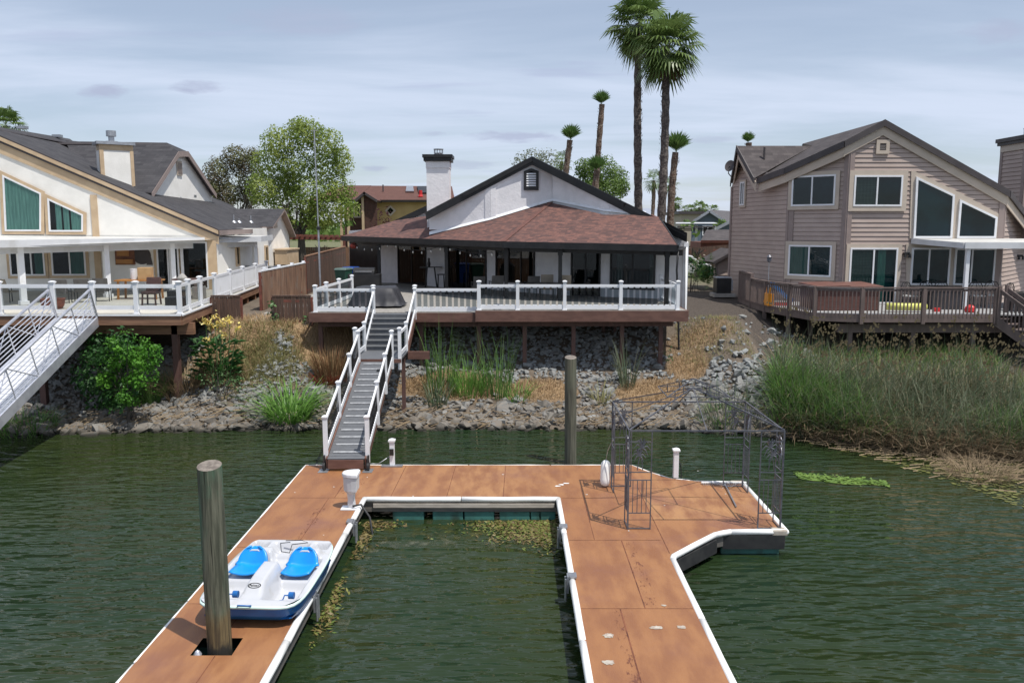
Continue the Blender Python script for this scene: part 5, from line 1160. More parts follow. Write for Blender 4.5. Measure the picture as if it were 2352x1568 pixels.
patio_chair(pdir(22, 640) * 31.5, 31.5, ZC, pi - .4, 'tansling', 'pale cushioned chair at the left photo edge on the cream house deck', None, .5)
# bins beside the cream house
def wheelie(x, y, z, rz, body, lid, label, h=1.0, group='wheeled rubbish bins'):
    r = thing('wheeled_bin', (x, y, z), label, 'bin', group); c_, s_ = cos(rz), sin(rz); P = lambda a, b_, h_: V((x + a * c_ - b_ * s_, y + a * s_ + b_ * c_, z + h_))
    b = MB(); b.hexa([P(-.24, -.26, .06), P(.24, -.26, .06), P(.24, .26, .06), P(-.24, .26, .06)], [P(-.31, -.36, h), P(.31, -.36, h), P(.31, .36, h), P(-.31, .36, h)]); b.build('bin_body', body, r, bevel=.03)
    b = MB(); b.hexa([P(-.34, -.40, h), P(.34, -.40, h), P(.34, .42, h), P(-.34, .42, h)], [P(-.30, -.32, h + .09), P(.30, -.32, h + .09), P(.30, .40, h + .09), P(-.30, .40, h + .09)]); b.build('lid', lid, r, bevel=.02)
    for a in (-.28, .28): b = MB(); b.tube(P(a - .03, .3, .12), P(a + .03, .3, .12), .12, None, 12); b.build('wheel', M['rubber'], r)
    b = MB(); b.tube(P(-.25, .44, h + .02), P(.25, .44, h + .02), .02, None, 6); b.build('handle', body, r)
M['bingreen'] = mat('green_bin_plastic', (.025, .085, .06), (.02, .07, .05), 3, rough=.5)
M['binblue'] = mat('blue_bin_plastic', (.012, .06, .30), (.01, .05, .24), 3, rough=.45)
M['bingrey'] = mat('grey_bin_plastic', (.14, .145, .15), (.11, .115, .12), 3, rough=.55); M['lidgreen'] = mat('grey_green_lid', (.10, .15, .13), (.08, .12, .105), 3, rough=.5)
wheelie(pdir(618, 610) * 44.6, 44.6, 3.3, 1.2, M['bingrey'], M['bingrey'], 'grey wheeled bin beside the cream side wall, leftmost of its row', 1.05)
wheelie(pdir(637, 610) * 44.7, 44.7, 3.3, 1.2, M['binblue'], M['binblue'], 'small bright blue wheeled bin beside the grey one near the cream wall', 1.0)
wheelie(pdir(650, 610) * 46.0, 46.0, 3.3, 1.2, M['black'], M['black'], 'black wheeled bin at the fence end of the row by the cream wall', 1.05)
wheelie(pdir(789, 630) * 41.4, 41.4, 3.22, -.3, M['bingreen'], M['lidgreen'], 'dark green wheeled bin with grey lid against the tall wooden fence', 1.18)
wheelie(pdir(806, 630) * 42.2, 42.2, 3.22, -.3, M['binblue'], M['binblue'], 'blue lidded wheeled bin half hidden behind the dark green bin', 1.2)
b = MB(); a, c = SW.q(627, 580)[0], SW.q(655, 580)[0]; SW.bar(b, a, c, 3.3, 5.2, .1, .8); SW.bar(b, a - .06, c + .06, 5.2, 5.28, .06, .86); o = b.build('storage_cupboard', M['tantrim']); tag(o, 'tall tan wooden cupboard against the side wall of the cream house', 'cupboard')
b = MB(); b.hexa([V((pdir(567, 620) * 42 + i * .02, 42 + i * .1, ZC)) + V((j * .35, 0, 0)) for i, j in ((0, 0), (0, 1), (1, 1), (1, 0))], [V((pdir(567, 620) * 42 + i * .02 - .3, 42 + i * .1 + .3, ZC + .9)) + V((j * .35, 0, 0)) for i, j in ((0, 0), (0, 1), (1, 1), (1, 0))]); o = b.build('folding_frame', M['steel']); tag(o, 'grey folded panel leaning on the cream side wall', 'panel')
# ---------------------------------------------------------------- taupe two storey house
RF = Pl((14.0, 35.0), (1, 0)); RCH = Pl((12.2, 36.8), (.707, -.707)); RS = Pl((11.1, 42.4), (1.1, -5.6)); RC2 = Pl((20.55, 35.0), (.66, .75))
th_ = thing('house', (16, 39, 3.3), 'two storey house in taupe lap siding with beige trim beyond the wooden deck', 'house')
def arange(poly, z):
    xs_ = []; n = len(poly)
    for i in range(n):
        (p, q), (r_, s_) = poly[i], poly[(i + 1) % n]
        if (q - z) * (s_ - z) <= 0 and abs(q - s_) > 1e-9: xs_.append(p + (r_ - p) * (z - q) / (s_ - q))
    return (min(xs_), max(xs_)) if len(xs_) > 1 else None
def siding(pl, poly, parent, mt='taupe', course=.19, lap=.030, name='siding', gap=.012):
    mb = MB(); z0 = min(q for _, q in poly); z1 = max(q for _, q in poly); z = z0
    brk = sorted(set([q for _, q in poly]))
    while z < z1 - .005:
        zt_ = min(z + course, z1); zb_ = zt_; zt_ = zt_ - (gap if zt_ < z1 else 0); a = arange(poly, z + 1e-4); c = arange(poly, zt_ - 1e-4)
        if a and c:
            mb.face([pl.P(a[0], z, lap), pl.P(a[1], z, lap), pl.P(c[1], zt_, .004), pl.P(c[0], zt_, .004)])
            mb.face([pl.P(a[0], z, -.05), pl.P(a[1], z, -.05), pl.P(a[1], z, lap), pl.P(a[0], z, lap)])
        z = zb_
    o = mb.build(name, M[mt], parent); mb = MB(); pl.slab(mb, poly, -.3, -.05); mb.build('wall', M[mt], o); return o
P0, P1 = at(2032, 276, 34.84), at(1940, 325, 34.84)
slope = (P0.z - P1.z) / (P0.x - P1.x)
def mz(x): return P0.z - slope * abs(P0.x - x)
pkx = P0.x; rslope = .535
def mzr(x): return P0.z - rslope * (x - P0.x)
aL, aR = 0, 6.55
def wtop(a): x = 14 + a; return (mz(x) if x < pkx else mzr(x)) - .12
poly = [(aL, 2.9), (aR, 2.9), (aR, wtop(aR)), (pkx - 14, wtop(pkx - 14)), (aL, wtop(0))]
siding(RF, poly, th_, gap=.022)
siding(RCH, [(0, 2.9), (2.545, 2.9), (2.545, mz(14) - .12), (0, mz(12.2) - .12)], th_)
siding(RC2, [(0, 2.9), (6, 2.9), (6, 6.2), (0, wtop(aR))], th_, gap=.022)
ea = RS.q(1684, 420); apx = RS.q(1713, 338); la = 5.7
siding(RS, [(0, 2.9), (la, 2.9), (la, mz(12.2) - .12), (RS.q(1741, 400)[0], 8.75), (apx[0], apx[1] - .1), (0, ea[1] - .1)], th_, course=.2, lap=.022)
# roof
P2, P3 = at(1803, 388, 36.75), at(1741, 396, 38.7); P1.z = mz(P1.x); P2.z = mz(P2.x); P3.z = mz(P3.x)
R1 = V((P0.x, 44.5, P0.z)); vx = P0.x - (P0.z - 10.35) / slope; VX = V((vx, 40.4, 10.35)); AP = V((10.75, 40.4, 10.35)); FE = at(1679, 418, 42.9)
mb = MB(); mb.roof([P0, P1, P2, P3, VX, R1], .10, V((0, 1, 0)), 0, 1)
E0, E1 = V((20.65, 34.84, mzr(20.65))), V((24.5, 38.2, mzr(24.5)))
mb.roof([P0, E0, E1, V((24.5, 44.5, mzr(24.5))), R1], .10, V((0, 1, 0)), 0, 1)
mb.roof([AP, P3 + V((-.15, 0, .02)), VX], .08, V((1, 0, 0)), 0, 1); mb.roof([AP, FE, V((FE.x + 3, FE.y, FE.z)), VX], .08, V((1, 0, 0)), 0, 1)
rf = mb.build('main_roof', [M['shingle_taupe'], M['darkfascia']], th_)
mb = MB(); mt2 = MB()
for a, c in ((P0, P1), (P1, P2), (P2, P3), (P0, E0), (E0, E1), (AP, P3 + V((-.15, 0, .02))), (AP, FE)):
    d = (c - a).normalized(); nn = V((-d.y, d.x, 0)).normalized();
    if nn.dot(V((0, 0, 0)) - a) < 0: nn = -nn
    if abs(d.x) < .55 and a is AP: nn = V((-1, 0, 0))
    h = lambda p, z: p + V((0, 0, z))
    mb.hexa([h(a, -.24), h(c, -.24), h(c, .02), h(a, .02)], [h(a, -.24) + nn * .05, h(c, -.24) + nn * .05, h(c, .03) + nn * .05, h(a, .03) + nn * .05])
    k = -.10; mt2.hexa([h(a, -.60) + nn * k, h(c, -.60) + nn * k, h(c, -.20) + nn * k, h(a, -.20) + nn * k], [h(a, -.60) + nn * (k + .04), h(c, -.60) + nn * (k + .04), h(c, -.20) + nn * (k + .04), h(a, -.20) + nn * (k + .04)])
mb.build('rake_board', M['darkfascia'], rf)
mt2.build('frieze_board', M['beigetrim'], th_)
for pl_, a0, a1, zt in ((RF, -.06, .20, wtop(.1)), (RF, aR - .22, aR + .02, wtop(aR)), (RCH, 0, .22, mz(12.2) - .5), (RCH, 2.36, 2.62, mz(14) - .5), (RS, la - .16, la + .02, 8.4), (RS, -.02, .14, ea[1] - .2), (RC2, .0, .22, wtop(aR))):
    b = MB(); pl_.bar(b, a0, a1, 2.95, zt, .004, .065); b.build('corner_board', M['taupetrim'], th_)
def rwin(pl, x0, y0, x1, y1, mull=(.5,), cur=None, nm='window', tr=.16, zb=None):
    a0, a1, z0, z1 = pl.rect(x0, y0, x1, y1); z0 = zb if zb is not None else z0
    return window(pl, (a0, a1, z0, z1), th_, nm, 'white', .07, 'beigetrim' if tr else None, tr, mull, 'tealroom', cur, .055)
rwin(RF, 1959, 403, 2070, 474, (.48,), [(0, .46, 'blind')], tr=.2)
rwin(RCH, 1821, 403, 1921, 473, (.47,)); rwin(RCH, 1813, 563, 1912, 634, (.48,), [(0, .47, 'curtain')])
rwin(RF, 1948, 569, 2057, 690, (.5,), [(0, .47, 'blind'), (.6, .78, 'curtain')], 'patio_door', zb=3.3)
b = MB()
for pts in ([(2088, 548), (2296, 548), (2296, 493), (2200, 441), (2098, 393), (2092, 393)], [(2080, 660), (2295, 660), (2295, 560), (2080, 560)]): RF.slab(b, [RF.q(x, y) for x, y in pts], .031, .054)
b.build('window_surround', M['beigetrim'], th_)
rwin(RF, 2090, 569, 2179, 654, (.45,), tr=0); rwin(RF, 2189, 570, 2282, 654, (.42,), tr=0)
for pts in ([(2095, 547), (2184, 547), (2190, 448), (2102, 406)], [(2195, 547), (2284, 547), (2288, 499), (2202, 458)]):
    window(RF, [RF.q(x, y) for x, y in pts], th_, 'window', 'white', .085, None, 0, (), 'tealroom', None, .055)
a0, a1, z0, z1 = RF.rect(2011, 322, 2041, 354); b = MB(); ringslab(RF, b, [(a0, z0), (a1, z0), (a1, z1), (a0, z1)], inset([(a0, z0), (a1, z0), (a1, z1), (a0, z1)], .14), .03, .10); ve = b.build('gable_vent', M['beigetrim'], th_)
b = MB(); RF.bar(b, a0 + .13, a1 - .13, z0 + .13, z1 - .13, .031, .036); b.build('vent_hole', M['dark'], ve); b = MB(); z = z0 + .17
while z < z1 - .16: b.hexa([RF.P(a0 + .14, z, .085), RF.P(a1 - .14, z, .085), RF.P(a1 - .14, z + .05, .05), RF.P(a0 + .14, z + .05, .05)], [RF.P(a0 + .14, z + .012, .09), RF.P(a1 - .14, z + .012, .09), RF.P(a1 - .14, z + .062, .055), RF.P(a0 + .14, z + .062, .055)]); z += .075
b.build('louvre', M['darkfascia'], ve)
for x0, y0, x1, y1, nm in ((1703, 418, 1713, 472, 'window'), (1711, 363, 1718, 395, 'gable_vent')):
    a0, a1, z0, z1 = RS.rect(x0, y0, x1, y1)
    if nm == 'window': window(RS, (a0, a1, z0, z1), th_, nm, 'white', .07, 'beigetrim', .1, (.5,), 'room', None, .03)
    else: b = MB(); ringslab(RS, b, [(a0, z0), (a1, z0), (a1, z1), (a0, z1)], inset([(a0, z0), (a1, z0), (a1, z1), (a0, z1)], .1), .03, .08); o = b.build(nm, M['beigetrim'], th_); b = MB(); RS.bar(b, a0 + .09, a1 - .09, z0 + .09, z1 - .09, .03, .04); b.build('vent_hole', M['dark'], o)
# chimney
zc = at(2330, 326, 38).z; b = MB(); x0, x1, y0, y1 = 23.15, 25.6, 38.0, 40.0; chm = None
CA, CB = Pl((x0, y0), (1, 0)), Pl((x0, y1), (0, -1)); o = siding(CA, [(0, 6), (x1 - x0, 6), (x1 - x0, zc), (0, zc)], th_, name='chimney'); siding(CB, [(0, 6), (2, 6), (2, zc), (0, zc)], o)
b = MB(); CA.bar(b, -.03, .16, 6, zc - .3, .002, .05); CB.bar(b, 1.8, 2.0, 6, zc - .3, .002, .05); CB.bar(b, 0, .2, 6, zc - .3, .002, .05); b.build('corner_board', M['taupetrim'], o)
b = MB(); CA.bar(b, -.05, x1 - x0, zc - .3, zc, .003, .06); CB.bar(b, 0, 2.0, zc - .3, zc, .003, .06); b.build('frieze_board', M['beigetrim'], o)
b = MB(); b.bb(x0 - .14, x1 + .1, y0 - .14, y1 + .14, zc, zc + .14); b.bb(x0 - .2, x1 + .15, y0 - .2, y1 + .2, zc + .141, zc + .32); b.build('chimney_cap', M['darkfascia'], o)
b = MB(); cc = (23.9, 39, zc + .32); b.lathe(cc, [(.2, 0), (.2, .2)], 12); b.lathe(cc, [(.34, .36), (.34, .40), (.001, .42)], 14)
for k in range(10): a = 2 * pi * k / 10; b.tube((23.9 + .31 * cos(a), 39 + .31 * sin(a), zc + .32), (23.9 + .31 * cos(a), 39 + .31 * sin(a), zc + .7), .012, None, 4)
b.build('spark_arrestor', M['steel'], o)
b = MB(); p = onp(1755, 366, AP, P3, VX); b.tube(p, p + V((0, 0, .55)), .05, None, 8); b.build('vent_pipe', M['darkfascia'], rf)
p = onp(2060, 300, P0, P1, R1)
# satellite dish, white patio cover
p = FE + V((.05, -1.0, .9)); dsh = thing('satellite_dish', p, 'dark round satellite dish on the far eave of the taupe house', 'satellite dish')
b = MB(); n_ = V((-.55, -.75, .35)).normalized(); t1 = n_.cross(V((0, 0, 1))).normalized(); t2_ = n_.cross(t1); pc_ = at(1676, 381, 41.5)
for k in range(16):
    a, c = 2 * pi * k / 16, 2 * pi * (k + 1) / 16; r1_ = lambda q, s_: pc_ + (t1 * cos(q) * .25 + t2_ * sin(q) * .30) * s_ - n_ * (.05 * (1 - s_ * s_)); b.face([r1_(a, 1), r1_(c, 1), r1_(c, .5), r1_(a, .5)]); b.face([r1_(a, .5), r1_(c, .5), pc_ - n_ * .05])
b.build('dish', M['darkfascia'], dsh, smooth=True); b = MB(); b.pipe([pc_, pc_ + V((.0, .2, -.35)), pc_ + V((.30, .3, -.65))], .025, 6); b.build('arm', M['darkfascia'], dsh)
cv = thing('patio_cover', (19, 33.5, 3.3), 'flat white awning cover on a slim post over the taupe house windows', 'patio cover')
wl, fl_ = at(2096, 548, 34.93), at(2216, 558, 32.4); b = MB(); h = V((0, 0, -.1)); wr_ = V((25, 34.93, wl.z)); fr_ = V((25, 32.4, fl_.z))
b.hexa([wl + h, fl_ + h, fr_ + h, wr_ + h], [wl, fl_, fr_, wr_]); b.build('cover_panel', M['patiotop'], cv)
b = MB(); b.beam(fl_ + V((0, -.03, -.1)), fr_ + V((0, -.03, -.1)), .06, .24); b.beam(wl + V((-.03, 0, -.1)), fl_ + V((-.03, 0, -.1)), .06, .22); b.build('gutter', M['whitemetal'], cv)
x = pdir(2222, 600) * 32.55; b = MB(); b.bb(x - .07, x + .07, 32.5, 32.64, 3.3, fl_.z - .22); b.build('cover_post', M['white'], cv)
for px in (2079, 2336): b = MB(); p = RF.px(px, 585, .1) if px < 2300 else RC2.px(px, 590, .1); b.bb(p.x - .12, p.x + .12, p.y - .06, p.y + .1, p.z, p.z + .1); b.lathe(p + V((-.08, -.1, -.12)), [(.03, .16), (.07, 0)], 8); b.lathe(p + V((.1, -.1, -.12)), [(.03, .16), (.07, 0)], 8); b.build('flood_light', M['black'], th_)
# lean-to and air conditioner
ls = thing('garden_shed', (10.9, 44.5, 3.2), 'small taupe lean-to shed with a sloping dark roof behind the taupe house', 'shed')
g1, g2 = at(1643, 598, 44.5), at(1688, 572, 44.5); SP = Pl((g1.x, 44.5), (1, 0)); wd = g2.x - g1.x
siding(SP, [(0, 3.0), (wd, 3.0), (wd, g2.z - .1), (0, g1.z - .1)], ls); b = MB(); SP.bar(b, -.02, .14, 3, g1.z - .1, .003, .05); SP.slab(b, [(-.02, g1.z - .3), (wd, g2.z - .3), (wd, g2.z - .08), (-.02, g1.z - .08)], .004, .045); b.build('trim', M['taupetrim'], ls)
b = MB(); b.roof([g1 + V((-.2, -.3, -.08)), g2 + V((0, -.3, 0)), g2 + V((0, 3, 0)), g1 + V((-.2, 3, -.08))], .14, V((0, 1, 0)), 0, 1); b.build('shed_roof', [M['shingle_taupe'], M['darkfascia']], ls)
ac0 = V((pdir(1659, 650) * 41.0, 41.0, 3.15)); ac = thing('air_conditioner', ac0, 'dark square air conditioning unit on a pad beside the taupe house', 'air conditioner')
b = MB(); b.bb(ac0.x - .36, ac0.x + .36, 40.64, 41.36, 3.28, 4.02); b.build('cabinet', M['black'], ac, bevel=.03); b = MB(); b.bb(ac0.x - .38, ac0.x + .38, 40.62, 41.38, 4.021, 4.07); b.bb(ac0.x + .37, ac0.x + .45, 40.7, 41.3, 3.4, 3.95); b.build('top_grille', M['steel'], ac); b = MB(); b.bb(ac0.x - .5, ac0.x + .55, 40.5, 41.5, 3.1, 3.28); b.build('pad', M['concrete'], ac)
# ---------------------------------------------------------------- its wooden deck
td = thing('wooden_deck', (14, 32, 2.4), 'taupe painted wooden deck with picket railing in front of the taupe house', 'deck')
ZT = 3.28; dp = [V((10.75, 39.0, ZT)), V((10.57, 36.5, ZT)), V((10.64, 34.7, ZT)), V((11.05, 32.9, ZT)), V((11.5, 31.3, ZT)), V((13.05, 30.75, ZT)), V((15.35, 30.75, ZT)), V((18.05, 30.75, ZT))]
mb = MB(); fl2 = dp + [V((18.6, 30.75, ZT)), V((26, 30.75, ZT)), V((26, 39, ZT))]; mb.prism([p - V((0, 0, .05)) for p in fl2], (0, 0, .05)); mb.build('deck_floor', mat('grey_deck_boards', (.36, .36, .36), (.28, .28, .28), 3, rough=.7, stretch=(1, 6, 1)), td)
for i, p in enumerate(dp):
    b = MB(); zt = .98 + (.22 if i < 2 else 0); lowz = ground_z(p.x, p.y) - .4 if i < 4 else ZT - .36; b.bb(p.x - .065, p.x + .065, p.y - .065, p.y + .065, lowz, ZT + zt); b.build('rail_post', M['taupedeck'], td)
for i, (a, c) in enumerate(zip(dp, dp[1:])):
    d = (c - a).normalized(); up = .2 if i < 1 else 0; Z = V((0, 0, 1)); sd = V((d.y, -d.x, 0))
    if sd.dot(V((14, 36, 0)) - a) > 0: sd = -sd
    b = MB(); b.beam(a + Z * (.99 + up), c + Z * (.99 + up), .14, .04); b.beam(a + Z * (.90 + up), c + Z * (.90 + up), .04, .09); b.build('top_rail', M['taupedeck'], td)
    b = MB(); b.beam(a + Z * -.15 + sd * .02, c + Z * -.15 + sd * .02, .04, .30); b.build('fascia', M['taupedeck'], td)
    L = (c - a).length; n_ = int(L / .135); b = MB()
    for k in range(n_):
        q = a + d * ((k + .5) * L / n_) + sd * .03; b.beam(q + Z * -.12, q + Z * (.9 + up), .04, .04, 0, .5, sd)
    b.build('balusters', M['taupedeck'], td)
b = MB(); b.bb(12.4, 26, 31.25, 31.45, ZT - .75, ZT - .42); b.build('beam', M['taupedeck'], td)
for x, y in ((12.9, 31.35), (15.3, 31.35), (17.6, 31.35), (20, 31.35), (12.2, 33.6), (14, 34), (17, 34), (20, 34)): b = MB(); b.bb(x - .08, x + .08, y - .08, y + .08, ground_z(x, y) - .5, ZT - .4); b.build('support_post', M['taupedeck'], td)
# stairs at the frame edge
ts = thing('staircase', (18.6, 30.0, 2), 'taupe wooden stairs descending from the wooden deck to the water', 'staircase')
S0, sdv = V((18.12, 30.70, ZT)), V((.72, -.69, 0)); sw_ = V((.69, .72, 0)) * 1.05; ns = 13
for k in range(ns):
    p = S0 + sdv * (.27 * k) - V((0, 0, .19 * (k + 1))); b = MB(); b.hexa([p, p + sdv * .29, p + sdv * .29 + sw_, p + sw_], [q + V((0, 0, .045)) for q in (p, p + sdv * .29, p + sdv * .29 + sw_, p + sw_)]); b.build('tread', M['taupedeck'], ts)
e = S0 + sdv * (.27 * ns) - V((0, 0, .19 * (ns + 1)))
for o_ in (V((0, 0, 0)), sw_):
    b = MB(); b.beam(S0 + o_ + V((0, 0, -.28)), e + o_ + V((0, 0, -.05)), .05, .32); b.build('stringer', M['taupedeck'], ts)
    b = MB(); b.beam(S0 + o_ + V((0, 0, .95)), e + o_ + V((0, 0, 1.05)), .10, .05); b.beam(S0 + o_ + V((0, 0, .86)), e + o_ + V((0, 0, .96)), .04, .09); b.build('handrail', M['taupedeck'], ts)
    b = MB()
    for k in range(27): q = S0.lerp(e, (k + .5) / 27) + o_; b.beam(q + V((0, 0, -.2)), q + V((0, 0, .92)), .04, .04)
    b.build('balusters', M['taupedeck'], ts)
    for u in (0, 1): q = S0.lerp(e, u) + o_; b = MB(); b.bb(q.x - .06, q.x + .06, q.y - .06, q.y + .06, q.z - (.35 if u == 0 else 1.2), q.z + 1.05); b.build('rail_post', M['taupedeck'], ts)
# things on it
tb = V((pdir(1935, 660) * 33.0, 33.0, ZT)); ht = thing('hot_tub', tb, 'wood panelled hot tub under a folded brown cover on the wooden deck', 'hot tub')
M['tubwood'] = mat('red_brown_panel', (.12, .05, .04), (.08, .036, .03), 3, rough=.6, stretch=(1, 1, 8)); M['tubcover'] = mat('brown_vinyl_cover', (.17, .075, .055), (.13, .058, .045), 3, rough=.5)
b = MB(); b.bb(tb.x - 1.3, tb.x + 1.1, 32.1, 34.0, ZT, ZT + .86); b.build('cabinet', M['tubwood'], ht, bevel=.02)
b = MB()
for a, c in ((-1.4, -.12), (-.10, 1.2)): b.hexa([tb + V((a, -1.0, .90)), tb + V((c, -1.0, .90)), tb + V((c, 1.1, .90)), tb + V((a, 1.1, .90))], [tb + V((a, -1.0, .98)), tb + V((c, -1.0, 1.02 if a < -1 else .97)), tb + V((c, 1.1, 1.02)), tb + V((a, 1.1, .98))])
b.build('cover', M['tubcover'], ht, bevel=.02)
b = MB(); b.bb(tb.x - 1.35, tb.x + 1.15, 32.05, 34.05, ZT + .862, ZT + .898); b.build('rim', M['whitemetal'], ht)
sc_ = V((pdir(1790, 680) * 34.4, 34.4, ZT)); sl2 = thing('toy_slide', sc_, 'small plastic play slide in blue and orange behind the deck pickets', 'slide')
M['plorange'] = mat('orange_plastic', (.75, .30, .02), (.68, .26, .02), 3, rough=.4); M['plred'] = mat('red_plastic', (.62, .03, .03), (.5, .02, .02), 3, rough=.4); M['plyellow'] = mat('pale_yellow_float', (.66, .66, .18), (.55, .55, .14), 6, rough=.5)
b = MB(); pts = [sc_ + V(q) for q in ((-.35, 0, .85), (-.1, 0, .62), (.25, 0, .3), (.55, 0, .16))]
for a, c in zip(pts, pts[1:]): b.beam(a, c, .42, .05); b.beam(a + V((0, -.2, .06)), c + V((0, -.2, .06)), .05, .14); b.beam(a + V((0, .2, .06)), c + V((0, .2, .06)), .05, .14)
b.build('chute', mat('sky_blue_plastic', (.03, .26, .66), (.02, .2, .56), 3, rough=.4), sl2)
b = MB(); b.bb(sc_.x - .55, sc_.x - .3, sc_.y - .26, sc_.y + .26, ZT, ZT + .5); b.tube(sc_ + V((-.55, -.24, .1)), sc_ + V((-.45, -.24, .75)), .03, None, 8); b.tube(sc_ + V((-.55, .24, .1)), sc_ + V((-.45, .24, .75)), .03, None, 8); b.build('ladder', M['plorange'], sl2)
b = MB(); b.bb(sc_.x - .2, sc_.x + .45, sc_.y - .2, sc_.y + .2, ZT, ZT + .12); b.build('base', M['plred'], sl2)
tt = V((pdir(1765, 640) * 35.3, 35.3, ZT)); r = thing('garden_torch', tt, 'slim pole torch with a metal lantern head at the bend of the wooden deck', 'torch'); b = MB(); b.tube(tt, tt + V((0, 0, 1.75)), .018, None, 6); b.build('pole', M['steel'], r); b = MB(); b.lathe(tt + V((0, 0, 1.75)), [(.05, 0), (.10, .05), (.10, .2), (.13, .22), (.03, .32)], 10); b.build('torch_head', M['gunmetal'], r)
p = V((pdir(2082, 700) * 31.6, 31.6, ZT)); b = MB(); b.pipe([p + V((-.75, 0, .22)), p + V((0, .03, .2)), p + V((.75, 0, .2))], .14, 12); o = b.build('pool_float', M['plyellow'], smooth=True); tag(o, 'long pale yellow pool float lying behind the deck pickets', 'pool float')
p = V((pdir(2228, 710) * 31.5, 31.5, ZT)); b = MB(); b.lathe(p, [(.15, 0), (.2, .06), (.17, .2), (.09, .28), (.001, .3)], 10); o = b.build('toy_bucket', M['plred']); tag(o, 'bright red toy bucket on the deck near the slim white post', 'toy')
b = MB(); p = V((pdir(2150, 710) * 31.8, 31.8, ZT)); b.bb(p.x - .1, p.x + .15, p.y - .1, p.y + .1, ZT, ZT + .14); o = b.build('toy_block', M['plred']); tag(o, 'small red toy block behind the deck pickets left of the dark table', 'toy')
def iron_chair(x, y, z, rz, label):
    r = thing('iron_chair', (x, y, z), label, 'chair', 'wrought iron chairs on the wooden deck'); c_, s_ = cos(rz), sin(rz); P = lambda a, b_, h: V((x + a * c_ - b_ * s_, y + a * s_ + b_ * c_, z + h))
    b = MB(); b.hexa([P(-.24, -.24, .44), P(.24, -.24, .44), P(.24, .24, .44), P(-.24, .24, .44)], [P(-.24, -.24, .50), P(.24, -.24, .50), P(.24, .24, .50), P(-.24, .24, .50)]); b.build('seat', M['patiotop'], r, bevel=.02)
    b = MB(); b.pipe([P(-.25, .26, .44), P(-.25, .30, .85), P(-.18, .31, .98), P(0, .32, 1.02), P(.18, .31, .98), P(.25, .30, .85), P(.25, .26, .44)], .020, 6)
    for q in (-.12, 0, .12): b.pipe([P(q, .27, .46), P(q * 1.8 if q else .06, .29, .72), P(q * .3, .31, 1.0)], .010, 5)
    b.build('backrest', M['blackiron'], r)
    for a in (-.22, .22):
        for e_ in (-.22, .24): b = MB(); b.tube(P(a, e_, 0), P(a, e_, .46), .018, None, 6); b.build('leg', M['blackiron'], r)
        b = MB(); b.pipe([P(a * 1.1, .28, .70), P(a * 1.15, -.1, .68), P(a * 1.1, -.24, .46)], .016, 6); b.build('armrest', M['blackiron'], r)
for px, yy, rz, nm in ((2095, 33.4, .4, 'wrought iron chair at the left end of the dark patio table'), (2135, 34.2, 0, 'wrought iron chair behind the dark table, under the left lower window'), (2170, 34.2, 0, 'wrought iron chair behind the dark table, left of the slim white post'), (2247, 33.6, -.2, 'wrought iron chair just right of the slim white post'), (2282, 33.9, -.3, 'wrought iron chair near the taupe corner board'), (2338, 32.8, .5, 'wrought iron chair at the photo edge beyond the stair top')):
    iron_chair(pdir(px, 660) * yy, yy, ZT, rz, nm)
p = V((pdir(2160, 680) * 33.1, 33.1, ZT)); r = thing('patio_table', p, 'long dark patio table with cloth hanging to the floor on the wooden deck', 'table'); b = MB(); b.bb(p.x - 1.0, p.x + 1.0, 32.5, 33.7, ZT + .82, ZT + .86); b.build('table_top', M['black'], r, bevel=.01); b = MB(); b.bb(p.x - .6, p.x + .7, 32.55, 33.6, ZT + .004, ZT + .818); b.build('table_cloth', M['cover'], r)
p = V((pdir(2350, 690) * 32.0, 32.0, ZT)); b = MB(); b.bb(p.x - .5, p.x + .6, 31.6, 32.4, ZT + .3, ZT + .72); b.bb(p.x - .4, p.x - .3, 31.7, 31.8, ZT, ZT + .3); b.bb(p.x + .4, p.x + .5, 31.7, 31.8, ZT, ZT + .3); b.bb(p.x - .4, p.x - .3, 32.2, 32.3, ZT, ZT + .3); b.bb(p.x + .4, p.x + .5, 32.2, 32.3, ZT, ZT + .3); o = b.build('cooler_box', M['black']); tag(o, 'dark outdoor cooler on legs at the photo edge of the wooden deck', 'cooler')
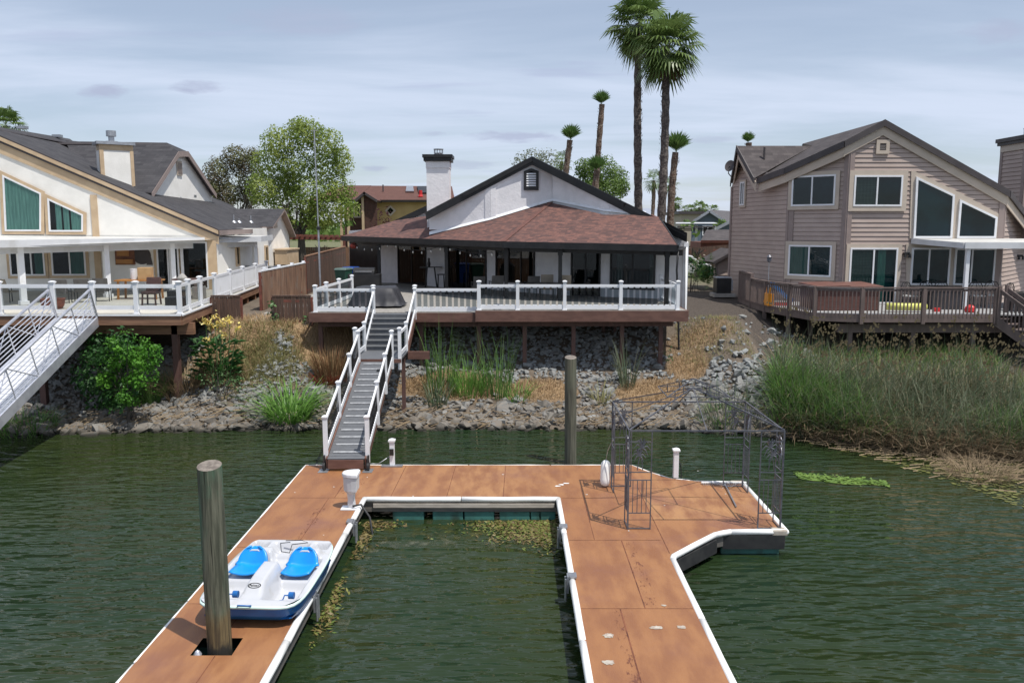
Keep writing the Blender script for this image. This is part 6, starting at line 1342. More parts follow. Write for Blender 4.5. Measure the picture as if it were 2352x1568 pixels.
# ---------------------------------------------------------------- fences between the houses
def fence(name, a, c, z0, z1, step, mt, label, cap=None, postm='redpost', back=.03):
    a = V((a[0], a[1], 0)); c = V((c[0], c[1], 0)); d = c - a; L = d.length; d.normalize(); n_ = int(L / step); nn = V((-d.y, d.x, 0)); r = thing(name, (*((a + c) / 2).xy, z0[0]), label, 'fence'); b = MB()
    for k in range(n_):
        p, q = a + d * (L * k / n_ + .004), a + d * (L * (k + 1) / n_ - .006); u = (k + .5) / n_; o_ = nn * (R.random() * .012 - .06); b.hexa([V((p.x, p.y, lerp(*z0, u))) + o_, V((q.x, q.y, lerp(*z0, u))) + o_, V((q.x, q.y, lerp(*z0, u))) + o_ + nn * .02, V((p.x, p.y, lerp(*z0, u))) + o_ + nn * .02], [V((p.x, p.y, lerp(*z1, u))) + o_, V((q.x, q.y, lerp(*z1, u))) + o_, V((q.x, q.y, lerp(*z1, u))) + o_ + nn * .02, V((p.x, p.y, lerp(*z1, u))) + o_ + nn * .02], 0, R.random())
    b.build('fence_boards', M[mt], r)
    for k in range(max(2, int(L / 2.4) + 1)):
        u = k / max(1, int(L / 2.4)); p = a + d * L * u + nn * .03; b = MB(); b.bb(p.x - .05, p.x + .05, p.y - .05, p.y + .05, lerp(*z0, u) - .3, lerp(*z1, u) - .02); b.build('fence_post', M[postm], r)
    if cap: b = MB(); b.beam(V((a.x, a.y, z1[0] + .03)), V((c.x, c.y, z1[1] + .03)), .14, .05); b.build('cap_rail', M[cap], r)
    b = MB()
    for f in (.12, .85): b.beam(V((a.x, a.y, lerp(z0[0], z1[0], f))) - nn * .03, V((c.x, c.y, lerp(z0[1], z1[1], f))) - nn * .03, .04, .09)
    b.build('stringer', M[postm], r)
    return r
f1 = fence('wood_fence', (-10.5, 34.6), (-10.5, 42.0), (3.05, 3.12), (4.66, 4.70), .14, 'fencewood', 'brown board fence topped by a white capped rail beside the cream house', 'white')
for y in (35.2, 37.4, 39.6, 41.8): b = MB(); b.bb(-10.57, -10.43, y - .07, y + .07, 4.75, 4.83); b.build('post_cap', M['white'], f1)
fence('wood_fence', (-10.45, 42.05), (-10.45, 52), (3.1, 3.2), (5.02, 5.28), .15, 'fencedark', 'tall dark weathered board fence running back beside the white house', 'grain')
fence('wood_fence', (-10.95 - .35, 31.0), (-10.2, 31.0), (2.85, 2.85), (3.92, 3.92), .14, 'fencedark', 'short low dark fence panel at the left of the walkway end', 'fencedark')
fence('wood_fence', (-9.0, 31.0), (-7.55, 31.0), (2.85, 2.85), (3.92, 3.92), .14, 'fencedark', 'low dark fence panel between the walkway and the white house deck', 'fencedark')
fence('wood_fence', (-14.6, 57.2), (-9.8, 57.2), (3.2, 3.2), (5.15, 5.15), .15, 'fencewood', 'rear red-brown board fence closing the side yard under the big tree', None)
pgv = thing('pergola', (-12, 55, 3.2), 'low red-brown timber pergola beam across the side yard under the big tree', 'pergola'); b = MB(); b.beam(at(660, 546, 54), at(792, 548, 54), .08, .2); b.build('beam', M['redpost'], pgv)
for k in range(11): p = at(660, 546, 54).lerp(at(792, 548, 54), (k + .5) / 11) + V((0, 0, .15)); b = MB(); b.bb(p.x - .04, p.x + .04, p.y - .5, p.y + .5, p.z - .07, p.z + .07); b.build('rafter', M['redpost'], pgv)
for px in (662, 790): p = at(px, 547, 54); b = MB(); b.bb(p.x - .07, p.x + .07, 53.93, 54.07, 3.0, p.z - .1); b.build('post', M['redpost'], pgv)
# walkway, antenna pole
b = MB(); 
for k in range(5): b.bb(-10.15, -8.95, 31.05 + k * 2.3, 31.05 + k * 2.3 + 2.27, 2.9 + .04 * k - .06, 3.0 + .035 * k)
o = b.build('walkway', M['concrete']); tag(o, kind='structure')
ax = pdir(735, 640) * 36.9; an = thing('antenna_pole', (ax, 36.9, 3.2), 'tall thin grey metal antenna pole in front of the big tree', 'pole'); zt = at(731, 300, 36.9).z
b = MB(); b.tube((ax, 36.9, 3.0), (ax, 36.9, 6.45), .045, .045, 8); b.tube((ax, 36.9, 6.45), (ax - .05, 36.9, zt), .03, .028, 8); b.build('pole', M['steel'], an); b = MB(); b.lathe((ax, 36.9, 6.38), [(.05, 0), (.09, .02), (.09, .14), (.05, .16)], 10); b.build('clamp', M['black'], an); b = MB(); b.tube((ax - .05, 36.9, zt), (ax - .05, 36.9, zt + .3), .01, .008, 5); b.tube((ax - .17, 36.9, zt), (ax + .1, 36.9, zt), .014, None, 5); b.build('antenna_tip', M['steel'], an)
# ---------------------------------------------------------------- houses further back
M['ochre'] = mat('ochre_stucco', (.50, .36, .16), (.44, .31, .135), 1, rough=.9); M['brownshake'] = mat('brown_shakes', (.09, .042, .03), (.06, .03, .024), 6, rough=.9)
bh = thing('house', (-9, 74, 3.4), 'ochre walled house with brown roof and diamond window behind the white house', 'house'); YB = 72
BPn = Pl((0, YB), (1, 0)); q = lambda x, y: BPn.q(x, y)
b = MB(); BPn.slab(b, [(q(866, 480)[0], 3), (q(1045, 480)[0], 3), (q(1045, 480)[0], q(1000, 461)[1]), (q(866, 480)[0], q(1000, 461)[1])], -.3, 0); b.build('wall', M['ochre'], bh)
e0, e1, r0, r1 = at(868, 459, 71.4), at(1045, 459, 71.4), at(790, 426, 77), at(1038, 428, 77); b = MB(); b.roof([e0, e1, r1, r0], .2, e1 - e0, 0, 1); l0 = at(700, 460, 71.4); b.roof([l0, at(815, 458, 71.4), r0 + V((2.5, 0, 0)), r0], .2, e1 - e0, 0, 1)
g_ = [at(810, 462, 69.6), at(836, 440, 69.6), at(868, 460, 69.6)]; bk = V((0, 6, 0)); b.roof([g_[0], g_[1], g_[1] + bk, g_[0] + bk], .2, bk, 0, 1); b.roof([g_[1], g_[2], g_[2] + bk, g_[1] + bk], .2, bk, 0, 1); b.build('roof', [M['shingle_far'], M['darkfascia']], bh)
GP = Pl((0, 70), (1, 0)); b = MB(); GP.slab(b, [(GP.q(838, 500)[0], 3), (GP.q(866, 500)[0], 3), (GP.q(866, 500)[0], GP.q(866, 464)[1]), (GP.q(838, 500)[0], GP.q(838, 446)[1])], -.2, 0); b.build('shake_wall', M['brownshake'], bh)
b = MB(); GP.slab(b, [(GP.q(780, 500)[0], 3), (GP.q(838, 500)[0], 3), (GP.q(838, 500)[0], GP.q(838, 444)[1]), (GP.q(812, 500)[0], GP.q(812, 464)[1]), (GP.q(780, 500)[0], GP.q(790, 464)[1])], -2.2, -2.0); b.build('recess_wall', M['brownshake'], bh)
b = MB()
for px in (784, 800, 834): a = GP.q(px, 500)[0]; GP.bar(b, a - .1, a + .1, 3, GP.q(px, 452 if px > 820 else 470)[1], -.1, .08)
b.build('frame_post', M['tantrim'], bh)
c = BPn.q(897, 484); dm = [(c[0], c[1] - .48), (c[0] + .48, c[1]), (c[0], c[1] + .48), (c[0] - .48, c[1])]; window(BPn, dm, bh, 'diamond_window', 'beigetrim', .14, None, 0, (), 'room', None, .01)
a0, a1, z0, z1 = Pl((0, 72), (1, 0)).rect(813, 473, 829, 500); window(Pl((0, 71.9), (1, 0)), (a0, a1, z0, z1), bh, 'window', 'beigetrim', .1, None, 0, (.5,), 'room', None, .01)
def onroof(px, py): return onp(px, py, e0, e1, r0)
b = MB(); b.hexa([onroof(x, y) for x, y in ((932, 442), (951, 442), (949, 430), (934, 430))], [onroof(x, y) + V((0, -.06, .12)) for x, y in ((932, 442), (951, 442), (949, 430), (934, 430))]); b.build('skylight', M['steel'], bh)
b = MB(); b.hexa([onroof(x, y) for x, y in ((962, 445), (1000, 445), (998, 430), (958, 430))], [onroof(x, y) + V((0, -.05, .10)) for x, y in ((962, 445), (1000, 445), (998, 430), (958, 430))]); b.build('solar_panel', M['black'], bh)
b = MB(); p = onroof(966, 452); b.lathe(p, [(.22, 0), (.15, .2), (.15, .55), (.001, .56)], 8); b.build('vent_pipe', M['plred'], bh); b = MB(); p = onroof(880, 440); b.tube(p, p + V((0, 0, .6)), .06, None, 6); b.build('vent_pipe', M['darkfascia'], bh)
M['bluegrey'] = mat('blue_grey_siding', (.115, .15, .19), (.10, .13, .165), 1.5, rough=.8, stretch=(1, 1, 8)); M['shingle_blue'] = shingles('grey_far_shingles', (.12, .115, .12), (.09, .085, .09), (.13, .125, .13))
def gable_house(Yg, xl_, xr_, xa, ya, yl, yr_, label, ridge_to=None, zb=3):
    r = thing('house', (*at((xl_ + xr_) / 2, 520, Yg).xy, zb), label, 'house'); P_ = Pl((0, Yg), (1, 0)); l, rr_, ap = P_.q(xl_, yl), P_.q(xr_, yr_), P_.q(xa, ya); b = MB(); P_.slab(b, [(l[0], zb), (rr_[0], zb), (rr_[0], rr_[1] - .2), (ap[0], ap[1] - .2), (l[0], l[1] - .2)], -.3, 0); w_ = b.build('wall', M['bluegrey'], r)
    b = MB(); bk_ = V((ridge_to or 0, 14, 0)); L_, R_, A_ = [P_.P(*k, .5) for k in (l, rr_, ap)]; b.roof([L_, A_, A_ + bk_, L_ + bk_], .15, bk_, 0, 1); b.roof([A_, R_, R_ + bk_, A_ + bk_], .15, bk_, 0, 1); ro_ = b.build('roof', [M['shingle_blue'], M['whitemetal']], r)
    b = MB()
    for a, c in ((L_, A_), (A_, R_)): b.beam(a + V((0, -.04, -.14)), c + V((0, -.04, -.14)), .06, .26)
    b.build('rake_board', M['steel'], ro_)
    a0 = P_.q(xa, ya)[0]; zm = ap[1] - 2.2; window(P_, (a0 - .6, a0 + .6, zm - .6, zm + .5), r, 'window', 'white', .1, None, 0, (.5,), 'room', None, .01)
    return r
gable_house(92, 1590, 1668, 1627, 482, 506, 509, 'blue grey gabled house far behind the gap between the houses, left of two', 8)
gh = gable_house(74, 1622, 1740, 1700, 492, 532, 530, 'blue grey house with long white edged roof beside the taupe house', 4)
b = MB(); e0, e1 = at(1640, 546, 62), at(1700, 546, 62); b.roof([at(1610, 552, 62), at(1700, 552, 62), at(1700, 527, 66), at(1622, 528, 66)], .2, V((1, 0, 0)), 0, 1); b.bb(at(1612, 552, 62).x, at(1700, 552, 62).x, 62.3, 66, 3, at(1612, 553, 62.3).z - .1, 1); tag(b.build('shed', [M['shingle_taupe'], M['redpost']]), 'low grey roofed outbuilding behind the palm shrub', 'outbuilding')
pf = thing('carport', (13, 70, 3), 'flat white edged carport roof with slats beyond the palms', 'carport'); b = MB()
b.hexa([at(1552, 514, 68), at(1648, 514, 68), at(1640, 512, 74), at(1552, 512, 74)], [q_ + V((0, 0, .05)) for q_ in (at(1552, 514, 68), at(1648, 514, 68), at(1640, 512, 74), at(1552, 512, 74))]); b.build('roof_slab', M['whitemetal'], pf)
b = MB()
for k in range(3): b.beam(at(1556, 521 + k * 4, 68 + k), at(1642, 521 + k * 4, 68 + k), .1, .1)
b.build('beam', M['darkfascia'], pf)
for px in (1556, 1600, 1642): p = at(px, 518, 68.5); b = MB(); b.bb(p.x - .08, p.x + .08, 68.4, 68.6, 3, p.z); b.build('post', M['whitemetal'], pf)
fence('wood_fence', (at(1575, 580, 60).x, 60), (at(1690, 580, 60).x, 60), (3.2, 3.2), (5.0, 5.3), .16, 'fencedark', 'dark board fence behind the palm shrub in the gap between the houses', None)
b = MB(); x0, x1 = at(1565, 490, 110).x, at(1610, 490, 110).x; b.bb(x0, x1, 110, 120, 3, at(1580, 492, 110).z); b.bb(x0 - .4, x1 + .4, 109.6, 120, at(1580, 492, 110).z, at(1580, 485, 110).z, 1); o = b.build('building', [mat('far_tan_wall', (.35, .31, .25), rough=.9), M['darkfascia']]); tag(o, 'tiny flat roofed building on the horizon between the palms', 'building')
# white car in the side street
car = thing('parked_car', (pdir(1590, 590) * 55, 55, 3.2), 'white car half hidden behind the corner of the white house', 'car'); cxx = pdir(1590, 590) * 55 - .7; prof = [(0, .3), (0, .8), (.9, .95), (1.5, 1.45), (3.0, 1.48), (3.6, 1.0), (4.3, .9), (4.35, .3)]
b = MB(); b.prism([(cxx - 2.5 + a, 54.2, 3.2 + z) for a, z in prof], (0, 1.7, 0)); b.build('body', M['whitemetal'], car, bevel=.06)
b = MB(); b.prism([(cxx - 2.5 + a, 54.19, 3.2 + z) for a, z in ((1.15, .95), (1.6, 1.38), (2.9, 1.40), (3.35, 1.0))], (0, 1.72, 0)); b.build('side_window', M['dark'], car)
for a in (.85, 3.5): b = MB(); b.tube((cxx - 2.5 + a, 54.15, 3.5), (cxx - 2.5 + a, 54.4, 3.5), .32, None, 14); b.build('wheel', M['rubber'], car)
# ---------------------------------------------------------------- rocks
def rockmat(name, c1, c2):
    m, t, b = nt(name); a = node(t, 'ShaderNodeAttribute', attribute_name='v'); oi = t.nodes.new('ShaderNodeObjectInfo')
    col = mixc(t, a.outputs['Fac'], c1, c2); col = mixc(t, ramp(t, posnoise(t, 9, 5), .4, .75), col, [x * .62 for x in c1])
    g = t.nodes.new('ShaderNodeNewGeometry'); sp = t.nodes.new('ShaderNodeSeparateXYZ'); t.links.new(g.outputs['Position'], sp.inputs[0])
    col = mixc(t, ramp(t, sp.outputs[2], .16, .03), col, (.035, .033, .026))      # wet, algae stained foot
    t.links.new(col, b.inputs['Base Color']); b.inputs['Roughness'].default_value = .85; b.inputs['Specular IOR Level'].default_value = .25
    bump(t, b, posnoise(t, 25, 5), .5, .02); return m
M['rock'] = rockmat('riprap_rock', (.27, .28, .275), (.18, .152, .122))
M['boulder'] = rockmat('shore_boulder', (.205, .19, .165), (.15, .125, .10))
rr = random.Random(3)
def hull(n=11):
    bm = bmesh.new()
    for _ in range(n):
        p = V((rr.gauss(0, 1), rr.gauss(0, 1), rr.gauss(0, 1))).normalized(); p = V((p.x, p.y * rr.uniform(.7, 1), p.z * rr.uniform(.55, .8))); bm.verts.new(p)
    r_ = bmesh.ops.convex_hull(bm, input=bm.verts[:]); bmesh.ops.delete(bm, geom=[e for e in r_['geom_interior'] if isinstance(e, bmesh.types.BMVert)], context='VERTS')
    bm.verts.index_update(); out = ([v.co.copy() for v in bm.verts], [tuple(v.index for v in f.verts) for f in bm.faces]); bm.free(); return out
HULLS = [hull(rr.choice((9, 10, 11, 12))) for _ in range(16)]
def addrock(mb, c, r, a):
    vs, fs = rr.choice(HULLS); mt_ = Matrix.Rotation(rr.uniform(0, 6.28), 3, 'Z') @ Matrix.Rotation(rr.gauss(0, .35), 3, 'X'); s_ = V((r * rr.uniform(.8, 1.35), r * rr.uniform(.8, 1.2), r * rr.uniform(.8, 1.1)))
    mb.mesh([c + mt_ @ V((p.x * s_.x, p.y * s_.y, p.z * s_.z)) for p in vs], fs, 0, a)
mb = MB(); cnt = 0
for k in range(24500):
    x = rr.uniform(-24, 11.5); ys = pl(x, SHORE); yt = pl(x, TOP); y = rr.uniform(ys - .35, min(yt + .2, 33.6))
    d = dry_amount(x, y); u = (y - ys) / (yt - ys)
    if rr.random() < d * 1.6 or (x > 8.7 and u < .25) or (x > 5.8 and u > .62 and rr.random() < .85) or (x < -13 and u > .6 and rr.random() < .7): continue
    if rr.random() > .62 - .2 * noise.noise(V((x * .8, y * .8, 2))): continue
    z = ground_z(x, y); low = max(0, 1 - u / .45)
    r_ = rr.uniform(.05, .11) * (1 + 1.3 * rr.random() ** 7) * (1 + .75 * low * rr.random()) * (1.7 if x > 6 and u < .8 and rr.random() < .35 else 1)
    addrock(mb, V((x, y, z + r_ * .25)), r_, min(1, max(0, low * .95 + rr.gauss(.12, .2)))); cnt += 1
o = mb.build('riprap', M['rock']); tag(o, kind='stuff')
protos = []
for i in range(12):
    vs, fs = HULLS[i]; me = bpy.data.meshes.new('boulder'); me.from_pydata(vs, [], fs); me.materials.append(M['boulder']); a = me.attributes.new('v', 'FLOAT', 'FACE'); a.data.foreach_set('value', [min(1, max(0, rr.gauss(.45, .25)))] * len(fs)); protos.append(me)
ZONES = [(-18.5, -12.2, 90, 'grey brown boulder at the waterline left of the green bushes'), (-12.2, -5.1, 80, 'grey brown boulder at the waterline between the green bush and the gangway'), (-3.5, 1.4, 70, 'grey brown boulder at the waterline between the gangway and the far pile'), (1.9, 8.3, 55, 'grey brown boulder at the waterline right of the far pile')]
first = None
for x0, x1, n_, lb in ZONES:
    for k in range(n_):
        x = rr.uniform(x0, x1); y = pl(x, SHORE) + abs(rr.gauss(0, .55)) - .12; r_ = rr.uniform(.14, .30) * (1.15 if rr.random() < .15 else 1)
        if first is None: o = bpy.data.objects.new('boulder', protos[0]); first = o
        else: o = first.copy(); o.data = rr.choice(protos)
        COL.objects.link(o); o.location = (x, y, ground_z(x, y) + r_ * .22); o.rotation_euler = (rr.gauss(0, .3), rr.gauss(0, .3), rr.uniform(0, 6.28)); o.scale = (r_ * rr.uniform(.9, 1.4), r_ * rr.uniform(.8, 1.1), r_ * rr.uniform(.75, 1.05)); tag(o, lb, 'rock', 'boulders ' + lb.split('boulder ')[1])
# ---------------------------------------------------------------- grasses and reeds
M['drygrass'] = leafmat('dry_grass', (.46, .32, .175), (.33, .235, .14), .25, .8)
M['weedgrass'] = leafmat('olive_weed', (.22, .22, .09), (.33, .30, .14), .3, .7)
M['reedgreen'] = leafmat('bright_reed', (.19, .36, .07), (.10, .22, .045), .35, .5)
M['reeddeep'] = leafmat('green_reed', (.075, .17, .04), (.15, .25, .07), .3, .5)
M['tule'] = leafmat('blue_green_tule', (.08, .13, .068), (.20, .20, .13), .25, .6)
M['deadreed'] = leafmat('dead_reed', (.36, .27, .165), (.22, .165, .105), .2, .8)
M['redweed'] = leafmat('red_dock_weed', (.25, .12, .06), (.30, .22, .11), .2, .8)
M['redstem'] = leafmat('red_stems', (.24, .045, .025), (.16, .05, .03), .2, .8)
def blade(mb, p, h, dx, dy, w_, a, bend=1.0, seg=3, m=0):
    az = atan2(dy, dx) + pi / 2 + rr.uniform(-.8, .8); sx_, sy_ = cos(az) * w_ / 2, sin(az) * w_ / 2; prev = None
    for i in range(seg + 1):
        u = i / seg; k = u ** 1.8 * bend; q = V((p.x + dx * (u * .35 + k), p.y + dy * (u * .35 + k), p.z + h * (u - .30 * bend * u * u * min(1.2, sqrt(dx * dx + dy * dy) / max(h, .01)))))
        t_ = 1 - u ** 1.6; l_, r_ = q - V((sx_ * t_, sy_ * t_, 0)), q + V((sx_ * t_, sy_ * t_, 0))
        if prev:
            if i == seg: mb.face([prev[0], prev[1], q], m, a)
            else: mb.face([prev[0], prev[1], r_, l_], m, a)
        prev = (l_, r_)
def clump(name, label, cat, x, y, n_, rad, h0, h1, lean, w_, mt, group=None, bend=1, seg=3, ry=None):
    mb = MB()
    for k in range(n_):
        a, r_ = rr.uniform(0, 6.28), rad * sqrt(rr.random()); px_, py_ = x + r_ * cos(a), y + r_ * sin(a) * ((ry or rad) / rad); ln = lean * (.35 + rr.random()) ; aa = a + rr.gauss(0, .7)
        blade(mb, V((px_, py_, max(-.15, ground_z(px_, py_)) - .03)), rr.uniform(h0, h1), ln * cos(aa), ln * sin(aa), w_, rr.random(), bend, seg)
    o = mb.build(name, M[mt]); return tag(o, label, cat, group)
def bpos(px, py, Z): p = atz(px, py, Z); return p.x, p.y
mb = MB()
for k in range(60000):
    x, y = rr.uniform(-12.5, 9.5), rr.uniform(27.3, 33.3); d = dry_amount(x, y)
    if rr.random() > d * .75: continue
    blade(mb, V((x, y, ground_z(x, y) - .02)), rr.uniform(.10, .34), rr.gauss(0, .12), rr.gauss(0, .12), .022, rr.random(), 1, 2)
tag(mb.build('dry_grass', M['drygrass']), kind='stuff')
mb = MB()
for k in range(5200):
    x, y = rr.gauss(-8.7, .75), rr.gauss(28.9, .75)
    if ground_z(x, y) < .4: continue
    blade(mb, V((x, y, ground_z(x, y) - .02)), rr.uniform(.12, .36), rr.gauss(0, .14), rr.gauss(0, .14), .022, rr.random(), 1, 2)
for k in range(1500):
    x, y = rr.uniform(6.4, 9), rr.uniform(29.5, 32.5); blade(mb, V((x, y, ground_z(x, y))), rr.uniform(.05, .22), rr.gauss(0, .08), rr.gauss(0, .08), .02, rr.random(), 1, 2)
tag(mb.build('olive_weeds', M['weedgrass']), kind='stuff')
clump('reed_clump', 'bright lime green reed clump on the rocks left of the gangway', 'reeds', -7.35, 26.75, 300, .6, .8, 1.6, .95, .05, 'reedgreen', bend=1.3, ry=.4)
for px, py, Z, n_, rad, h0, h1, mt, lb in ((1015, 905, .7, 95, .6, 1.2, 2.9, 'reeddeep', 'tall green reed clump nearest the gangway landing, with long tops'), (1075, 900, .75, 190, .55, .6, 1.4, 'reedgreen', 'mid height green reed clump between the two tall clumps'), (1140, 905, .7, 90, .55, 1.0, 2.6, 'reeddeep', 'tall green reed clump in front of the middle deck posts'), (1000, 940, .35, 90, .35, .5, 1.2, 'tule', 'grey green reed tuft at the water below the tall clumps'), (1190, 930, .4, 70, .4, .4, .9, 'reedgreen', 'low yellow green reed tuft beside the tall clump, left of the far pile'), (1440, 885, .9, 60, .3, .8, 2.0, 'tule', 'thin wispy reed tuft under the right end of the white deck'), (1380, 930, .4, 40, .3, .4, 1.0, 'weedgrass', 'sparse yellowish reed tuft just right of the far pile'), (1675, 960, .4, 200, .9, .6, 1.7, 'tule', 'loose dark reed tuft behind the gazebo roof'), (1655, 965, .25, 120, .5, .35, .7, 'reedgreen', 'low bright green tuft behind the back leg of the gazebo')):
    x, y = bpos(px, py, Z); clump('reed_clump', lb, 'reeds', x, y, n_, rad, h0, h1, .45, .032, mt, 'reed clumps on the bank')
x, y = bpos(325, 935, .35); clump('grass_clump', 'green grass clump spilling over the rocks below the big bush', 'grass clump', x, y, 420, .95, .6, 1.3, .6, .03, 'reeddeep', ry=.5)
x, y = bpos(425, 905, .75); clump('grass_clump', 'arching tan ornamental grass beside the green bush', 'grass clump', x, y, 520, .75, .7, 1.25, .75, .024, 'deadreed', bend=1.3, ry=.6)
x, y = bpos(60, 930, .9); clump('grass_clump', 'dim green grass clump in the shade under the aluminium gangway', 'grass clump', x, y, 260, .8, .4, .9, .4, .03, 'reeddeep')
x, y = bpos(760, 858, 1.35); r = thing('dock_weed', (x, y, ground_z(x, y)), 'rusty red seeding weed with crimson lower stems left of the landing', 'weed')
for nm, mt, n_, h0, h1, rad in (('seed_stems', 'redweed', 420, .7, 1.45, .55), ('red_stems', 'redstem', 220, .2, .55, .5)):
    mb = MB()
    for k in range(n_):
        a, r_ = rr.uniform(0, 6.28), rad * sqrt(rr.random()); blade(mb, V((x + r_ * cos(a), y + .5 * r_ * sin(a) - (.35 if mt == 'redstem' else 0), ground_z(x, y - .2))), rr.uniform(h0, h1), .3 * cos(a), .3 * sin(a), .03, rr.random(), .8)
    mb.build(nm, M[mt], r)
mb = MB()
for k in range(900):
    x = rr.uniform(-16, 8.6); y = pl(x, SHORE) + abs(rr.gauss(.5, .7)); L = rr.uniform(.15, .6); a = rr.gauss(0, .7); d = V((cos(a), sin(a), rr.gauss(.25, .2))) * L / 2; p = V((x, y, ground_z(x, y) + .14)); n_ = V((0, .006, .012)); mb.face([p - d - n_, p + d - n_, p + d + n_, p - d + n_], 0, rr.random())
tag(mb.build('drift_litter', M['deadreed']), kind='stuff')
# reed bed at the right
def bed(n_, fx, fy, h0, h1, lean, w_, mt, name, seg=3, bend=1, dirx=0, heads=None):
    mb = MB()
    for k in range(n_):
        x = fx(); y = fy(x)
        while x < .322 * y: x = fx(); y = fy(x)
        z = max(-.1, ground_z(x, y)) - .03; a = rr.uniform(0, 6.28); ln = lean * (.3 + rr.random()); h = rr.uniform(h0, h1); blade(mb, V((x, y, z)), h, ln * cos(a) + dirx, ln * sin(a) - lean * .3, w_, rr.random(), bend, seg)
    o = mb.build(name, M[mt]); return tag(o, kind='stuff')
bed(4300, lambda: rr.uniform(8.6, 16.5), lambda x: pl(x, SHORE) + .1 + 5.0 * rr.random() ** 1.2, .9, 2.1, 1.0, .032, 'tule', 'tule_bed', 4, 1.1)
bed(1500, lambda: rr.uniform(9, 16.5), lambda x: pl(x, SHORE) + .3 + 5.5 * rr.random(), .7, 1.7, 1.4, .026, 'deadreed', 'bent_dead_reeds', 4, 1.3)
bed(1500, lambda: 8.0 + 3.0 * rr.random() ** 1.2, lambda x: pl(x, SHORE) + .2 + 3.2 * rr.random(), .9, 1.9, .9, .036, 'reeddeep', 'green_reed_bed', 4, 1.2)
bed(700, lambda: rr.gauss(9.3, .5), lambda x: pl(x, SHORE) + 1.2 + 1.8 * rr.random(), .8, 1.6, .8, .042, 'reedgreen', 'lime_reed_bed')
bed(2600, lambda: rr.uniform(8.7, 16), lambda x: pl(x, SHORE) + 1.2 * rr.random(), .5, 1.2, .8, .026, 'deadreed', 'dead_reed_fringe', 3, 1.4)
bed(500, lambda: rr.uniform(13.5, 16.5), lambda x: pl(x, SHORE) + .3 + 1.2 * rr.random(), .9, 1.8, .6, .032, 'reeddeep', 'green_reed_fringe')
bed(3000, lambda: rr.uniform(9.3, 18), lambda x: rr.uniform(27.0, 31.5), .25, .8, .35, .03, 'reeddeep', 'low_green_weeds', 3, 1)
bed(1800, lambda: rr.uniform(9.3, 18), lambda x: rr.uniform(26.5, 31.5), .2, .9, .45, .028, 'weedgrass', 'low_olive_weeds', 3, 1)
mb = MB()
for k in range(260):
    x = rr.uniform(9.2, 16.5); y = pl(x, SHORE) + rr.uniform(1.5, 5.2); z = ground_z(x, y); h = rr.uniform(1.7, 2.9); dx, dy = rr.gauss(0, .35), rr.gauss(-.1, .25); blade(mb, V((x, y, z)), h, dx, dy, .022, rr.random(), .7, 3); q = V((x + dx * 1.05, y + dy * 1.05, z + h * .93))
    for j in range(4): e_ = q + V((rr.gauss(0, .05), rr.gauss(0, .05), rr.gauss(0, .05))); mb.face([e_ + V((-.035, 0, 0)), e_ + V((0, .01, -.045)), e_ + V((.035, 0, 0)), e_ + V((0, -.01, .045))], 1, rr.random())
tag(mb.build('seeding_tules', [M['tule'], mat('tule_seed', (.20, .145, .075), (.28, .22, .12), 9, rough=.9)]), kind='stuff')
lit = [atz(px, py, 0) for px, py in ((1560, 985), (1820, 1008), (1990, 1050), (2150, 1098), (2352, 1168), (2450, 1200), (2450, 1010), (2100, 1000), (1800, 985), (1600, 975))]
def inpoly(x, y, P_):
    c = False
    for i in range(len(P_)):
        a, b_ = P_[i - 1], P_[i]
        if (a.y > y) != (b_.y > y) and x < (b_.x - a.x) * (y - a.y) / (b_.y - a.y) + a.x: c = not c
    return c
mb = MB(); mb2 = MB()
for k in range(9000):
    x, y = rr.uniform(4, 15.5), rr.uniform(17.5, 26)
    if not inpoly(x, y, lit): continue
    near = min(1, max(0, (y - (pl(x, SHORE) - 3.4)) / 2.8))
    if rr.random() < near * .30:
        a = rr.gauss(.1, .6); L = rr.uniform(.15, .6); d = V((cos(a), sin(a), 0)) * L / 2; p = V((x, y, max(.015, ground_z(x, y) + .02) + rr.random() * .06 * near)); n_ = V((-d.y, d.x, 0)).normalized() * .008; mb.face([p - d - n_, p + d - n_, p + d + n_ + V((0, 0, .02)), p - d + n_ + V((0, 0, .02))], 0, rr.random())
    elif rr.random() < .75:
        s_ = rr.uniform(.03, .08); p = V((x, y, .012 + .01 * rr.random())); a = rr.uniform(0, 6.28); mb2.face([p + V((cos(a + q) * s_, sin(a + q) * s_ * .8, 0)) for q in (0, 1.2, 2.6, 4, 5.2)], 0, rr.random())
tag(mb.build('reed_litter', M['deadreed']), kind='stuff')
M['weedmat'] = leafmat('floating_weed', (.16, .17, .045), (.10, .10, .04), .1, .6)
tag(mb2.build('floating_weed', M['weedmat']), kind='stuff')
M['algae'] = mat('bright_algae', (.125, .205, .028), (.075, .14, .018), 7, rough=.6, bmp=.6, bscale=30)
mb = MB()
for cx_, cy_, rx, ry in ((8.0, 20.95, .50, .26), (8.45, 20.75, .45, .24), (8.85, 20.58, .5, .22), (9.3, 20.5, .32, .16), (7.75, 21.1, .25, .15)):
    q = []
    for i in range(26): k = 1 + .25 * noise.noise(V((cos(i / 26 * 6.283) * 2.2, sin(i / 26 * 6.283) * 2.2, cx_))); q.append(V((cx_ + rx * k * cos(i / 26 * 6.283), cy_ + ry * k * sin(i / 26 * 6.283), .010 + cx_ * .0009)))
    mb.face(q)
for k in range(500):
    u_ = rr.random(); x = lerp(7.5, 9.6, u_); y = lerp(21.15, 20.45, u_) + rr.gauss(0, .13); s_ = rr.uniform(.02, .06); a = rr.uniform(0, 6.28); z = .022 + .02 * rr.random(); mb.face([V((x + cos(a + q) * s_, y + sin(a + q) * s_, z + .01 * cos(q))) for q in (0, 1.3, 2.5, 3.8, 5)])
tag(mb.build('algae_mat', M['algae']), kind='stuff')
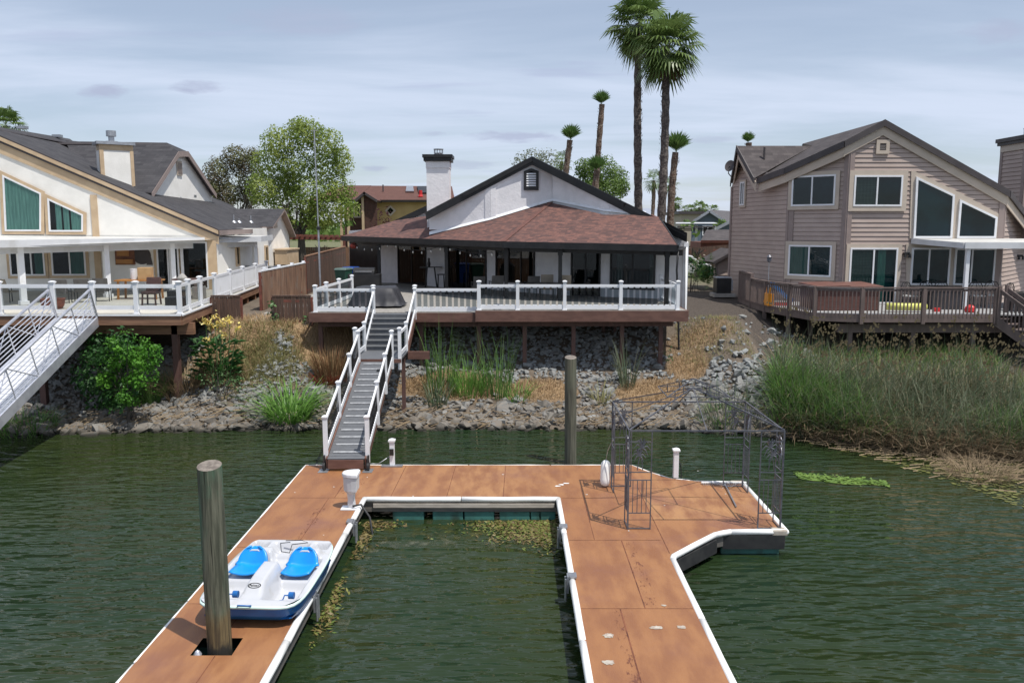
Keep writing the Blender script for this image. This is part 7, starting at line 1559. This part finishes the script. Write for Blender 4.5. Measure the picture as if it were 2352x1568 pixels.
M['hyacinth'] = leafmat('slip_weed', (.235, .19, .07), (.12, .085, .038), .2, .5); M['hyagreen'] = leafmat('slip_weed_green', (.10, .16, .03), (.21, .21, .055), .2, .5)
mb = MB()
def weeds(n_, fx, fy, gr=.3):
    for k in range(n_):
        x, y = fx(), fy(); s_ = rr.uniform(.016, .04); p = V((x, y, .010 + abs(rr.gauss(0, .014)))); a = rr.uniform(0, 6.28); d = V((cos(a), sin(a), rr.gauss(.1, .2))) * s_ * 1.6; n_v = V((-sin(a), cos(a), rr.gauss(0, .4))) * s_ * .55; mb.face([p - d, p + n_v, p + d, p - n_v], 1 if rr.random() < gr else 0, rr.random())
weeds(1700, lambda: max(-2.2, .98 - abs(rr.gauss(0, .85))), lambda: 17.75 - abs(rr.gauss(0, .45)), .45); weeds(1200, lambda: .95 - abs(rr.gauss(0, .3)), lambda: 17.4 - abs(rr.gauss(0, .55)), .5)
weeds(260, lambda: -3.2 + abs(rr.gauss(0, .14)), lambda: rr.uniform(15.6, 17.7), .1); weeds(330, lambda: -3.22 + abs(rr.gauss(0, .12)), lambda: rr.gauss(13.4, .55), .45); weeds(160, lambda: rr.gauss(-2.9, .25), lambda: rr.gauss(17.5, .12), .1); weeds(120, lambda: rr.gauss(.0, .3), lambda: rr.gauss(16.7, .15), .2)
tag(mb.build('slip_weed', [M['hyacinth'], M['hyagreen']]), kind='stuff')
m, t, b = nt('sunken_weed'); b.inputs['Base Color'].default_value = (.055, .06, .018, 1); b.inputs['Roughness'].default_value = .12
tr_ = t.nodes.new('ShaderNodeBsdfTransparent'); mx_ = t.nodes.new('ShaderNodeMixShader'); t.links.new(ramp(t, posnoise(t, 3.2, 6, (1, 1, 1), .6), .46, .72), mx_.inputs[0]); t.links.new(tr_.outputs[0], mx_.inputs[1]); t.links.new(b.outputs[0], mx_.inputs[2]); t.links.new(mx_.outputs[0], t.nodes['Material Output'].inputs[0])
mb = MB(); mb.face([(-3.2, 16.2, .004), (1.0, 16.2, .004), (1.0, 17.84, .004), (-3.2, 17.84, .004)]); mb.face([(-3.25, 12.2, .004), (-2.7, 12.2, .004), (-2.7, 16.19, .004), (-3.25, 16.19, .004)]); tag(mb.build('sunken_weed', m), kind='stuff')
x, y = bpos(1712, 1562, .05); clump('water_weed', 'small yellow green weed tuft at the dock edge by the photo bottom', 'weed', x + .08, y, 30, .12, .1, .3, .15, .02, 'reedgreen')
# ---------------------------------------------------------------- leafy plants
def leaves(mb, c, rad, n_, size, m=0, shell=.55, up=.3, gap=.0, seed=0, asp=1.6):
    c = V(c)
    for k in range(n_):
        d = V((rr.gauss(0, 1), rr.gauss(0, 1), rr.gauss(0, 1))).normalized(); r_ = lerp(shell, 1, rr.random() ** .6) * (1 + .22 * noise.noise(d * 2.3 + V((seed, 0, 0))))
        p = c + V((d.x * rad[0] * r_, d.y * rad[1] * r_, d.z * rad[2] * r_))
        if gap and noise.noise(p * (1.1 / max(.4, size * 2.5)) + V((seed, 3, 1))) < gap - .3: continue
        nrm = (d + V((rr.gauss(0, .6), rr.gauss(0, .6), rr.gauss(up, .6)))).normalized(); t1 = nrm.cross(V((rr.gauss(0, 1), rr.gauss(0, 1), rr.gauss(0, 1)))).normalized(); t2_ = nrm.cross(t1); s_ = size * rr.uniform(.6, 1.3)
        a = min(1, max(0, .5 + .9 * noise.noise(p * .9 + V((0, seed, 0))) + rr.gauss(0, .2)))
        mb.face([p - t1 * s_ * .5 * asp, p + t2_ * s_ * .42, p + t1 * s_ * .5 * asp, p - t2_ * s_ * .42], m, a)
def limb(mb, p, d, L, r_, dep, m=0):
    q = p + d * L; mid = p + d * L * .5 + V((rr.gauss(0, .05), rr.gauss(0, .05), 0)) * L; mb.pipe([p, mid, q], [r_, r_ * .85, r_ * .65], 6, m)
    if dep:
        for k in range(3): e_ = (d + V((rr.gauss(0, .45), rr.gauss(0, .45), rr.gauss(.1, .25)))).normalized(); limb(mb, q - d * L * .12 * k, e_, L * .72, r_ * .6, dep - 1, m)
M['bark'] = mat('grey_bark', (.10, .085, .07), (.06, .05, .04), 5, rough=.9, stretch=(4, 4, .6), bmp=.5)
M['leafash'] = leafmat('yellow_green_leaf', (.15, .23, .04), (.37, .43, .115), .45)
M['leafpurple'] = leafmat('bronze_leaf', (.12, .09, .065), (.20, .215, .09), .4)
M['leafround'] = leafmat('round_tree_leaf', (.085, .155, .035), (.17, .25, .06), .4)
M['leafpale'] = leafmat('pale_olive_leaf', (.13, .14, .07), (.20, .22, .11), .4)
M['leafbush'] = leafmat('bright_bush_leaf', (.06, .19, .02), (.12, .30, .035), .4); M['leafdark'] = leafmat('dark_bush_leaf', (.022, .075, .02), (.05, .13, .03), .3)
M['leafshrub'] = leafmat('dusty_leaf', (.08, .16, .06), (.15, .25, .10), .3); M['leafwine'] = leafmat('wine_leaf', (.07, .025, .03), (.11, .05, .045), .3)
def tree(name, x, y, z0, trunk_h, tr, blobs, size, mt, label, dens=1.0, gap=.0, cat='tree', lean=(0, 0), dep=3, group=None):
    r = thing(name, (x, y, z0), label, cat, group); mb = MB(); top = V((x + lean[0], y + lean[1], z0 + trunk_h)); mb.pipe([(x, y, z0 - .3), V((x, y, z0)).lerp(top, .5), top], [tr * 1.2, tr, tr * .8], 10)
    for k in range(5):
        a = 2 * pi * k / 5 + rr.random(); limb(mb, top - V((0, 0, trunk_h * .12 * (k % 2))), V((cos(a) * .55, sin(a) * .55, 1)).normalized(), max(b_[1][2] for b_ in blobs) * .62 + .4, tr * .5, dep - 1)
    mb.build('trunk', M['bark'], r, smooth=False); mb = MB()
    for i, (c, rad) in enumerate(blobs):
        n_ = int(dens * (rad[0] * rad[2] + rad[0] * rad[1]) * 5.5 / size ** 1.5); leaves(mb, c, rad, n_, size, 0, .35, .3, gap, i * 7.3)
    mb.build('crown', M[mt], r); return r
def blobs_px(lst, Y, depth=.8): 
    out = []
    for px, py, rx, ry in lst: out.append((at(px, py, Y + rr.uniform(-.9, .9)), (rx * Y / FPX, rx * Y / FPX * depth, ry * Y / FPX)))
    return out
tx = pdir(692, 540) * 56
tree('broadleaf_tree', tx, 56, 3.2, 2.6, .28, blobs_px([(640, 330, 45, 40), (700, 305, 50, 38), (750, 330, 42, 40), (615, 380, 42, 45), (680, 375, 50, 45), (750, 385, 50, 45), (785, 370, 28, 40), (600, 435, 40, 42), (650, 450, 50, 50), (720, 450, 55, 45), (780, 440, 40, 35), (640, 505, 40, 30), (735, 500, 55, 32), (795, 480, 34, 28), (690, 290, 25, 22), (660, 420, 40, 40)], 56), .115, 'leafash', 'large airy yellow green broadleaf tree between the cream and white houses', 4.2, .04)
tree('broadleaf_tree', pdir(540, 480) * 62, 62, 3.2, 3.2, .2, blobs_px([(500, 400, 36, 42), (540, 365, 34, 34), (570, 400, 34, 45), (520, 445, 45, 30), (480, 440, 24, 30), (580, 360, 20, 26), (575, 450, 30, 30)], 62), .11, 'leafpurple', 'sparse bronze leaved tree behind the cream house, left of the large tree', 4.6, 0)
tree('broadleaf_tree', pdir(1385, 440) * 62, 62, 3.2, 2.6, .25, blobs_px([(1352, 405, 34, 38), (1385, 395, 38, 40), (1418, 412, 28, 36), (1400, 435, 42, 30), (1360, 440, 36, 26), (1340, 385, 24, 24), (1430, 430, 18, 24)], 62), .11, 'leafround', 'dense rounded green tree above the right slope of the white house roof', 4.2)
tree('broadleaf_tree', pdir(1250, 440) * 66, 66, 3.2, 3, .18, blobs_px([(1195, 368, 24, 18), (1225, 358, 30, 20), (1258, 360, 28, 22), (1285, 385, 26, 24), (1240, 385, 40, 22)], 66), .10, 'leafpale', 'thin pale olive tree just behind the white house roof peak', 1.4, .1)
tree('small_tree', pdir(880, 500) * 66, 66, 3.2, 2.2, .08, blobs_px([(880, 495, 20, 22), (862, 512, 14, 14), (900, 510, 16, 14)], 66), .16, 'leafwine', 'small wine red tree in front of the ochre house', .7, .12, dep=2)
def shrub(name, label, blobs, size, mt, dens=1.0, cat='shrub'):
    c0 = blobs[0][0]; r = thing(name, (c0.x, c0.y, ground_z(c0.x, c0.y)), label, cat); mb = MB()
    for k in range(7): c, rad = rr.choice(blobs); mb.pipe([(c0.x + rr.gauss(0, .1), c0.y + rr.gauss(0, .1), ground_z(c0.x, c0.y) - .1), c0.lerp(c, .5), c + V((0, 0, rad[2] * .4))], [.018, .012, .006], 5)
    mb.build('stems', M['bark'], r); mb = MB()
    for i, (c, rad) in enumerate(blobs): leaves(mb, c, rad, int(dens * (rad[0] * rad[2]) * 16 / size ** 1.5), size * rr.uniform(.8, 1.25), 0, .3, .5, .05, i * 3.1)
    mb.build('foliage', M[mt], r); return r
def scatter_px(cx_, cy_, rx, ry, n_, r0, r1):
    out = []
    for k in range(n_): a = rr.uniform(0, 6.28); q = sqrt(rr.random()); r_ = rr.uniform(r0, r1); out.append((cx_ + rx * q * cos(a), cy_ + ry * q * sin(a), r_ * rr.uniform(.9, 1.4), r_))
    return out
shrub('shrub', 'dark green glossy bush under the front edge of the cream house deck', blobs_px(scatter_px(252, 850, 68, 92, 32, 18, 32), 26.85), .10, 'leafdark', 1.0)
shrub('shrub', 'bright green feathery bush in front of the dark bush', blobs_px(scatter_px(302, 848, 78, 84, 44, 9, 24), 26.35), .07, 'leafbush', 1.7)
shrub('shrub', 'small leafy grey green plant against the low fence panel left of the walk', blobs_px([(628, 715, 15, 26), (636, 730, 12, 14), (622, 697, 9, 12)], 30.6), .11, 'leafshrub', 1.0)
shrub('shrub', 'tiny leafy plant at the left corner of the white house deck', blobs_px([(703, 735, 10, 14)], 30.5), .09, 'leafshrub', .8)
shrub('shrub', 'olive weedy bush between the canna and the arching tan grass', blobs_px([(500, 868, 50, 26), (545, 880, 30, 18), (470, 885, 34, 20)], 27.4), .055, 'leafshrub', .8)
shrub('shrub', 'small dark shrub by the right corner post of the white house deck', blobs_px([(1437, 812, 12, 14), (1537, 815, 14, 24)], 30.0), .09, 'leafdark', .8)
# canna
M['petal'] = leafmat('yellow_petal', (.80, .62, .14), (.82, .72, .34), .3)
cx_, cy_ = pdir(497, 780) * 27.9, 27.9; r = thing('canna_plant', (cx_, cy_, ground_z(cx_, cy_)), 'canna with broad green leaves and yellow flower heads beside the cream deck', 'flowering plant')
mb = MB(); fl_ = MB()
heads = [at(px, py, 27.9) for px, py in ((472, 738), (492, 728), (484, 748), (508, 742), (527, 738), (545, 752), (514, 770), (478, 778), (500, 745))]
sm_ = MB()
for hd in heads:
    b0 = V((lerp(cx_, hd.x, .5), 27.9 + rr.gauss(0, .15), ground_z(cx_, 27.9))); sm_.pipe([b0, b0.lerp(hd, .6) + V((rr.gauss(0, .04), 0, 0)), hd], [.02, .016, .01], 5)
    fl_ = MB()
    for k in range(26): p = hd + V((rr.gauss(0, .07), rr.gauss(0, .07), rr.gauss(0, .085))); a = V((rr.gauss(0, 1), rr.gauss(0, 1), rr.gauss(0, 1))).normalized() * .065; c = a.cross(V((rr.random(), rr.random(), 1))).normalized() * .04; fl_.face([p - a, p + c, p + a, p - c], 0, rr.random())
    fl_.build('flower_head', M['petal'], r)
for k in range(170):
    a = rr.uniform(0, 6.28); rad = .72 * sqrt(rr.random()); p = V((cx_ + rad * cos(a), 27.9 + .6 * rad * sin(a), ground_z(cx_, 27.9) + rr.uniform(.1, 1.5))); d = V((cos(a + rr.gauss(0, .6)), sin(a + rr.gauss(0, .6)) , rr.uniform(.2, 1.0))).normalized(); L = rr.uniform(.30, .5); sd = d.cross(V((0, 0, 1))).normalized() * L * .22; tip = p + d * L - V((0, 0, .08)); m_ = p + d * L * .55 + V((0, 0, .03)); q_ = rr.random(); mb.face([p, m_ + sd, tip], 0, q_); mb.face([p, tip, m_ - sd], 0, q_)
mb.build('leaves', M['leafdark'], r); sm_.build('stems', M['leafshrub'], r)
# ---------------------------------------------------------------- palms
def trunkmat(name, c1, c2):
    m, t, b = nt(name); n1 = ramp(t, posnoise(t, 6, 5, (1.2, 1.2, 1.5)), .4, .62); col = mixc(t, n1, c1, c2); t.links.new(col, b.inputs['Base Color']); b.inputs['Roughness'].default_value = .95; bump(t, b, posnoise(t, 7, 4, (1.5, 1.5, 2)), .9, .08); return m
M['palmtrunk'] = trunkmat('palm_trunk', (.075, .062, .055), (.17, .145, .125)); M['palmred'] = trunkmat('reddish_palm_trunk', (.115, .07, .05), (.20, .155, .12))
M['frond'] = leafmat('palm_frond', (.075, .135, .03), (.20, .27, .085), .3, .35); M['frondyoung'] = leafmat('young_palm_frond', (.06, .13, .035), (.14, .22, .06), .35, .4); M['deadfrond'] = leafmat('dead_frond', (.22, .15, .085), (.15, .10, .06), .2, .8)
def fan(mb, o, d, pet, rad, m=0, nl=15, droop=.25, w_=.07, spread=3.9):
    """one fan leaf: petiole from o along d, leaflets spreading from its end"""
    d = d.normalized(); sd = d.cross(V((0, 0, 1)))
    if sd.length < .1: sd = V((1, 0, 0))
    sd.normalize(); up = sd.cross(d); e_ = o + d * pet - V((0, 0, pet * pet * .06)); n_ = up * .012
    mb.face([o - sd * .025, o + sd * .025, e_ + sd * .015, e_ - sd * .015], m, .8); av = rr.random()
    for k in range(nl):
        a = (k / (nl - 1) - .5) * spread; f = d * cos(a) + sd * sin(a) + up * (.10 * abs(sin(a * 1.0))); L = rad * (1 - .16 * abs(a) / 1.95) * rr.uniform(.9, 1.08); m1 = e_ + f * L * .6; tip = e_ + f * L - V((0, 0, droop * L * rr.uniform(.6, 1.3))); t_ = f.cross(up).normalized() * w_ / 2; t2_ = f.cross(d.cross(sd)).normalized(); a_ = min(1, max(0, av * .6 + .3 * rr.random()))
        mb.face([e_, m1 - t_, m1 + t_], m, a_); mb.face([m1 - t_, tip, m1 + t_], m, a_)
def palm(px, py_base, px_top, py_top, Y, tr, rad, nf, label, mt='palmtrunk', young=False, skirt=False, zb=3.2, name='palm_tree', group='palm trees behind the houses'):
    top = at(px_top, py_top, Y); bx_ = at(px, py_base, Y); x0_ = lerp(top.x, bx_.x, (top.z - zb) / max(.5, top.z - bx_.z)) if py_base != py_top else top.x
    base = V((x0_, Y, zb)); r = thing(name, base, label, 'palm tree', group); mb = MB(); N = max(10, int((top.z - zb) * 2.2)); pts, rs = [], []
    for i in range(N + 1): u = i / N; pts.append(base.lerp(top, u) + V((.06 * sin(u * 5 + px), 0, 0))); rs.append(tr * (1.12 - .22 * u) * (1 + (.13 if i % 2 else -.05) + .05 * rr.random()))
    mb.pipe(pts, rs, 12)
    for k in range(int((top.z - zb) * 26 * min(1, tr / .2))):     # old leaf bases
        u = rr.random(); p = base.lerp(top, u); a = rr.uniform(0, 6.28); o_ = V((cos(a), sin(a), 0)); q = p + o_ * tr * 1.0; s_ = V((-sin(a), cos(a), 0)) * tr * .22; mb.face([q - s_, q + s_, q + o_ * tr * .32 + V((0, 0, .13))], 0, rr.random())
    mb.build('trunk', M[mt], r); mb = MB(); fm = 'frondyoung' if young else 'frond'
    for k in range(nf):
        a = k * 2.39996 + rr.gauss(0, .15); u = (k + .5) / nf; el = lerp(1.5, .72, u) if young else lerp(1.35, -1.2, u ** .9)
        d = V((cos(a) * cos(el), sin(a) * cos(el), sin(el))); fan(mb, top + V((0, 0, .15 * (1 - u))), d, rad * (.14 if young else .52) * rr.uniform(.65, 1.2), rad * (1.0 if young else .58), 0, 11 if rad < 1.2 else 19, .10 if young else .34, .05 * rad + .02, 1.9 if young else 3.9)
    mb.build('crown', M[fm], r)
    if skirt:
        mb = MB()
        for k in range(20): a = rr.uniform(0, 6.28); fan(mb, top + V((0, 0, -.2)), V((cos(a) * .5, sin(a) * .5, -.9)), rad * .4, rad * .4, 0, 11, .2, .06)
        mb.build('dead_fronds', M['deadfrond'], r)
    return r
palm(1465, 470, 1468, 55, 48, .205, 2.0, 44, 'tall shaggy palm with its crown partly above the photo edge, left of the pair', skirt=True)
palm(1519, 500, 1531, 108, 45, .205, 2.08, 48, 'tall palm with full fan crown and shaggy trunk, right of the pair', skirt=True)
palm(1372, 400, 1381, 240, 58, .19, .85, 18, 'slender tall palm rising above the dense round tree', 'palmred', True)
palm(1300, 395, 1311, 322, 56, .19, .95, 18, 'mid height palm with upright fronds just right of the roof peak', 'palmred', True)
palm(1366, 420, 1370, 392, 54, .19, .9, 16, 'short palm standing in front of the dense round tree', 'palmred', True)
palm(1540, 500, 1553, 350, 50, .20, 1.15, 18, 'palm with tall upright fronds right of the big pair of palms', 'palmred', True)
palm(1499, 480, 1501, 415, 74, .16, 1.1, 22, 'small distant palm seen between the two big trunks', 'palmred')
palm(1536, 490, 1537, 425, 84, .15, 1.1, 20, 'distant palm half hidden behind the right big trunk', 'palmred')
palm(1289, 400, 1291, 372, 60, .12, .9, 18, 'small ragged palm between the roof peak and the mid height palm', 'palmred')
palm(14, 330, 14, 290, 52, .2, 1.3, 30, 'palm crown peeking over the cream house roof at the photo edge')
palm(1718, 380, 1718, 328, 56, .2, .62, 16, 'palm top peeking over the left gable of the taupe house', 'palmred', True)
for px, py, Y, rad, nm in ((1606, 476, 150, 1.6, 'tiny horizon palm above the blue grey house roof'), (1620, 480, 170, 1.3, 'tiny horizon palm right of the blue grey house ridge'), (1588, 480, 160, 1.2, 'tiny horizon palm over the flat roofed building'), (1573, 482, 150, 1.1, 'tiny horizon palm beside the flat roofed building'), (1552, 466, 150, 1.5, 'tiny tall horizon palm next to the right big palm trunk'), (1640, 481, 175, 1.3, 'tiny horizon palm behind the gap, nearest the taupe house')):
    palm(px, py + 40, px, py, Y, .2, rad, 20, nm, 'palmtrunk', False, False, 3.2, 'palm_tree', 'tiny palms on the horizon')
# arching palm shrub with roses in the gap
px0 = pdir(1622, 600) * 46; r = thing('palm_shrub', (px0, 46, 3.2), 'bushy arching green palm between the white and taupe houses', 'palm shrub'); mb = MB()
for k in range(70):
    a = rr.uniform(0, 6.28); el = rr.uniform(.35, 1.35); L = rr.uniform(1.0, 1.9); p = V((px0 + rr.gauss(0, .25), 46 + rr.gauss(0, .2), 3.3 + rr.random() * .5)); d = V((cos(a) * cos(el), sin(a) * cos(el), sin(el))); sd = d.cross(V((0, 0, 1))).normalized(); col_ = rr.random()
    for j in range(12):
        u = (j + 1) / 12; q = p + d * L * u - V((0, 0, .55 * L * u * u * cos(el))); dd = (d - V((0, 0, 1.1 * u * cos(el)))).normalized(); ll = .32 * sin(pi * min(1, u * .9 + .1)) + .06
        for s_ in (-1, 1): tip = q + (sd * s_ * .8 + dd * .6).normalized() * ll - V((0, 0, .06)); mb.face([q, q + dd * .045, tip], 0, min(1, col_ * .7 + .3 * rr.random()))
mb.build('fronds', M['frondyoung'], r)
r = shrub('rose_bush', 'rose bush with white blooms at the foot of the palm shrub', blobs_px([(1590, 618, 18, 20), (1605, 605, 16, 16), (1580, 600, 10, 14), (1630, 625, 26, 16)], 44.6), .13, 'leafdark', .8); mb = MB()
for px, py in ((1599, 597), (1606, 594), (1590, 607), (1618, 586), (1603, 603), (1583, 602)):
    p = at(px, py, 44.0); 
    for k in range(8): a = V((rr.gauss(0, 1), rr.gauss(0, 1), rr.gauss(0, 1))).normalized() * .07; c = a.cross(V((0, 0, 1))).normalized() * .06; mb.face([p - a, p + c, p + a, p - c], 0, rr.random())
mb.build('blooms', leafmat('white_petal', (.8, .76, .7), (.75, .6, .5), .3), r)
for px, Y, w_, nm in ((735, 66, 40, 'green garden tree behind the rear fence, below the large tree'), (800, 64, 16, 'small green garden tree left of the ochre house'), (1655, 80, 18, 'green garden tree beside the blue grey house, right one'), (1578, 76, 14, 'green garden tree beyond the carport, left one'), (1600, 58, 10, 'green shrub below the carport')):
    tree('garden_tree', pdir(px, 500) * Y, Y, 3.2, 1.0, .1, blobs_px([(px, 512 if Y > 60 else 535, w_, 10), (px - 8, 520, w_ * .7, 10)], Y), .3, 'leafround', nm, 1.2, dep=2)
# far tree line closing the horizon
mb = MB()
for k in range(240):
    x = rr.uniform(-230, 230); y = rr.uniform(190, 260); leaves(mb, (x, y, 3 + rr.uniform(1, 2.6)), (rr.uniform(4, 9), 3, rr.uniform(2, 4.2)), 70, 1.6, 0, .5, .3, 0, k)
tag(mb.build('tree_line', M['leafround']), kind='stuff')
# odds and ends on the bank
b = MB(); p = atz(1607, 813, 1.75); b.tube(p + V((-.18, 0, .16)), p + V((.2, -.1, .12)), .15, .17, 16); b.tube(p + V((.2, -.1, .12)), p + V((.205, -.1, .12)), .175, .175, 16); tag(b.build('plastic_bucket', M['rail']), 'white plastic bucket lying on the rocks right of the white deck', 'bucket')
b = MB(); p = atz(1664, 743, 2.8); b.lathe(p, [(.05, 0), (.07, .11), (.001, .12)], 10); tag(b.build('paper_cup', mat('cyan_cup', (.10, .42, .55), rough=.5)), 'small cyan cup lying on the bare slope between the decks', 'cup')
x, y = bpos(2330, 1100, .1); r = clump('dead_bush', 'bare greyish twig bush leaning over the weeds at the right photo edge', 'bush', 12.4, 21.2, 500, .7, .4, .9, .7, .016, 'deadreed')
p = atz(2366, 1080, .25); r = thing('skiff', (p.x + 1.4, p.y, 0), 'bow corner of a white boat hull entering at the right photo edge', 'boat')
ol_ = [(-.05, -.12), (.5, -.5), (1.3, -.62), (2.9, -.6), (2.9, .6), (1.3, .62), (.5, .5), (-.05, .12)]; b = MB()
q0 = [V((p.x + .25 + (x - .25) * .92, p.y + y * .7, -.15)) for x, y in ol_]; q1 = [V((p.x + x, p.y + y, .34 - .05 * min(1, x))) for x, y in ol_]; b.hexa(q0, q1)
b.build('hull', M['whitemetal'], r); b = MB(); q2 = [q_ + V((0, 0, .004)) for q_ in q1]; q3 = [V((p.x + .3 + (x - .05) * .84, p.y + y * .78, .33 - .05 * min(1, x))) for x, y in ol_]
for i in range(8): j = (i + 1) % 8; b.hexa([q2[i], q2[j], q3[j], q3[i]], [q_ + V((0, 0, .05)) for q_ in (q2[i], q2[j], q3[j], q3[i])])
b.build('gunwale', M['white'], r); b = MB(); b.face([q_ + V((0, 0, .012)) for q_ in q3]); b.build('cockpit_floor', M['concrete'], r)
